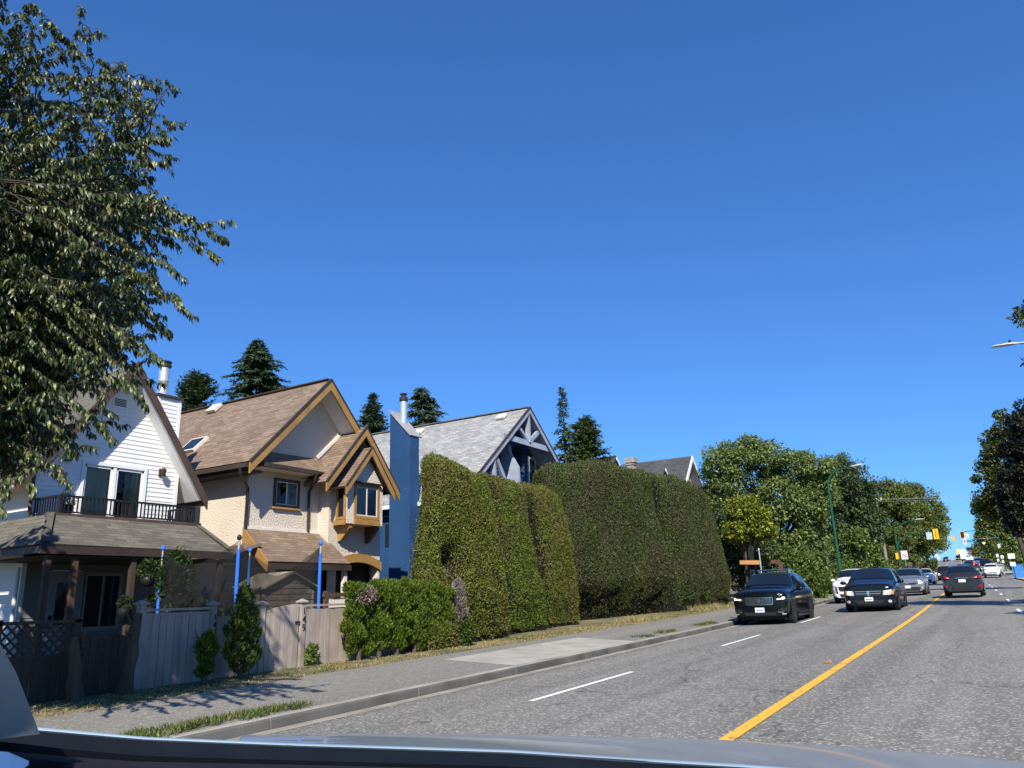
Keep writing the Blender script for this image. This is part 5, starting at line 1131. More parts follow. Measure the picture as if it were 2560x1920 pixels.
def cherry():
    g = np.random.default_rng(99); base = np.array((-10.7, 3.7, float(gz(np.array(-10.7), np.array(3.7)))))
    r = thing('cherry_tree', base, 'big cherry tree with drooping long leaves hanging in at the left edge', 'tree')
    b = MB(); fork = base+np.array((.15, .1, 2.3)); b.tube([base-np.array((0, 0, .2)), base+np.array((.05, .05, 1.1)), fork], [.2, .17, .13], 10)
    tips = [(30, -60, 8.5), (85, 10, 8.0), (130, 62, 8.4), (135, 108, 8.2), (205, 130, 8.3), (400, 214, 7.8), (250, 150, 8.2), (290, 250, 8.0), (430, 342, 7.9), (420, 398, 8.0), (380, 440, 8.2), (415, 490, 7.8), (480, 540, 7.7), (566, 596, 7.6), (545, 645, 7.7), (450, 620, 8.0), (465, 700, 7.8), (430, 745, 7.9), (488, 792, 7.7), (425, 830, 7.9), (425, 840, 8.1), (410, 905, 7.8), (350, 880, 8.3), (340, 930, 8.2), (300, 960, 8.0), (365, 1020, 7.8), (285, 1035, 8.2), (285, 1100, 7.9), (180, 1130, 8.0), (185, 1215, 7.8), (125, 1150, 8.4), (80, 1235, 8.0), (60, 1190, 8.6), (20, 1240, 8.3), (10, 1280, 7.8)]
    P, T_ = [], []
    def limb(a, tip, arch, rad, dens, lo):
        d = tip-a; L = np.linalg.norm(d); c1 = a+d*.45+np.array((0, 0, arch*L)); c2 = a+d*.8+np.array((0, 0, arch*L*.75)); t = np.linspace(0, 1, 14)[:, None]
        pts = (1-t)**3*a+3*(1-t)**2*t*c1+3*(1-t)*t*t*c2+t**3*tip; pts[1:-1] += g.normal(size=(12, 3))*.025
        b.tube(pts, list(rad*(1-t[:, 0]*.93)), 5, caps=False)
        n = int(L*dens); u = g.uniform(lo, 1.0, n)**.85*(13-1e-3); i = u.astype(int); f = (u-i)[:, None]; P.append(pts[i]*(1-f)+pts[i+1]*f); T_.append(pts[i+1]-pts[i]); return pts
    nodes = []
    cen = atD(-40, 520, 9.2)
    for k in range(9):
        a = fork+np.array((0, 0, .1*k)); q = cen+np.array((g.uniform(-1.6, 1.4), g.uniform(-1.4, 1.6), -2.2+k*.62)); pts = limb(a, q, .05, .06, 4, .7); nodes.append(pts)
    allp = np.concatenate([p[6:] for p in nodes])
    for px, py, zd in tips:
        tip = atD(px, py, zd); w = tip+np.array((0, 0, .35)); dist = np.linalg.norm(allp-w, axis=1); cand = np.argsort(dist)[:6]; a = allp[cand[g.integers(0, 6)]]
        p = limb(a, tip, .10, .013, 110, .12)
        for q in range(3):
            s = p[g.integers(6, 12)]; limb(s, s+np.array((g.normal()*.3, g.normal()*.3, g.uniform(-.25, .45))), .08, .008, 70, .1)
    R = np.array((2.3, 2.4, 3.0)); c0 = atD(-60, 560, 9.3)
    for k in range(950):
        u = unit(g.normal(size=3)); tip = (c0 if k % 3 else atD(20, 960, 9.0))+u*(R if k % 3 else np.array((1.5, 1.6, 1.15)))*g.uniform(.3, 1)**.5; pr = CAMP; v = tip-CAMP; zz = v@CF; px = 1280+FPX*(v@CR)/zz; py = 960-FPX*(v@CU)/zz
        lim = np.interp(py, [-200, 0, 150, 300, 420, 560, 640, 760, 880, 930, 960, 1020, 1080, 1140, 1220], [60, 60, 130, 270, 360, 420, 440, 420, 340, 260, 200, 170, 130, 90, 40])
        if px > lim or (py < 430 and g.random() < .6): continue
        a = allp[np.argsort(np.linalg.norm(allp-tip, axis=1))[g.integers(0, 8)]]; p = limb(a, tip, .1, .007, 105, .2)
        for q in range(3):
            s = p[g.integers(5, 12)]; limb(s, s+np.array((g.normal()*.35, g.normal()*.35, g.uniform(-.35, .35))), .08, .007, 80, .1)
    # crown behind the visible part (shades the yard)
    for k in range(230):
        u = unit(g.normal(size=3)); tip = np.array((-11.3, 4.6, 5.6))+u*np.array((2.7, 2.6, 2.4))*g.uniform(.2, 1)**.5; v = tip-CAMP; zz = v@CF; px = 1280+FPX*(v@CR)/max(zz, .1); py = 960-FPX*(v@CU)/max(zz, .1)
        lim = np.interp(py, [-200, 0, 150, 300, 420, 560, 640, 760, 880, 930, 960, 1020, 1080, 1140, 1220], [60, 60, 130, 270, 360, 420, 440, 420, 340, 260, 200, 170, 130, 90, 40])
        if zz > .1 and px > lim: continue
        a = allp[np.argsort(np.linalg.norm(allp-tip, axis=1))[g.integers(0, 8)]]; limb(a, tip, .1, .014, 75, .25)
    C = np.concatenate(P); Tn = unit(np.concatenate(T_)); n = len(C)
    out = unit(g.normal(size=(n, 3)))*np.array((1, 1, .4)); A = unit(Tn*.35+out*.55+np.array((0, 0, -.75))); Nn = unit(out+np.array((0, 0, .5))+g.normal(size=(n, 3))*.3)
    L = g.uniform(.06, .108, n); V, T3, Q4 = leaf6(C+out*.012, A, Nn, L, L*g.uniform(.28, .38, n), g.uniform(.4, 2.0, n))
    b.build('trunk', [M_wood('cherry_bark', (.018, .012, .010), (.05, .036, .03), (6, 6, 1), .85, .6)], r); np_mesh('crown', V, [T3, Q4], m_cherry, r); return n
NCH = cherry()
# ------------------------------------------------------------------ grass and weeds
m_dry = M_leaf('dry_grass', [(0, (.10, .115, .03)), (.45, (.30, .25, .11)), (1, (.50, .41, .22))], .2, .8)
m_grn = M_leaf('green_grass', [(0, (.04, .075, .015)), (.6, (.09, .13, .03)), (1, (.26, .24, .09))], .25, .7)
def grass(label, pts, mat, h, spread, per):
    pts = np.asarray(pts); k = len(pts)*per; C = np.repeat(pts, per, 0)+RNG.normal(size=(k, 3))*np.array((spread, spread, 0))
    C[:, 2] = np.where(C[:, 0] < -10.6, gz(C[:, 0], C[:, 1]), zr(C[:, 1])+.06)-.02
    A = unit(np.array((0, 0, 1.))+RNG.normal(size=(k, 3))*np.array((.55, .55, .1))); V, F = leaf_arrays(C, A, RNG.normal(size=(k, 3)), h*RNG.uniform(.4, 1.4, k), .012*RNG.uniform(.7, 1.6, k))
    return stuff(np_mesh('grass', V, F, mat), label, 'grass')
n = 2600; x = RNG.uniform(-12.0, -10.62, n); y = RNG.uniform(4, 46, n)**1.0; keep = vnoise(np.stack([x, y, 0*x], 1), 1.6, 3)+RNG.normal(size=n)*.35 > -.35
grass('dry straw coloured grass along the back of the walk', np.stack([x, y, 0*x], 1)[keep], m_dry, .05, .10, 18)
n = 1100; x = RNG.uniform(-11.9, -10.75, n); y = RNG.uniform(5, 46, n); keep = vnoise(np.stack([x, y, 0*x], 1), 1.1, 8) > .0
grass('green grass tufts among the dry grass', np.stack([x, y, 0*x], 1)[keep], m_grn, .06, .09, 14)
V0 = []
for y0, y1, xw, nn in ((4.8, 5.6, -9.6, 30), (5.6, 8.4, -8.5, 70), (26, 27.5, -8.6, 22), (22.5, 23.4, -8.6, 12), (20.9, 21.3, -8.5, 6), (38, 46, -8.6, 90), (29, 30.5, -10.4, 24)):
    V0 += [(xw+RNG.normal()*.10, RNG.uniform(y0, y1), 0) for _ in range(nn)]
grass('green weeds growing along the kerb', V0, m_grn, .085, .05, 34)
n = 150; k0 = np.stack([RNG.normal(size=n)*.25-11.2, RNG.uniform(26.5, 28.8, n), np.zeros(n)], 1); grass('tall dry grass clump at the foot of the dark hedge', k0, m_dry, .2, .1, 14)
n = 100; k0 = np.stack([RNG.normal(size=n)*.25-11.2, RNG.uniform(34.5, 37, n), np.zeros(n)], 1); grass('tall reddish dry grass behind the black SUV', k0, m_dry, .28, .12, 14)
# ------------------------------------------------------------------ vehicles
m_blackpaint = M_paint('black_car_paint', (.003, .004, .006), coat=.45, spec=.25, rough=.2); m_navyblack = M_paint('dark_blue_black_paint', (.004, .005, .010), coat=.45, spec=.25, rough=.2); m_silver = M_paint('silver_paint', (.42, .43, .45), .75, .3); m_whitep = M_paint('white_car_paint', (.80, .81, .82), 0, .3); m_greyp = M_paint('dark_grey_paint', (.03, .034, .042), .4, .3)
m_tyre = M_plain('tyre_rubber', (.018, .018, .018), .85, .2, 8); m_rim = M_plain('alloy_rim', (.40, .41, .42), .35, .1, 5, metallic=.8); m_darkrim = M_plain('dark_rim', (.05, .05, .053), .4, .1, 5, metallic=.5)
m_trim = M_plain('black_plastic', (.02, .02, .021), .6, .15, 6); m_chrome = M_plain('chrome', (.75, .76, .78), .12, .03, 4, metallic=1.0); m_cglass = M_glass('car_glass', (.008, .012, .018), .03)
m_plate = M_plain('plate_white', (.75, .78, .82), .4, .05, 20); m_platetx = M_plain('plate_blue', (.08, .13, .35), .5, .1); m_lens = M_plain('lamp_lens', (.55, .56, .57), .15, .1, 10, metallic=.35)
m_lampon = M_emit('lamp_lit', (1, .97, .9), 2.2); m_lampwarm = M_emit('lamp_lit_warm', (1, .78, .42), 1.6); m_red = M_plain('red_lens', (.35, .012, .012), .2, .2, 8); m_redon = M_emit('brake_lamp_lit', (1, .10, .06), 1.3); m_amber = M_plain('amber_lens', (.75, .28, .03), .3, .1)
def vehicle(name, label, cat, pos, rz, st, paint, o, group='cars on the street'):
    """st: stations (y, half width, belt z, top z, half top width); front at y=0. o: options"""
    r = thing(name, pos, label, cat, group, rz); st = [np.array(q, float) for q in st]; ysn = np.array([q[0] for q in st]); zb = o.get('zb', .28); cr = o.get('crown', .04)
    def ring(q):
        y, hw, bz, tz, ht = q; return np.array([(0, zb), (hw*.82, zb), (hw*.965, zb+.1), (hw, zb+(bz-zb)*.55), (hw*.99, bz-.10), (hw*.945, bz), (ht, tz-.05), (ht*.93, tz-.008), (ht*.55, tz+cr*.75), (0, tz+cr)])
    RG = [ring(q) for q in st]
    def S(y, t):
        i = int(np.clip(np.searchsorted(ysn, y, 'right')-1, 0, len(st)-2)); f = (y-ysn[i])/(ysn[i+1]-ysn[i]); A = RG[i]*(1-f)+RG[i+1]*f; j = int(min(t, 8.999)); u = t-j; p = A[j]*(1-u)+A[j+1]*u; return np.array((p[0], y, p[1]))
    b = MB(); G = []
    ysub = np.unique(np.concatenate([ysn]+[np.linspace(a, c, 4) for a, c in zip(ysn[:-1], ysn[1:])]))
    for y in ysub:
        half = [S(y, t) for t in (0, 1, 2, 2.5, 3, 3.5, 4, 4.5, 5, 5.5, 6, 6.5, 7, 8, 9)]; G.append(half+[p*np.array((-1, 1, 1)) for p in half[-2:0:-1]])
    b.grid(G, 0, True); b.face(G[0][::-1]); b.face(G[-1]); body = b.build('body', [paint], r, False)
    try:
        body.data.set_sharp_from_angle(angle=radians(38))
    except Exception: pass
    hws = np.array([q[1] for q in st])
    def yf(x): return float(np.interp(abs(x), hws[:o['nf']], ysn[:o['nf']]))
    def yr_(x): k = o['nr']; return float(np.interp(-abs(x), -hws[-k:], ysn[-k:]))
    def sheet(nm, fn, ys, ts, mat, mirror=False, off=.010, parent=None):
        bb = MB()
        for s in ((1, -1) if mirror else (1,)):
            Gq = []
            for y in ys:
                row = []
                for t in ts:
                    p = fn(y, t); e = .01; du = fn(y+e, t)-fn(y-e, t); dv = fn(y, t+e)-fn(y, t-e); nn = np.cross(du, dv); nn /= np.linalg.norm(nn)+1e-9
                    row.append((p, nn))
                Gq.append(row)
            c = np.array((0, np.mean(ys), .9)); sg = np.sign(np.mean([(p-c)@nn for rw in Gq for p, nn in rw])) or 1
            bb.grid([[(p+nn*sg*off)*np.array((s, 1, 1)) for p, nn in rw] for rw in Gq])
        return bb.build(nm, [mat], parent or r, False)
    def sym(y, t): p = S(y, 18-t if t > 9 else t); return p*np.array((-1, 1, 1)) if t > 9 else p
    w0, w1 = o['ws']; sheet('windshield', sym, np.linspace(w0, w1, 6), np.linspace(6.45, 11.55, 15), m_cglass)
    if o.get('rw'): sheet('rear_window', sym, np.linspace(*o['rw'], 6), np.linspace(6.5, 11.5, 15), m_cglass)
    for s in (1, -1):
        for (a0, a1, c0, c1) in o['side']:
            fn = lambda u, v, s=s: S((a0+(a1-a0)*u)*(1-v)+(c0+(c1-c0)*u)*v, 5.12+.8*v)*np.array((s, 1, 1))
            bb = MB(); bb.grid([[fn(u, v)+np.array((s*.014, 0, .004)) for v in np.linspace(0, 1, 5)] for u in np.linspace(0, 1, 7)]); bb.build('side_window', [m_cglass], r, False)
    # wheels
    wr = o.get('wr', .36)
    for y in o['axles']:
        hwy = float(np.interp(y, ysn, hws))
        for s in (1, -1):
            x = s*(hwy-.105); M_ = lambda q, x=x, y=y: np.array((x+q[2], y+q[0], wr+q[1]))
            bb = MB(); bb.lathe((0, 0, 0), [(wr*.62, -.115), (wr*.93, -.115), (wr, -.085), (wr, .085), (wr*.93, .115), (wr*.62, .115)], 26, 0, M_); wl = bb.build('wheel', [m_tyre], r, False)
            bb = MB(); rm = wr*.62
            bb.lathe((0, 0, 0), [(rm, s*.06), (rm*.98, s*.118), (rm*.86, s*.118), (rm*.82, s*.07)], 22, 0, M_)
            for k in range(5):
                a = 2*pi*k/5; bb.beam(M_((0, 0, s*.105)), M_((rm*.9*cos(a), rm*.9*sin(a), s*.105)), .09, .03, 0, (1, 0, 0))
            bb.lathe((0, 0, 0), [(.06, s*.09), (.055, s*.122)], 10, 0, M_); bb.build('rim', [o.get('rim', m_rim)], wl, False)
            bb = MB(); bb.lathe((0, 0, 0), [(rm*.9, s*.02), (rm*.9, s*.03)], 18, 0, M_); bb.build('brake_disc', [m_trim], wl, False)
            bb = MB(); Ga = []
            for k in range(13):
                a = pi*k/12; ca, sa = cos(a), sin(a); Ga.append([np.array((s*(hwy+.004), y+ca*(wr+.015), wr+sa*(wr+.015))), np.array((s*(hwy+.012), y+ca*(wr+.03), wr+sa*(wr+.03))), np.array((s*(hwy+.004), y+ca*(wr+.11), wr+sa*(wr+.10)))])
            bb.grid(Ga); bb.build('wheel_arch', [m_trim if o.get('clad') else paint], r, False)
    bb = MB(); bb.box((-.8*hws.max(), .35, .17), (.8*hws.max(), ysn[-1]-.35, zb+.02)); bb.build('underbody', [m_trim], r, False)
    for s in (1, -1):
        bb = MB(); bb.beam((s*hws.max()*.985, o['axles'][0]+.5, zb+.03), (s*hws.max()*.985, o['axles'][1]-.5, zb+.03), .06, .14); bb.build('side_sill', [m_trim if o.get('clad') else paint], r, False)
    # mirrors
    my, mz = o['mir']
    for s in (1, -1):
        hwy = float(np.interp(my, ysn, hws)); bb = MB(); c = np.array((s*(hwy+.12), my, mz)); Gm = []
        for k, (dy, sc) in enumerate(((-.09, .3), (-.07, .8), (-.02, 1), (.05, 1), (.08, .85))): Gm.append([c+np.array((.125*sc*cos(a), dy, .085*sc*sin(a)*(1 if sin(a) > 0 else .9))) for a in np.linspace(0, 2*pi, 13)[:-1]])
        bb.grid(Gm, 0, True); bb.face(Gm[0]); bb.face(Gm[-1][::-1]); bb.beam((s*hwy*.9, my, mz-.05), (s*(hwy+.1), my, mz-.03), .05, .05); bb.build('wing_mirror', [o.get('mirm', paint)], r, False)
    # flat pieces on the nose and tail: (name, material, polygon of (x, z), mirrored, front?, thickness)
    for d in o.get('bits', []):
        nm, mat, poly, mir, front = d[:5]; th = d[5] if len(d) > 5 else .02
        for s in ((1, -1) if mir else (1,)):
            f = (lambda x: yf(x)) if front else (lambda x: yr_(x)); sg = -1 if front else 1
            # densify edges so the piece wraps the rounded corner
            pl = []
            for i in range(len(poly)):
                (xa, za), (xc, zc) = poly[i], poly[(i+1) % len(poly)]; m = 4
                for k in range(m): pl.append((xa+(xc-xa)*k/m, za+(zc-za)*k/m))
            lean = o.get('lean', .0) if front else o.get('rlean', 0)
            yy = lambda x, z: f(x)+sg*(-lean*(z-.5))
            cx, cz = sum(p[0] for p in pl)/len(pl), sum(p[1] for p in pl)/len(pl)
            bb = MB(); out = [np.array((s*x, yy(x, z)+sg*th, z)) for x, z in pl]; inn = [np.array((s*x, yy(x, z)-sg*.05, z)) for x, z in pl]; c = np.array((s*cx, yy(cx, cz)+sg*th, cz))
            # concentric rings keep the wrap even
            mid = [np.array((s*(cx+(x-cx)*.5), yy(cx+(x-cx)*.5, cz+(z-cz)*.5)+sg*th, cz+(z-cz)*.5)) for x, z in pl]
            nP = len(pl)
            bb.grid([inn, out, mid], 0, True, False)
            for i in range(nP): bb.face([mid[i], mid[(i+1) % nP], c])
            bb.build(nm, [mat], r, False)
    if o.get('rails'):
        for s in (1, -1):
            a, c = o['rails']; bb = MB(); pa, pc = S(a, 6.6), S(c, 6.6); bb.tube([pa*np.array((s, 1, 1))+np.array((0, 0, .0)), pa*np.array((s, 1, 1))+np.array((0, .15, .05)), pc*np.array((s, 1, 1))+np.array((0, -.15, .05)), pc*np.array((s, 1, 1))], .018, 6); bb.build('roof_rail', [o.get('railm', m_chrome)], r, False)
    return r, S
def at_road(x, y, rz=0): return (x, y, float(zr(y)+cz(x)))
def P4(x0, x1, z0, z1): return [(x0, z0), (x1, z0), (x1, z1), (x0, z1)]
# black SUV in the kerb lane ------------------------------------------------
suv = [(0, .74, .98, 1.04, .68), (.05, .85, 1.02, 1.09, .76), (.16, .92, 1.05, 1.13, .81), (.4, .955, 1.09, 1.17, .84), (1.2, .965, 1.14, 1.24, .86), (1.35, .965, 1.15, 1.28, .85), (2.05, .965, 1.17, 1.72, .71), (2.5, .965, 1.17, 1.77, .70), (3.9, .96, 1.19, 1.75, .68), (4.5, .95, 1.2, 1.66, .65), (4.84, .93, 1.17, 1.24, .74), (4.93, .84, 1.08, 1.14, .68)]
bits = [('grille_frame', m_chrome, [(-.44, .60), (.44, .60), (.48, .66), (.48, .86), (-.48, .86), (-.48, .66)], False, True, .012), ('grille', m_trim, [(-.42, .63), (.42, .63), (.455, .67), (.455, .835), (-.455, .835), (-.455, .67)], False, True, .018)]
for k in range(-9, 10): bits.append(('grille_bar', m_chrome, P4(k*.046-.008, k*.046+.008, .64, .83), False, True, .026))
bits += [('grille_slash', m_chrome, [(.02, .72), (.05, .72), (.40, .84), (.37, .84)], False, True, .032), ('emblem', m_chrome, [(-.07, .74), (-.05, .68), (0, .66), (.05, .68), (.07, .74), (.05, .79), (0, .81), (-.05, .79)], False, True, .036),
         ('headlight', m_lampon, [(.62, .84), (.78, .86), (.80, .85), (.86, .86), (.87, .92), (.80, .925), (.79, .89), (.62, .87)], True, True, .016), ('headlight_housing', m_trim, [(.53, .79), (.90, .82), (.935, .96), (.53, .92)], True, True, .008),
         ('licence_plate', m_plate, P4(-.155, .155, .43, .585), False, True, .03), ('plate_band', m_platetx, P4(-.12, .12, .49, .525), False, True, .033), ('lower_intake', m_trim, [(-.5, .33), (.5, .33), (.56, .43), (-.56, .43)], False, True, .012),
         ('side_intake', m_trim, [(.60, .44), (.88, .46), (.90, .58), (.64, .52)], True, True, .012), ('intake_trim', m_chrome, [(.60, .425), (.80, .41), (.80, .43), (.60, .445)], True, True, .018), ('fog_light', m_lens, P4(.74, .86, .355, .385), True, True, .016)]
bits = [(n_, m_, [(px_, pz_+(.07 if pz_ > .58 and 'head' not in n_ and 'side' not in n_ and 'plate' not in n_ else 0)) for px_, pz_ in pl_], *rest_) for n_, m_, pl_, *rest_ in bits]
o = dict(nf=5, nr=3, ws=(1.42, 2.02), rw=(4.55, 4.8), side=[(1.62, 2.62, 2.28, 2.66), (2.72, 3.55, 2.76, 3.5), (3.63, 4.3, 3.58, 4.05)], axles=(.92, 3.95), wr=.38, mir=(1.72, 1.20), bits=bits, rails=(2.2, 4.2), zb=.30, rim=m_darkrim)
r, S = vehicle('black_suv', 'black SUV with a chrome barred grille and a roof crossbar in the kerb lane', 'car', at_road(-7.06, 28.2), 0, suv, m_blackpaint, o)
b = MB(); b.tube([(-.62, 2.75, 1.90), (.66, 2.75, 1.90)], .024, 8)
for x in (-.55, .58): b.box((x-.03, 2.70, 1.72), (x+.03, 2.80, 1.89))
b.build('crossbar', [m_chrome], r, False)
b = MB(); b.beam((-1.0, 1.5, .40), (-1.0, 3.4, .40), .14, .06); b.beam((1.0, 1.5, .40), (1.0, 3.4, .40), .14, .06); b.build('running_board', [m_trim], r, False)
# black minivan ---------------------------------------------------------------
van = [(0, .72, .93, .99, .66), (.05, .84, .96, 1.03, .74), (.16, .92, .99, 1.07, .80), (.4, .985, 1.02, 1.11, .84), (.95, 1.0, 1.07, 1.2, .87), (1.1, 1.0, 1.08, 1.24, .86), (2.0, 1.0, 1.12, 1.68, .72), (2.5, 1.0, 1.12, 1.73, .71), (4.2, .995, 1.12, 1.73, .70), (4.75, .98, 1.12, 1.66, .68), (5.05, .95, 1.08, 1.14, .76), (5.15, .85, .98, 1.05, .7)]
bits = [('grille', m_trim, [(-.44, .62), (.44, .62), (.5, .80), (-.5, .80)], False, True, .012), ('grille_frame', m_chrome, P4(-.5, .5, .79, .81), False, True, .02), ('grille_bar', m_chrome, P4(-.47, .47, .70, .722), False, True, .022), ('grille_bar', m_chrome, [(-.03, .62), (.03, .62), (.045, .80), (-.045, .80)], False, True, .03), ('emblem', m_chrome, [(-.02, .70), (.02, .70), (.05, .77), (.03, .82), (-.03, .82), (-.05, .77)], False, True, .036),
        ('headlight_housing', m_lens, [(.53, .64), (.90, .66), (.96, .86), (.56, .82)], True, True, .01), ('headlight', m_lampwarm, [(.62, .68), (.78, .69), (.78, .81), (.62, .80)], True, True, .018), ('turn_lens', m_amber, [(.86, .68), (.92, .68), (.945, .82), (.88, .82)], True, True, .016),
        ('licence_plate', m_plate, P4(-.155, .155, .42, .57), False, True, .03), ('plate_band', m_platetx, P4(-.12, .12, .475, .51), False, True, .033), ('lower_intake', m_trim, [(-.42, .32), (.42, .32), (.62, .46), (-.62, .46)], False, True, .01), ('fog_light', m_lens, [(.70, .38), (.74, .35), (.79, .35), (.83, .38), (.83, .43), (.79, .46), (.74, .46), (.70, .43)], True, True, .016)]
o = dict(nf=5, nr=3, ws=(1.18, 1.97), rw=(4.78, 5.02), side=[(1.4, 2.45, 2.15, 2.5), (2.55, 3.6, 2.58, 3.6), (3.68, 4.6, 3.68, 4.5)], axles=(.95, 4.0), wr=.345, mir=(1.5, 1.16), bits=bits, zb=.24, rim=m_darkrim)
r, S = vehicle('black_minivan', 'black minivan with a crosshair grille and lit headlights, oncoming beside the yellow line', 'minivan', at_road(-4.38, 35.0), 0, van, m_navyblack, o)
b = MB(); b.box((-.12, 1.85, 1.56), (.12, 1.9, 1.60)); b.build('rear_view_mirror', [m_trim], r, False)
# silver SUV, white SUV, others -------------------------------------------------
cross = [(0, .68, .84, .90, .62), (.05, .80, .88, .94, .70), (.16, .87, .93, .99, .76), (.4, .915, .97, 1.03, .80), (1.0, .92, 1.02, 1.09, .82), (1.12, .92, 1.03, 1.13, .81), (1.95, .92, 1.06, 1.60, .62), (2.4, .92, 1.07, 1.645, .61), (3.5, .92, 1.10, 1.63, .60), (4.0, .91, 1.12, 1.54, .57), (4.4, .88, 1.08, 1.16, .68), (4.55, .78, .96, 1.04, .60)]
def cross_bits(hl, grm, lower=True):
    q = [('upper_grille', m_trim, [(-.55, .74), (.55, .74), (.42, .66), (-.42, .66)], False, True, .012), ('emblem', m_chrome, [(-.09, .70), (0, .66), (.09, .70), (.09, .76), (0, .80), (-.09, .76)], False, True, .03), ('grille_bar', m_chrome, [(-.52, .745), (.52, .745), (.56, .775), (-.56, .775)], False, True, .02), ('headlight_housing', m_lens, [(.56, .66), (.86, .72), (.90, .84), (.58, .76)], True, True, .012), ('headlight', hl, [(.62, .70), (.74, .72), (.76, .79), (.64, .76)], True, True, .02),
         ('lower_grille', m_trim, [(-.62, .30), (.62, .30), (.72, .52), (-.72, .52)], False, True, .012), ('licence_plate', m_plate, P4(-.155, .155, .46, .61), False, True, .03), ('fog_light', m_lens, P4(.72, .82, .42, .52), True, True, .018)]
    return q
oc = dict(nf=5, nr=3, ws=(1.2, 1.9), rw=(4.05, 4.36), side=[(1.4, 2.35, 2.05, 2.4), (2.45, 3.3, 2.48, 3.25), (3.4, 3.95, 3.35, 3.7)], axles=(.88, 3.55), wr=.355, mir=(1.5, 1.1), zb=.27, clad=True)
vehicle('silver_suv', 'silver SUV oncoming just behind the black minivan', 'car', at_road(-4.25+float(xo(54)), 53.5), 0, cross, m_silver, dict(oc, bits=cross_bits(m_lampwarm, m_trim), rails=(2.0, 3.9)))
ob = [('grille', m_trim, [(-.55, .62), (.55, .62), (.62, .86), (-.62, .86)], False, True, .012), ('chrome_blade', m_chrome, [(.62, .50), (.70, .50), (.76, .84), (.66, .86)], True, True, .02), ('headlight', m_lens, [(.72, .56), (.86, .58), (.89, .74), (.75, .72)], True, True, .02), ('daytime_lamp', m_lens, [(.64, .86), (.9, .87), (.9, .91), (.64, .90)], True, True, .015), ('lower_grille', m_trim, [(-.5, .32), (.5, .32), (.6, .48), (-.6, .48)], False, True, .012), ('licence_plate', m_plate, P4(-.155, .155, .44, .59), False, True, .03)]
vehicle('white_suv', 'white SUV half hidden behind the black minivan in the kerb lane', 'car', at_road(-6.45, 45), 0, suv, m_whitep, dict(nf=5, nr=3, ws=(1.42, 2.02), side=[(1.62, 2.62, 2.28, 2.66), (2.72, 3.55, 2.76, 3.5)], axles=(.92, 3.85), wr=.37, mir=(1.72, 1.20), bits=ob, zb=.3, clad=True))
vehicle('white_suv', 'white SUV seen past the right flank of the silver SUV', 'car', at_road(-6.0, 92.0), 0, cross, m_whitep, dict(oc, bits=cross_bits(m_lens, m_trim)))
jeep = [(0, .75, .98, 1.02, .72), (.05, .85, 1.0, 1.05, .8), (.2, .88, 1.02, 1.08, .84), (1.2, .90, 1.05, 1.12, .86), (1.3, .90, 1.06, 1.16, .84), (1.75, .90, 1.08, 1.70, .74), (2.1, .90, 1.08, 1.75, .73), (4.0, .90, 1.08, 1.74, .72), (4.3, .88, 1.08, 1.2, .74), (4.35, .82, 1.0, 1.1, .7)]
jb = [('grille', m_trim, P4(-.4, .4, .70, .92), False, True, .012), ('headlight', m_lampwarm, [(.54, .74), (.60, .70), (.70, .70), (.76, .74), (.76, .84), (.70, .88), (.60, .88), (.54, .84)], True, True, .02), ('licence_plate', m_plate, P4(-.155, .155, .55, .68), False, True, .03), ('lower_grille', m_trim, P4(-.6, .6, .36, .52), False, True, .012)]
vehicle('dark_suv', 'boxy dark SUV with warm lit headlights oncoming near the intersection', 'car', at_road(-4.9, 112), 0, jeep, m_greyp, dict(nf=4, nr=3, ws=(1.34, 1.72), side=[(1.6, 2.6, 1.85, 2.6), (2.7, 3.8, 2.7, 3.8)], axles=(.8, 3.4), wr=.37, mir=(1.45, 1.2), bits=jb, zb=.32, clad=True))
# cars going away from us: turned round -----------------------------------------
hatch = [(0, .66, .80, .86, .60), (.05, .78, .84, .90, .68), (.2, .86, .90, .96, .74), (.45, .89, .94, 1.0, .78), (1.1, .90, .99, 1.06, .80), (1.22, .90, 1.0, 1.1, .79), (2.05, .90, 1.02, 1.50, .60), (2.5, .90, 1.03, 1.54, .59), (3.4, .90, 1.06, 1.52, .58), (3.75, .90, 1.09, 1.46, .56), (4.2, .885, 1.07, 1.14, .66), (4.36, .84, .92, 1.0, .62), (4.45, .76, .82, .88, .58)]
rb = [('tail_light', m_red, [(.44, .86), (.84, .90), (.86, 1.02), (.62, .98)], True, False, .03), ('tail_lens', m_lens, [(.56, .90), (.68, .91), (.68, .95), (.58, .94)], True, False, .036), ('licence_plate', m_plate, P4(-.155, .155, .70, .84), False, False, .03), ('plate_recess', m_trim, [(-.3, .66), (.3, .66), (.36, .88), (-.36, .88)], False, False, .012), ('bumper', m_trim, [(-.82, .30), (.82, .30), (.86, .50), (-.86, .50)], False, False, .02), ('reflector', m_red, [(.66, .44), (.80, .44), (.82, .58), (.74, .58)], True, False, .026), ('trim_bar', m_chrome, P4(-.3, .3, .90, .915), False, False, .02)]
orr = dict(nf=5, nr=4, ws=(1.3, 2.0), rw=(3.8, 4.17), side=[(1.5, 2.45, 2.15, 2.5), (2.55, 3.3, 2.58, 3.2), (3.36, 3.75, 3.3, 3.55)], axles=(.85, 3.5), wr=.345, mir=(1.6, 1.06), bits=rb, zb=.26, clad=True, rails=(2.1, 3.7), railm=m_trim, mirm=m_trim)
def away(x, y): return (x, y, float(zr(y)))
r, S = vehicle('dark_hatchback', 'dark grey hatchback driving away just right of the yellow line', 'car', away(-1.32, 46.2+4.45), pi, hatch, m_greyp, orr)
b = MB(); b.prism([(0, 3.55, 1.58), (0, 3.75, 1.56), (0, 3.72, 1.63)], (.02, 0, 0)); b.build('roof_fin', [m_trim], r, False)
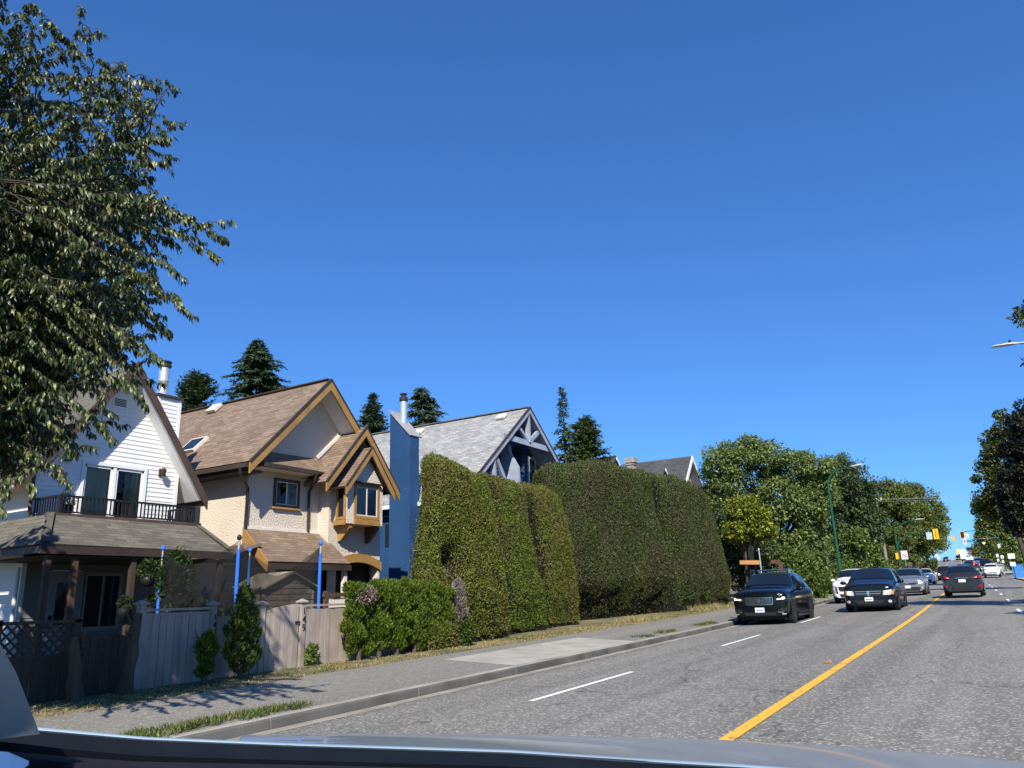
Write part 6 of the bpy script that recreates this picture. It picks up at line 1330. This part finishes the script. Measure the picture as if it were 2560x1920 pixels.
rb2 = [('tail_light', m_red, [(.50, .90), (.86, .92), (.86, 1.00), (.54, .98)], True, False, .03), ('licence_plate', m_plate, P4(-.155, .155, .72, .85), False, False, .03), ('bumper', m_trim, [(-.82, .30), (.82, .30), (.86, .56), (-.86, .56)], False, False, .02), ('bumper_trim', m_whitep, P4(-.5, .5, .40, .46), False, False, .03)]
r, S = vehicle('white_crossover', 'white SUV driving away in the right lane near the bus stop signs', 'car', away(.12, 116+4.55), pi, cross, m_whitep, dict(oc, bits=rb2, nr=3))
rb3 = [('tail_light', m_redon, [(.66, .86), (.86, .88), (.86, 1.06), (.7, 1.04)], True, False, .03), ('licence_plate', m_plate, P4(-.155, .155, .6, .73), False, False, .03), ('bumper', m_trim, P4(-.84, .84, .34, .52), False, False, .03)]
vehicle('dark_suv', 'dark SUV whose roof shows above the grey hatchback', 'car', away(-2.75, 112+4.93), pi, suv, m_greyp, dict(nf=5, nr=3, ws=(1.42, 2.02), rw=(4.55, 4.8), side=[(1.62, 2.62, 2.28, 2.66), (2.72, 3.55, 2.76, 3.5)], axles=(.92, 3.95), wr=.38, mir=(1.72, 1.2), bits=rb3, zb=.3, rails=(2.2, 4.2), railm=m_trim))
truck = [(0, .8, 1.0, 1.06, .76), (.1, .95, 1.05, 1.12, .85), (.4, 1.0, 1.1, 1.18, .88), (1.3, 1.0, 1.15, 1.24, .88), (1.45, 1.0, 1.16, 1.3, .87), (2.1, 1.0, 1.18, 1.84, .72), (2.6, 1.0, 1.18, 1.9, .71), (3.5, 1.0, 1.18, 1.88, .71), (3.75, 1.0, 1.18, 1.3, .86), (3.85, 1.0, 1.18, 1.24, .9), (5.5, 1.0, 1.18, 1.24, .9), (5.65, .95, 1.12, 1.2, .88)]
rb4 = [('tail_light', m_redon, P4(.80, .93, .80, 1.12), True, False, .03), ('licence_plate', m_plate, P4(-.155, .155, .6, .72), False, False, .03), ('bumper', m_chrome, P4(-.92, .92, .46, .62), False, False, .04)]
vehicle('black_pickup', 'black pickup truck with brake lights on, ahead of the white SUV', 'pickup truck', away(-.55, 154+5.65), pi, truck, m_blackpaint, dict(nf=4, nr=2, ws=(1.5, 2.07), rw=(3.52, 3.73), side=[(1.65, 2.5, 2.2, 2.55), (2.62, 3.4, 2.65, 3.4)], axles=(.95, 4.6), wr=.41, mir=(1.75, 1.3), bits=rb4, zb=.42))
vehicle('dark_suv', 'low dark car in the left lane beyond the first queue of cars', 'car', away(-3.1, 165), pi, hatch, m_greyp, dict(orr, bits=rb3))
vehicle('white_suv', 'white SUV with brake lights left of the black pickup', 'car', away(-1.75, 188), pi, suv, m_whitep, dict(nf=5, nr=3, ws=(1.42, 2.02), rw=(4.55, 4.8), side=[(1.62, 2.62, 2.28, 2.66)], axles=(.92, 3.95), wr=.38, mir=(1.72, 1.2), bits=rb3, zb=.3))
vehicle('white_suv', 'far white SUV in the left lane below the crest', 'car', away(-4.6, 262), pi, suv, m_whitep, dict(nf=5, nr=3, ws=(1.42, 2.02), rw=(4.55, 4.8), side=[(1.62, 2.62, 2.28, 2.66)], axles=(.92, 3.95), wr=.38, mir=(1.72, 1.2), bits=rb3, zb=.3))
vehicle('dark_suv', 'far dark car with headlights near the crest, oncoming', 'car', at_road(-9.0, 318), 0, jeep, m_blackpaint, dict(nf=4, nr=3, ws=(1.34, 1.72), side=[(1.6, 2.6, 1.85, 2.6)], axles=(.8, 3.4), wr=.37, mir=(1.45, 1.2), bits=jb, zb=.32))
for k, (x, y, m_, lab) in enumerate(((-12.6, 322, m_whitep, 'tiny white car parked left at the crest'), (-12.2, 300, m_greyp, 'tiny dark car parked left below the crest'), (-.9, 215, m_blackpaint, 'tiny dark car right of the far white SUV'), (1.0, 232, m_greyp, 'tiny grey car parked far up on the right'))):
    vehicle('parked_car', lab, 'car', at_road(x, y), 0 if x < -5 else pi, hatch, m_, dict(orr, bits=rb3 if x > -5 else cross_bits(m_lens, m_trim), rails=None))
def box_truck(label, x, y, w, h, L, mat, cabm, name='box_truck', cat='truck', front=False):
    z = float(zr(y)); r = thing(name, (x, y, z), label, cat, 'cars on the street'); b = MB()
    b.box((x-w/2, y, z+.75), (x+w/2, y+L, z+h)); b.build('cargo_box', [mat], r); b = MB(); yc = y-1.9 if front else y+L+.05
    b.grid([[(x-w/2+.1, yc, z+.5), (x+w/2-.1, yc, z+.5)], [(x-w/2+.1, yc, z+1.35), (x+w/2-.1, yc, z+1.35)], [(x-w/2+.15, yc+.6, z+2.2), (x+w/2-.15, yc+.6, z+2.2)], [(x-w/2+.15, yc+1.85, z+2.25), (x+w/2-.15, yc+1.85, z+2.25)]], smooth=False)
    b.box((x-w/2+.1, yc+.6, z+.5), (x+w/2-.1, yc+1.85, z+2.2)); b.build('cab', [cabm], r)
    b = MB(); b.face([(x-w/2+.25, yc+.02, z+1.42), (x+w/2-.25, yc+.02, z+1.42), (x+w/2-.28, yc+.55, z+2.12), (x-w/2+.28, yc+.55, z+2.12)]); b.build('windshield', [m_cglass], r)
    for yy in (yc+.9, y+L*.75):
        for s in (-1, 1): b = MB(); b.tube([(x+s*(w/2-.3), yy, z+.45), (x+s*(w/2-.02), yy, z+.45)], .45, 16); b.build('wheel', [m_tyre], r)
m_bus = M_plain('yellow_bus_paint', (.80, .52, .16), .5, .1, .5); m_pale = M_plain('pale_blue_truck_box', (.62, .80, .84), .5, .06, .5)
box_truck('pale blue and white box truck far up the left lane', -6.3, 278, 1.7, 3.3, 5.5, m_pale, m_whitep)
box_truck('yellow truck at the crest of the road, oncoming', -8.6, 345, 2.6, 3.9, 6, m_bus, m_bus, 'yellow_truck', 'truck', True)
# dark building edge / overpass band at the crest
bd = thing('far_building', (-4.5, 430, 8), 'dark flat roofed building at the end of the road beyond the crest', 'building')
b = MB(); b.box((-7.5, 415, 6), (6.5, 430, 16.2)); b.build('wall', [M_plain('pale_render', (.2, .2, .21), .9, .1)], bd); b = MB(); b.box((-7.8, 414.6, 16.2), (6.8, 430.4, 17.3)); b.build('roof', [m_dark], bd)
# ------------------------------------------------------------------ street furniture
m_green = M_plain('green_pole_paint', (.012, .085, .05), .4, .15, 2); m_head = M_plain('lamp_head_grey', (.62, .63, .63), .4, .08, 3); m_sigy = M_plain('signal_yellow', (.85, .45, .02), .45, .06, 2)
m_signw = M_plain('sign_white', (.82, .82, .82), .45, .04, 2); m_signr = M_plain('sign_red', (.65, .03, .03), .45, .05, 3); m_signb = M_plain('sign_black', (.02, .02, .02), .5, .1); m_signg = M_plain('street_sign_green', (.01, .22, .15), .45, .05); m_galv = M_plain('galvanised_pole', (.36, .37, .37), .5, .12, 3, metallic=.5); m_bluegrey = M_plain('sign_back_blue_grey', (.42, .52, .58), .5, .06)
def bez(a, c1, c2, d, n=12): a, c1, c2, d = map(lambda q: np.array(q, float), (a, c1, c2, d)); t = np.linspace(0, 1, n)[:, None]; return (1-t)**3*a+3*(1-t)**2*t*c1+3*(1-t)*t*t*c2+t**3*d
def lamp_head(parent, p, d, L=.75, w=.3):
    p = np.array(p, float); d = np.array(d, float)/np.linalg.norm(d); s = np.cross(d, (0, 0, 1.)); s /= np.linalg.norm(s); u = np.cross(s, d); G = []
    for t, k, h in ((0, .25, .5), (.15, .6, .9), (.4, 1, 1), (.8, .95, .8), (1, .6, .4)): G.append([p+d*L*t+s*w/2*k*cos(a)+u*.07*h*sin(a)*(1 if sin(a) > 0 else .5) for a in np.linspace(0, 2*pi, 13)[:-1]])
    b = MB(); b.grid(G, 0, True); b.face(G[0]); b.face(G[-1][::-1]); o = b.build('lamp_head', [m_head], parent)
    b = MB(); c = p+d*L*.3; b.lathe((c[0], c[1], c[2]+.06), [(.05, 0), (.05, .12), (.03, .13)], 8); b.build('photocell', [m_trim], o); return o
def green_lamp(label, x, y, ztop, arm, headz, r0=.11):
    z = float(zr(y))+.14; r = thing('street_lamp', (x, y, z), label, 'street lamp', 'street lamps'); b = MB()
    pts = [np.array((x, y, z)), np.array((x, y, z+3)), np.array((x, y, ztop))]+list(bez((x, y, ztop), (x, y, ztop+(headz-ztop)*.8), (x+arm*.35, y, headz-.12), (x+arm, y, headz), 12)[1:])
    rad = [r0, r0*.85, r0*.62]+[r0*.6-(r0*.28)*k/11 for k in range(11)]
    b.tube(pts, rad, 10); b.lathe((x, y, z), [(r0*1.6, 0), (r0*1.6, .05), (r0*1.15, .25), (r0, .3)], 12); b.build('pole', [m_green], r); lamp_head(r, (x+arm, y, headz), (1, 0, .08)); return r
green_lamp('green curved street lamp on the left walk behind the black SUVs', -8.2, 54, 7.75, 1.55, 9.05)
# lamp on the right verge, only its head inside the picture
rr = thing('street_lamp', (4.7, 36, .6), 'grey lamp head reaching in at the right edge of the sky', 'street lamp', 'street lamps')
p0, p1 = onY(2493, 866, 36), onY(2548, 858, 36)
b = MB(); b.tube(list(bez((4.7, 36, .6), (4.7, 36, 8), (4.6, 36, 10.9), (p1[0], 36, p1[2]), 14)), [.11-.06*k/13 for k in range(14)], 10); b.build('pole', [m_galv], rr); lamp_head(rr, p1+np.array((-.02, 0, 0)), p0-p1, .95, .36)
def disc_sign(parent, c, w, h, style, facing=-1):
    """white plate facing the camera side (-Y): prohibition ring with an arrow, or plain"""
    x, y, z = c; b = MB(); b.box((x-w/2, y-.01, z-h/2), (x+w/2, y+.01, z+h/2)); o = b.build('sign_plate', [m_signw], parent)
    if style:
        R = min(w, h)*.40; zc = z-(h-w)/2*.5 if h > w else z; b = MB(); G = [[(x+k*cos(a), y-.014, zc+k*sin(a)) for a in np.linspace(0, 2*pi, 25)] for k in (R, R*.8)]; b.grid(G, 0); b.beam((x-R*.6, y-.016, zc+R*.6), (x+R*.6, y-.016, zc-R*.6), R*.2, .004, 0, (0, 1, 0)); b.build('prohibition_ring', [m_signr], o)
        b = MB(); b.beam((x+R*.25, y-.018, zc-R*.5), (x+R*.25, y-.018, zc+R*.15), .0+R*.18, .004, 0, (0, 1, 0)); b.beam((x+R*.3, y-.018, zc+R*.15), (x-R*.3, y-.018, zc+R*.15), R*.18, .004, 0, (0, 1, 0)); b.face([(x-R*.2, y-.018, zc+R*.45), (x-R*.55, y-.018, zc+R*.15), (x-R*.2, y-.018, zc-R*.15)]); b.build('arrow', [m_signb], o)
    return o
def signal(parent, x, y, ztop, front, h=1.05, w=.42):
    """three lens signal; front=True shows the lenses to the camera"""
    b = MB(); b.box((x-w/2, y-.12, ztop-h), (x+w/2, y+.12, ztop)); o = b.build('signal_head', [m_sigy], parent)
    s = -1 if front else 1
    b = MB(); b.box((x-w/2+.07, y+s*.12, ztop-h+.06), (x+w/2-.07, y+s*.135, ztop-.06)); b.build('signal_face', [m_trim], o)
    for k, m in enumerate((m_red, m_amber, M_plain('green_lens', (.02, .16, .10), .3, .1))):
        zc = ztop-h*(k+.5)/3; b = MB(); M_ = lambda q, zc=zc: np.array((x+q[0], y+s*(.135+q[2]), zc+q[1])); b.lathe((0, 0, 0), [(.10, 0), (.095, .02), (.05, .035)], 14, 0, M_); b.build('lens', [m], o)
        b = MB(); Gv = [[(x+.115*cos(a), y+s*q, zc+.115*sin(a)) for a in np.linspace(-.3, pi+.3, 12)] for q in (.13, .32)]; b.grid(Gv); b.build('visor', [m_sigy], o)
    if not front:
        b = MB(); b.tube([(x, y-.12, ztop-h*.1), (x+.06, y-.16, ztop-h*.35), (x-.04, y-.16, ztop-h*.6), (x+.03, y-.13, ztop-h*.9)], .018, 5); b.build('cable', [m_trim], o)
    return o
# left mast at the near side of the crossing
x, y = -8.62, 99.0; z = float(zr(y))+.14
ml = thing('signal_mast', (x, y, z), 'green signal mast on the left with a lamp and the back of a yellow signal', 'traffic signal', 'traffic signals')
b = MB(); b.tube([(x, y, z), (x, y, 4), (x, y, 6.2)]+list(bez((x, y, 6.2), (x-.15, y, 7.4), (x+.3, y, 8.4), (-6.35, y, 8.62), 10)[1:]), [.16, .13, .1]+[.085-.004*k for k in range(9)], 10); b.lathe((x, y, z), [(.26, 0), (.26, .06), (.18, .3), (.16, .35)], 12); b.build('pole', [m_green], ml)
b = MB(); b.tube(list(bez((x, y, 5.6), (x+.2, y, 6.9), (x+1.4, y, 7.1), (-4.25, y, 7.45), 14)), [.085-.0035*k for k in range(14)], 8); b.build('mast_arm', [m_green], ml)
lamp_head(ml, (-6.35, y, 8.62), (1, 0, .02), .9, .32)
signal(ml, -4.53, y-.05, 7.45, False, 1.12, .52)
b = MB(); b.box((-5.5, y-.05, 6.35), (-4.92, y-.02, 7.12)); b.tube([(-5.2, y-.03, 7.1), (-5.2, y-.03, 7.3)], .02, 6); b.build('sign_back', [m_bluegrey], ml)
q = onY(2243, 1390, y-.1); b = MB(); b.box((q[0]-.14, y-.3, q[2]-.35), (q[0]+.14, y-.1, q[2]+.35)); b.build('pedestrian_signal', [m_sigy], ml)
# right mast across the crossing
x, y = 2.0, 145.0; z = float(zr(y))+.14
mr = thing('signal_mast', (x, y, z), 'green signal mast on the right whose arm carries a signal facing us and turn signs', 'traffic signal', 'traffic signals')
b = MB(); b.tube([(x, y, z), (x, y, 5), (x, y, 7.9)], [.17, .14, .12], 10); b.lathe((x, y, z), [(.27, 0), (.27, .06), (.2, .3), (.17, .35)], 12); b.build('pole', [m_green], mr)
b = MB(); b.tube(list(bez((x, y, 7.8), (x-.5, y, 8.9), (-.2, y, 9.55), (-1.2, y, 9.55), 12))+[(-3.15, y, 9.5)], [.1-.004*k for k in range(13)], 8); b.build('mast_arm', [m_green], mr)
b = MB(); q0, q1 = onY(2418, 1349, y), onY(2497, 1344, y); b.tube([q0, q1], .03, 6); b.tube([q1, (x, y, q1[2]+.1)], .03, 6); b.build('span_wire', [m_galv], mr)
q = onY(2404.5, 1329, y); signal(mr, q[0], y-.1, q[2], True, 1.05, .62)
q = onY(2415.5, 1340, y-.2); disc_sign(mr, (q[0], y-.2, q[2]), .68, .68, True)
q = onY(2412, 1354, y-.2); b = MB(); b.box((q[0]-.2, y-.22, q[2]-.42), (q[0]+.2, y-.2, q[2]+.42)); o = b.build('sign_plate', [m_signw], mr); b = MB(); b.box((q[0]-.09, y-.235, q[2]-.28), (q[0]+.09, y-.222, q[2]+.05)); b.lathe((q[0], y-.23, q[2]+.1), [(.09, 0), (.1, .12), (.06, .2)], 8); b.build('red_figure', [m_signr], o)
q0, q1 = onY(2416.5, 1352.5, y-.1), onY(2433, 1353.5, y-.1); b = MB(); b.box((q0[0], y-.12, (q0[2]+q1[2])/2-.13), (q1[0], y-.1, (q0[2]+q1[2])/2+.13)); b.build('street_name_sign', [m_signg], mr)
q = onY(2501.5, 1365, y-.2); disc_sign(mr, (q[0], y-.2, q[2]), .72, .62, True)
q = onY(2505.5, 1371.5, y-.2); signal(mr, q[0], y-.25, q[2], True, .95, .36)
for zz in (1.6, 2.2): pass
q = onY(2459.8, 1357.6, 150); b = MB(); b.box((q[0]-.2, 150, q[2]-.6), (q[0]+.2, 150.2, q[2]+.3)); sg = tag(b.build('far_signal', [m_trim]), 'far signal with one yellow lamp lit before the dark trees', 'traffic signal', 'traffic signals'); b = MB(); M_ = lambda p: np.array((q[0]+p[0], 149.98-p[2], q[2]+p[1])); b.lathe((0, 0, 0), [(.17, 0), (.15, .03)], 14, 0, M_); b.build('lit_lens', [M_emit('amber_lit', (1, .75, .2), 2.0)], sg)
q = onY(2380, 1348, 160); b = MB(); b.prism([(q[0]-.35, 160, q[2]+.3), (q[0]+.45, 160, q[2]+.42), (q[0]+.45, 160, q[2]-.42)], (0, .4, 0)); b.tube([(q[0]-2.6, 160, q[2]+.5), (q[0]+.4, 160, q[2]+.5)], .05, 6); tag(b.build('side_signal', [m_sigy]), 'yellow signal seen side on against the sky left of the red sign', 'traffic signal', 'traffic signals')
# sign posts
def sign_post(label, px, ptop, Y, w, h, style, two=None, name='sign_post', mat=None, dark=False):
    q = onY(px, ptop, Y); z = float(zr(Y))+.1; r = thing(name, (q[0], Y, z), label, 'sign', 'signs along the street'); b = MB(); b.tube([(q[0], Y, z), (q[0], Y, q[2])], .035, 7); b.build('pole', [m_trim if dark else m_galv], r); disc_sign(r, (q[0], Y-.05, q[2]-h/2), w, h, style)
    if two: disc_sign(r, (q[0], Y-.05, two), w*.8, h*.8 if h < 1 else .6, False)
    return r
sign_post('white no turn sign with a red ring beside the left signal mast', 2259.5, 1377, 95, .62, .9, True)
zz = lambda px, py, Y: onY(px, py, Y)[2]
sign_post('double arrow white sign over a small sign, nearest of the bus stop signs', 2527, 1384, 100, .62, .52, False, zz(2526, 1408, 100)-.1, dark=True)
sign_post('white parking sign pair on a pole right of the white SUV', 2504.5, 1388, 120, .3, .4, False, zz(2504.5, 1404, 120))
sign_post('white parking sign pair on a thin pole farther up the right walk', 2492.5, 1385, 140, .32, .45, False, zz(2493, 1400.5, 140))
sign_post('white sign on a pole among the far trees on the right', 2456.5, 1379, 190, .5, .6, False, zz(2456.5, 1385, 190))
sign_post('round white sign on a pole near the pedestrian', 2340, 1384, 178, .55, .55, False)
sign_post('small white sign on the left bank behind the pedestrian', 2345, 1392, 186, .35, .8, False)
# blue bin on the right, utility pole and wires
q = onY(2543, 1418, 104); b = MB(); b.box((q[0]-.5, 104, float(zr(104))+.1), (q[0]+.5, 104.6, q[2]+.25)); b.box((q[0]-.55, 103.96, q[2]+.25), (q[0]+.55, 104.64, q[2]+.32)); tag(b.build('blue_bin', M_plain('blue_bin_plastic', (.05, .2, .5), .5, .1)), 'blue box standing on the verge at the right edge', 'bin')
up = thing('utility_pole', (-9.5, 95, 1.6), 'leaning grey wooden utility pole with wires above the golden cedar', 'utility pole')
b = MB(); b.tube([(-9.5, 95, 1.4), (-9.57, 95, 6), (-9.63, 95, 10.85)], [.17, .15, .11], 9); b.build('pole', [M_wood('pole_wood', (.17, .16, .14), (.30, .28, .25), (6, 6, .6), .9, .3)], up)
b = MB(); b.box((-10.1, 94.87, 10.62), (-9.1, 94.92, 10.70)); b.build('crossarm', [m_galv], up)
for x in (-10.1, -9.6, -9.1): b = MB(); b.lathe((x, 94.89, 10.72), [(.05, 0), (.08, .05), (.05, .1), (.08, .15), (.03, .22)], 8); b.build('insulator', [m_cream], up)
for x, z0 in ((-10.1, 10.85), (-9.1, 10.85), (-9.6, 10.6)):
    pts = [(x+(34)*t, 94.9+6*t, z0-1.2*4*t*(1-t)*.35-.2*t) for t in np.linspace(0, .27, 10)]; b = MB(); b.tube(pts, .009, 5); pts = [(x-40*t, 94.9-4*t, z0-1.4*t*(1-t)) for t in np.linspace(0, .5, 8)]; b.tube(pts, .022, 5); b.build('wire', [m_galv], up)
# pedestrian ----------------------------------------------------------------
def pedestrian():
    Y = 172.0; q = onY(2333.5, 1414.5, Y); z = float(zr(Y))+.14; x = q[0]
    r = thing('person', (x, Y, z), 'person in a white jacket and pale hat walking on the left bank', 'person')
    J = {0: (0, 0, .92, .13), 1: (0, 0, 1.15, .13), 2: (0, 0, 1.40, .15), 3: (0, 0, 1.52, .055), 4: (0, -.01, 1.62, .095), 5: (0, -.01, 1.70, .08), 6: (.19, 0, 1.40, .06), 7: (.26, .03, 1.14, .05), 8: (.25, -.12, .92, .04), 9: (-.19, 0, 1.40, .06), 10: (-.26, .02, 1.14, .05), 11: (-.24, .14, .93, .04), 12: (.10, 0, .86, .095), 13: (.10, -.14, .48, .065), 14: (.10, -.10, .09, .045), 15: (.10, -.24, .05, .04), 16: (-.10, 0, .86, .095), 17: (-.10, .12, .48, .065), 18: (-.10, .26, .12, .045), 19: (-.10, .14, .05, .04)}
    E = [(0, 1), (1, 2), (2, 3), (3, 4), (4, 5), (2, 6), (6, 7), (7, 8), (2, 9), (9, 10), (10, 11), (0, 12), (12, 13), (13, 14), (14, 15), (0, 16), (16, 17), (17, 18), (18, 19)]
    me = bpy.data.meshes.new('body'); me.from_pydata([J[k][:3] for k in range(20)], E, []); o = bpy.data.objects.new('body', me); COL.objects.link(o); o.parent = r
    o.modifiers.new('skin', 'SKIN'); me.skin_vertices.new() if not me.skin_vertices else None
    for k in range(20): me.skin_vertices[0].data[k].radius = (J[k][3], J[k][3]); me.skin_vertices[0].data[k].use_root = k == 0
    o.modifiers.new('sub', 'SUBSURF').render_levels = 1; me.materials.append(M_plain('dark_clothes', (.03, .03, .04), .8, .1))
    b = MB(); b.grid([[(rx_*cos(a), ry_*sin(a), zz_) for a in np.linspace(0, 2*pi, 15)[:-1]] for zz_, rx_, ry_ in ((.72, .23, .19), (.95, .2, .17), (1.2, .2, .17), (1.42, .23, .15), (1.5, .1, .09))], 0, True); b.tube([(.2, 0, 1.42), (.275, .03, 1.14), (.26, -.1, .96)], [.085, .075, .06], 8); b.tube([(-.2, 0, 1.42), (-.275, .02, 1.14), (-.25, .12, .97)], [.085, .075, .06], 8); b.build('jacket', [M_plain('cream_jacket', (.78, .74, .64), .8, .05)], r, False)
    b = MB(); b.lathe((0, -.01, 1.69), [(.16, 0), (.16, .015), (.105, .02), (.09, .11), (.03, .14)], 14); b.build('hat', [m_signw], r, False); b = MB(); b.box((-.12, .12, 1.0), (.12, .3, 1.42)); b.build('backpack', [m_trim], r, False)
pedestrian()
# ------------------------------------------------------------------ the car we sit in
m_hood = M_paint('grey_blue_hood_paint', (.28, .32, .36), .25, .38); m_cowl = M_plain('cowl_plastic', (.007, .009, .012), .45, .2, 8); m_dash = M_plain('dashboard_vinyl', (.012, .011, .014), .8, .2, 30, .2, 200); m_pillar = M_plain('grey_pillar_cloth', (.60, .63, .61), .85, .06, 8)
own = thing('own_car', (-.38, .9, 0), 'grey-blue hood, black cowl and grey pillar of the car the photo is taken from', 'car')
L1 = [(-420, 1800), (0, 1817), (359, 1848), (717, 1863), (1280, 1881), (1569, 1901), (1859, 1918), (2300, 1950), (2700, 1985)]
Yb = [.50, .62, .80, .93, 1.05, 1.08, 1.09, 1.07, 1.0]
rear = [onY(p[0], p[1], y) for p, y in zip(L1, Yb)]
front = [(610, 1857, .95), (900, 1839, 1.55), (1280, 1839, 1.95), (1800, 1850, 2.15), (2148, 1870, 2.2), (2560, 1907, 2.2), (2900, 1950, 2.1)]
fr3 = [onY(px, py, y) for px, py, y in front]
hood_b = [onY(px, py, y) for px, py, y in ((600, 1858, .90), (880, 1869, .97), (1280, 1881, 1.05), (1720, 1909, 1.09), (2000, 1927, 1.09), (2400, 1957, 1.06), (2700, 1985, 1.0))]
b = MB(); G = []
for k in range(9):
    t = k/8; G.append([np.array(a)*(1-t)+np.array(c)*t+np.array((0, 0, .012*sin(pi*t))) for a, c in zip(hood_b, fr3)])
G.append([p+np.array((0, .06, -.05)) for p in G[-1]]); G.append([p+np.array((0, .06, -.5)) for p in G[-1]])
b.grid(G); side = [[row[0] for row in G[:9]], [row[0]+np.array((-.05, 0, -.06)) for row in G[:9]], [row[0]+np.array((-.09, 0, -.55)) for row in G[:9]]]; b.grid(side); b.build('hood', [m_hood], own)
m_edge = M_paint('pale_edge_reflection', (.34, .46, .55), .2, .5)  # paler than the hood: a reflection along the windshield base, put into colour
b = MB(); b.grid([[np.array(p)+np.array((0, 0, 0)) for p in rear], [np.array(p)+np.array((0, .004, .0028)) for p in rear], [np.array(p)+np.array((0, .008, -.004)) for p in rear]]); b.build('hood_edge', [m_edge], own)
cow = [np.array(p)+np.array((.02, -.10, -.045)) for p in rear]; cow2 = [np.array(p)+np.array((.03, -.14, -.10)) for p in rear]
b = MB(); b.grid([[np.array(p)+np.array((0, 0, -.002)) for p in rear], [np.array(p)+np.array((.01, -.04, -.022)) for p in rear], cow, cow2]); b.build('cowl', [m_cowl], own)
# wiper lying on the cowl

frt = [(-420, 1835, 1868), (0, 1853, 1877), (170, 1873, 1893), (347, 1889, 1905), (700, 1900, 1912), (1280, 1916, 1926), (1700, 1934, 1944), (2200, 1968, 1978)]
yb_ = [.42, .52, .60, .66, .78, .88, .90, .88]
b = MB(); b.grid([[onY(px, p0_, y) for (px, p0_, p1_), y in zip(frt, yb_)], [onY(px, p1_, y-.02) for (px, p0_, p1_), y in zip(frt, yb_)]]); b.build('windshield_frit', [M_plain('black_frit', (.0015, .0015, .002), .9, .05, spec=.1)], own)
b = MB(); b.grid([[onY(px, p1_-1, y-.02) for (px, p0_, p1_), y in zip(frt, yb_)], [onY(px, p1_+14, y-.10) for (px, p0_, p1_), y in zip(frt, yb_)], [onY(px, p1_+14, y-.10)+np.array((0, -.2, -.02)) for (px, p0_, p1_), y in zip(frt, yb_)], [onY(px, p1_+14, y-.10)+np.array((0, -.3, -.4)) for (px, p0_, p1_), y in zip(frt, yb_)]]); b.build('dashboard', [m_dash], own)
# left pillar: base at the windscreen corner, sloping back and up
pA, pB, pC, pD = atD(92, 1838, .88), atD(-300, 1880, .62), atD(-260, 1330, .52), atD(-22, 1560, .72)
b = MB(); n_ = np.array((-.06, .02, 0)); b.grid([[atD(100, 1835, .95), atD(-420, 1900, .70)], [atD(40, 1680, .86), atD(-420, 1700, .62)], [atD(-6, 1600, .80), atD(-420, 1560, .56)], [atD(-60, 1480, .74), atD(-420, 1400, .5)], [atD(-160, 1250, .62), atD(-500, 1150, .4)]]); b.grid([[atD(100, 1835, .95), atD(100, 1835, .95)+n_], [atD(40, 1680, .86), atD(40, 1680, .86)+n_], [atD(-6, 1600, .80), atD(-6, 1600, .80)+n_], [atD(-160, 1250, .62), atD(-160, 1250, .62)+n_]]); b.build('pillar', [m_pillar], own)
b = MB(); b.grid([[atD(-200, 1862, .62), atD(-200, 1960, .6)], [atD(20, 1880, .64), atD(20, 1950, .62)], [atD(72, 1902, .66), atD(72, 1912, .65)]]); b.build('pillar_foot', [m_signw], own)
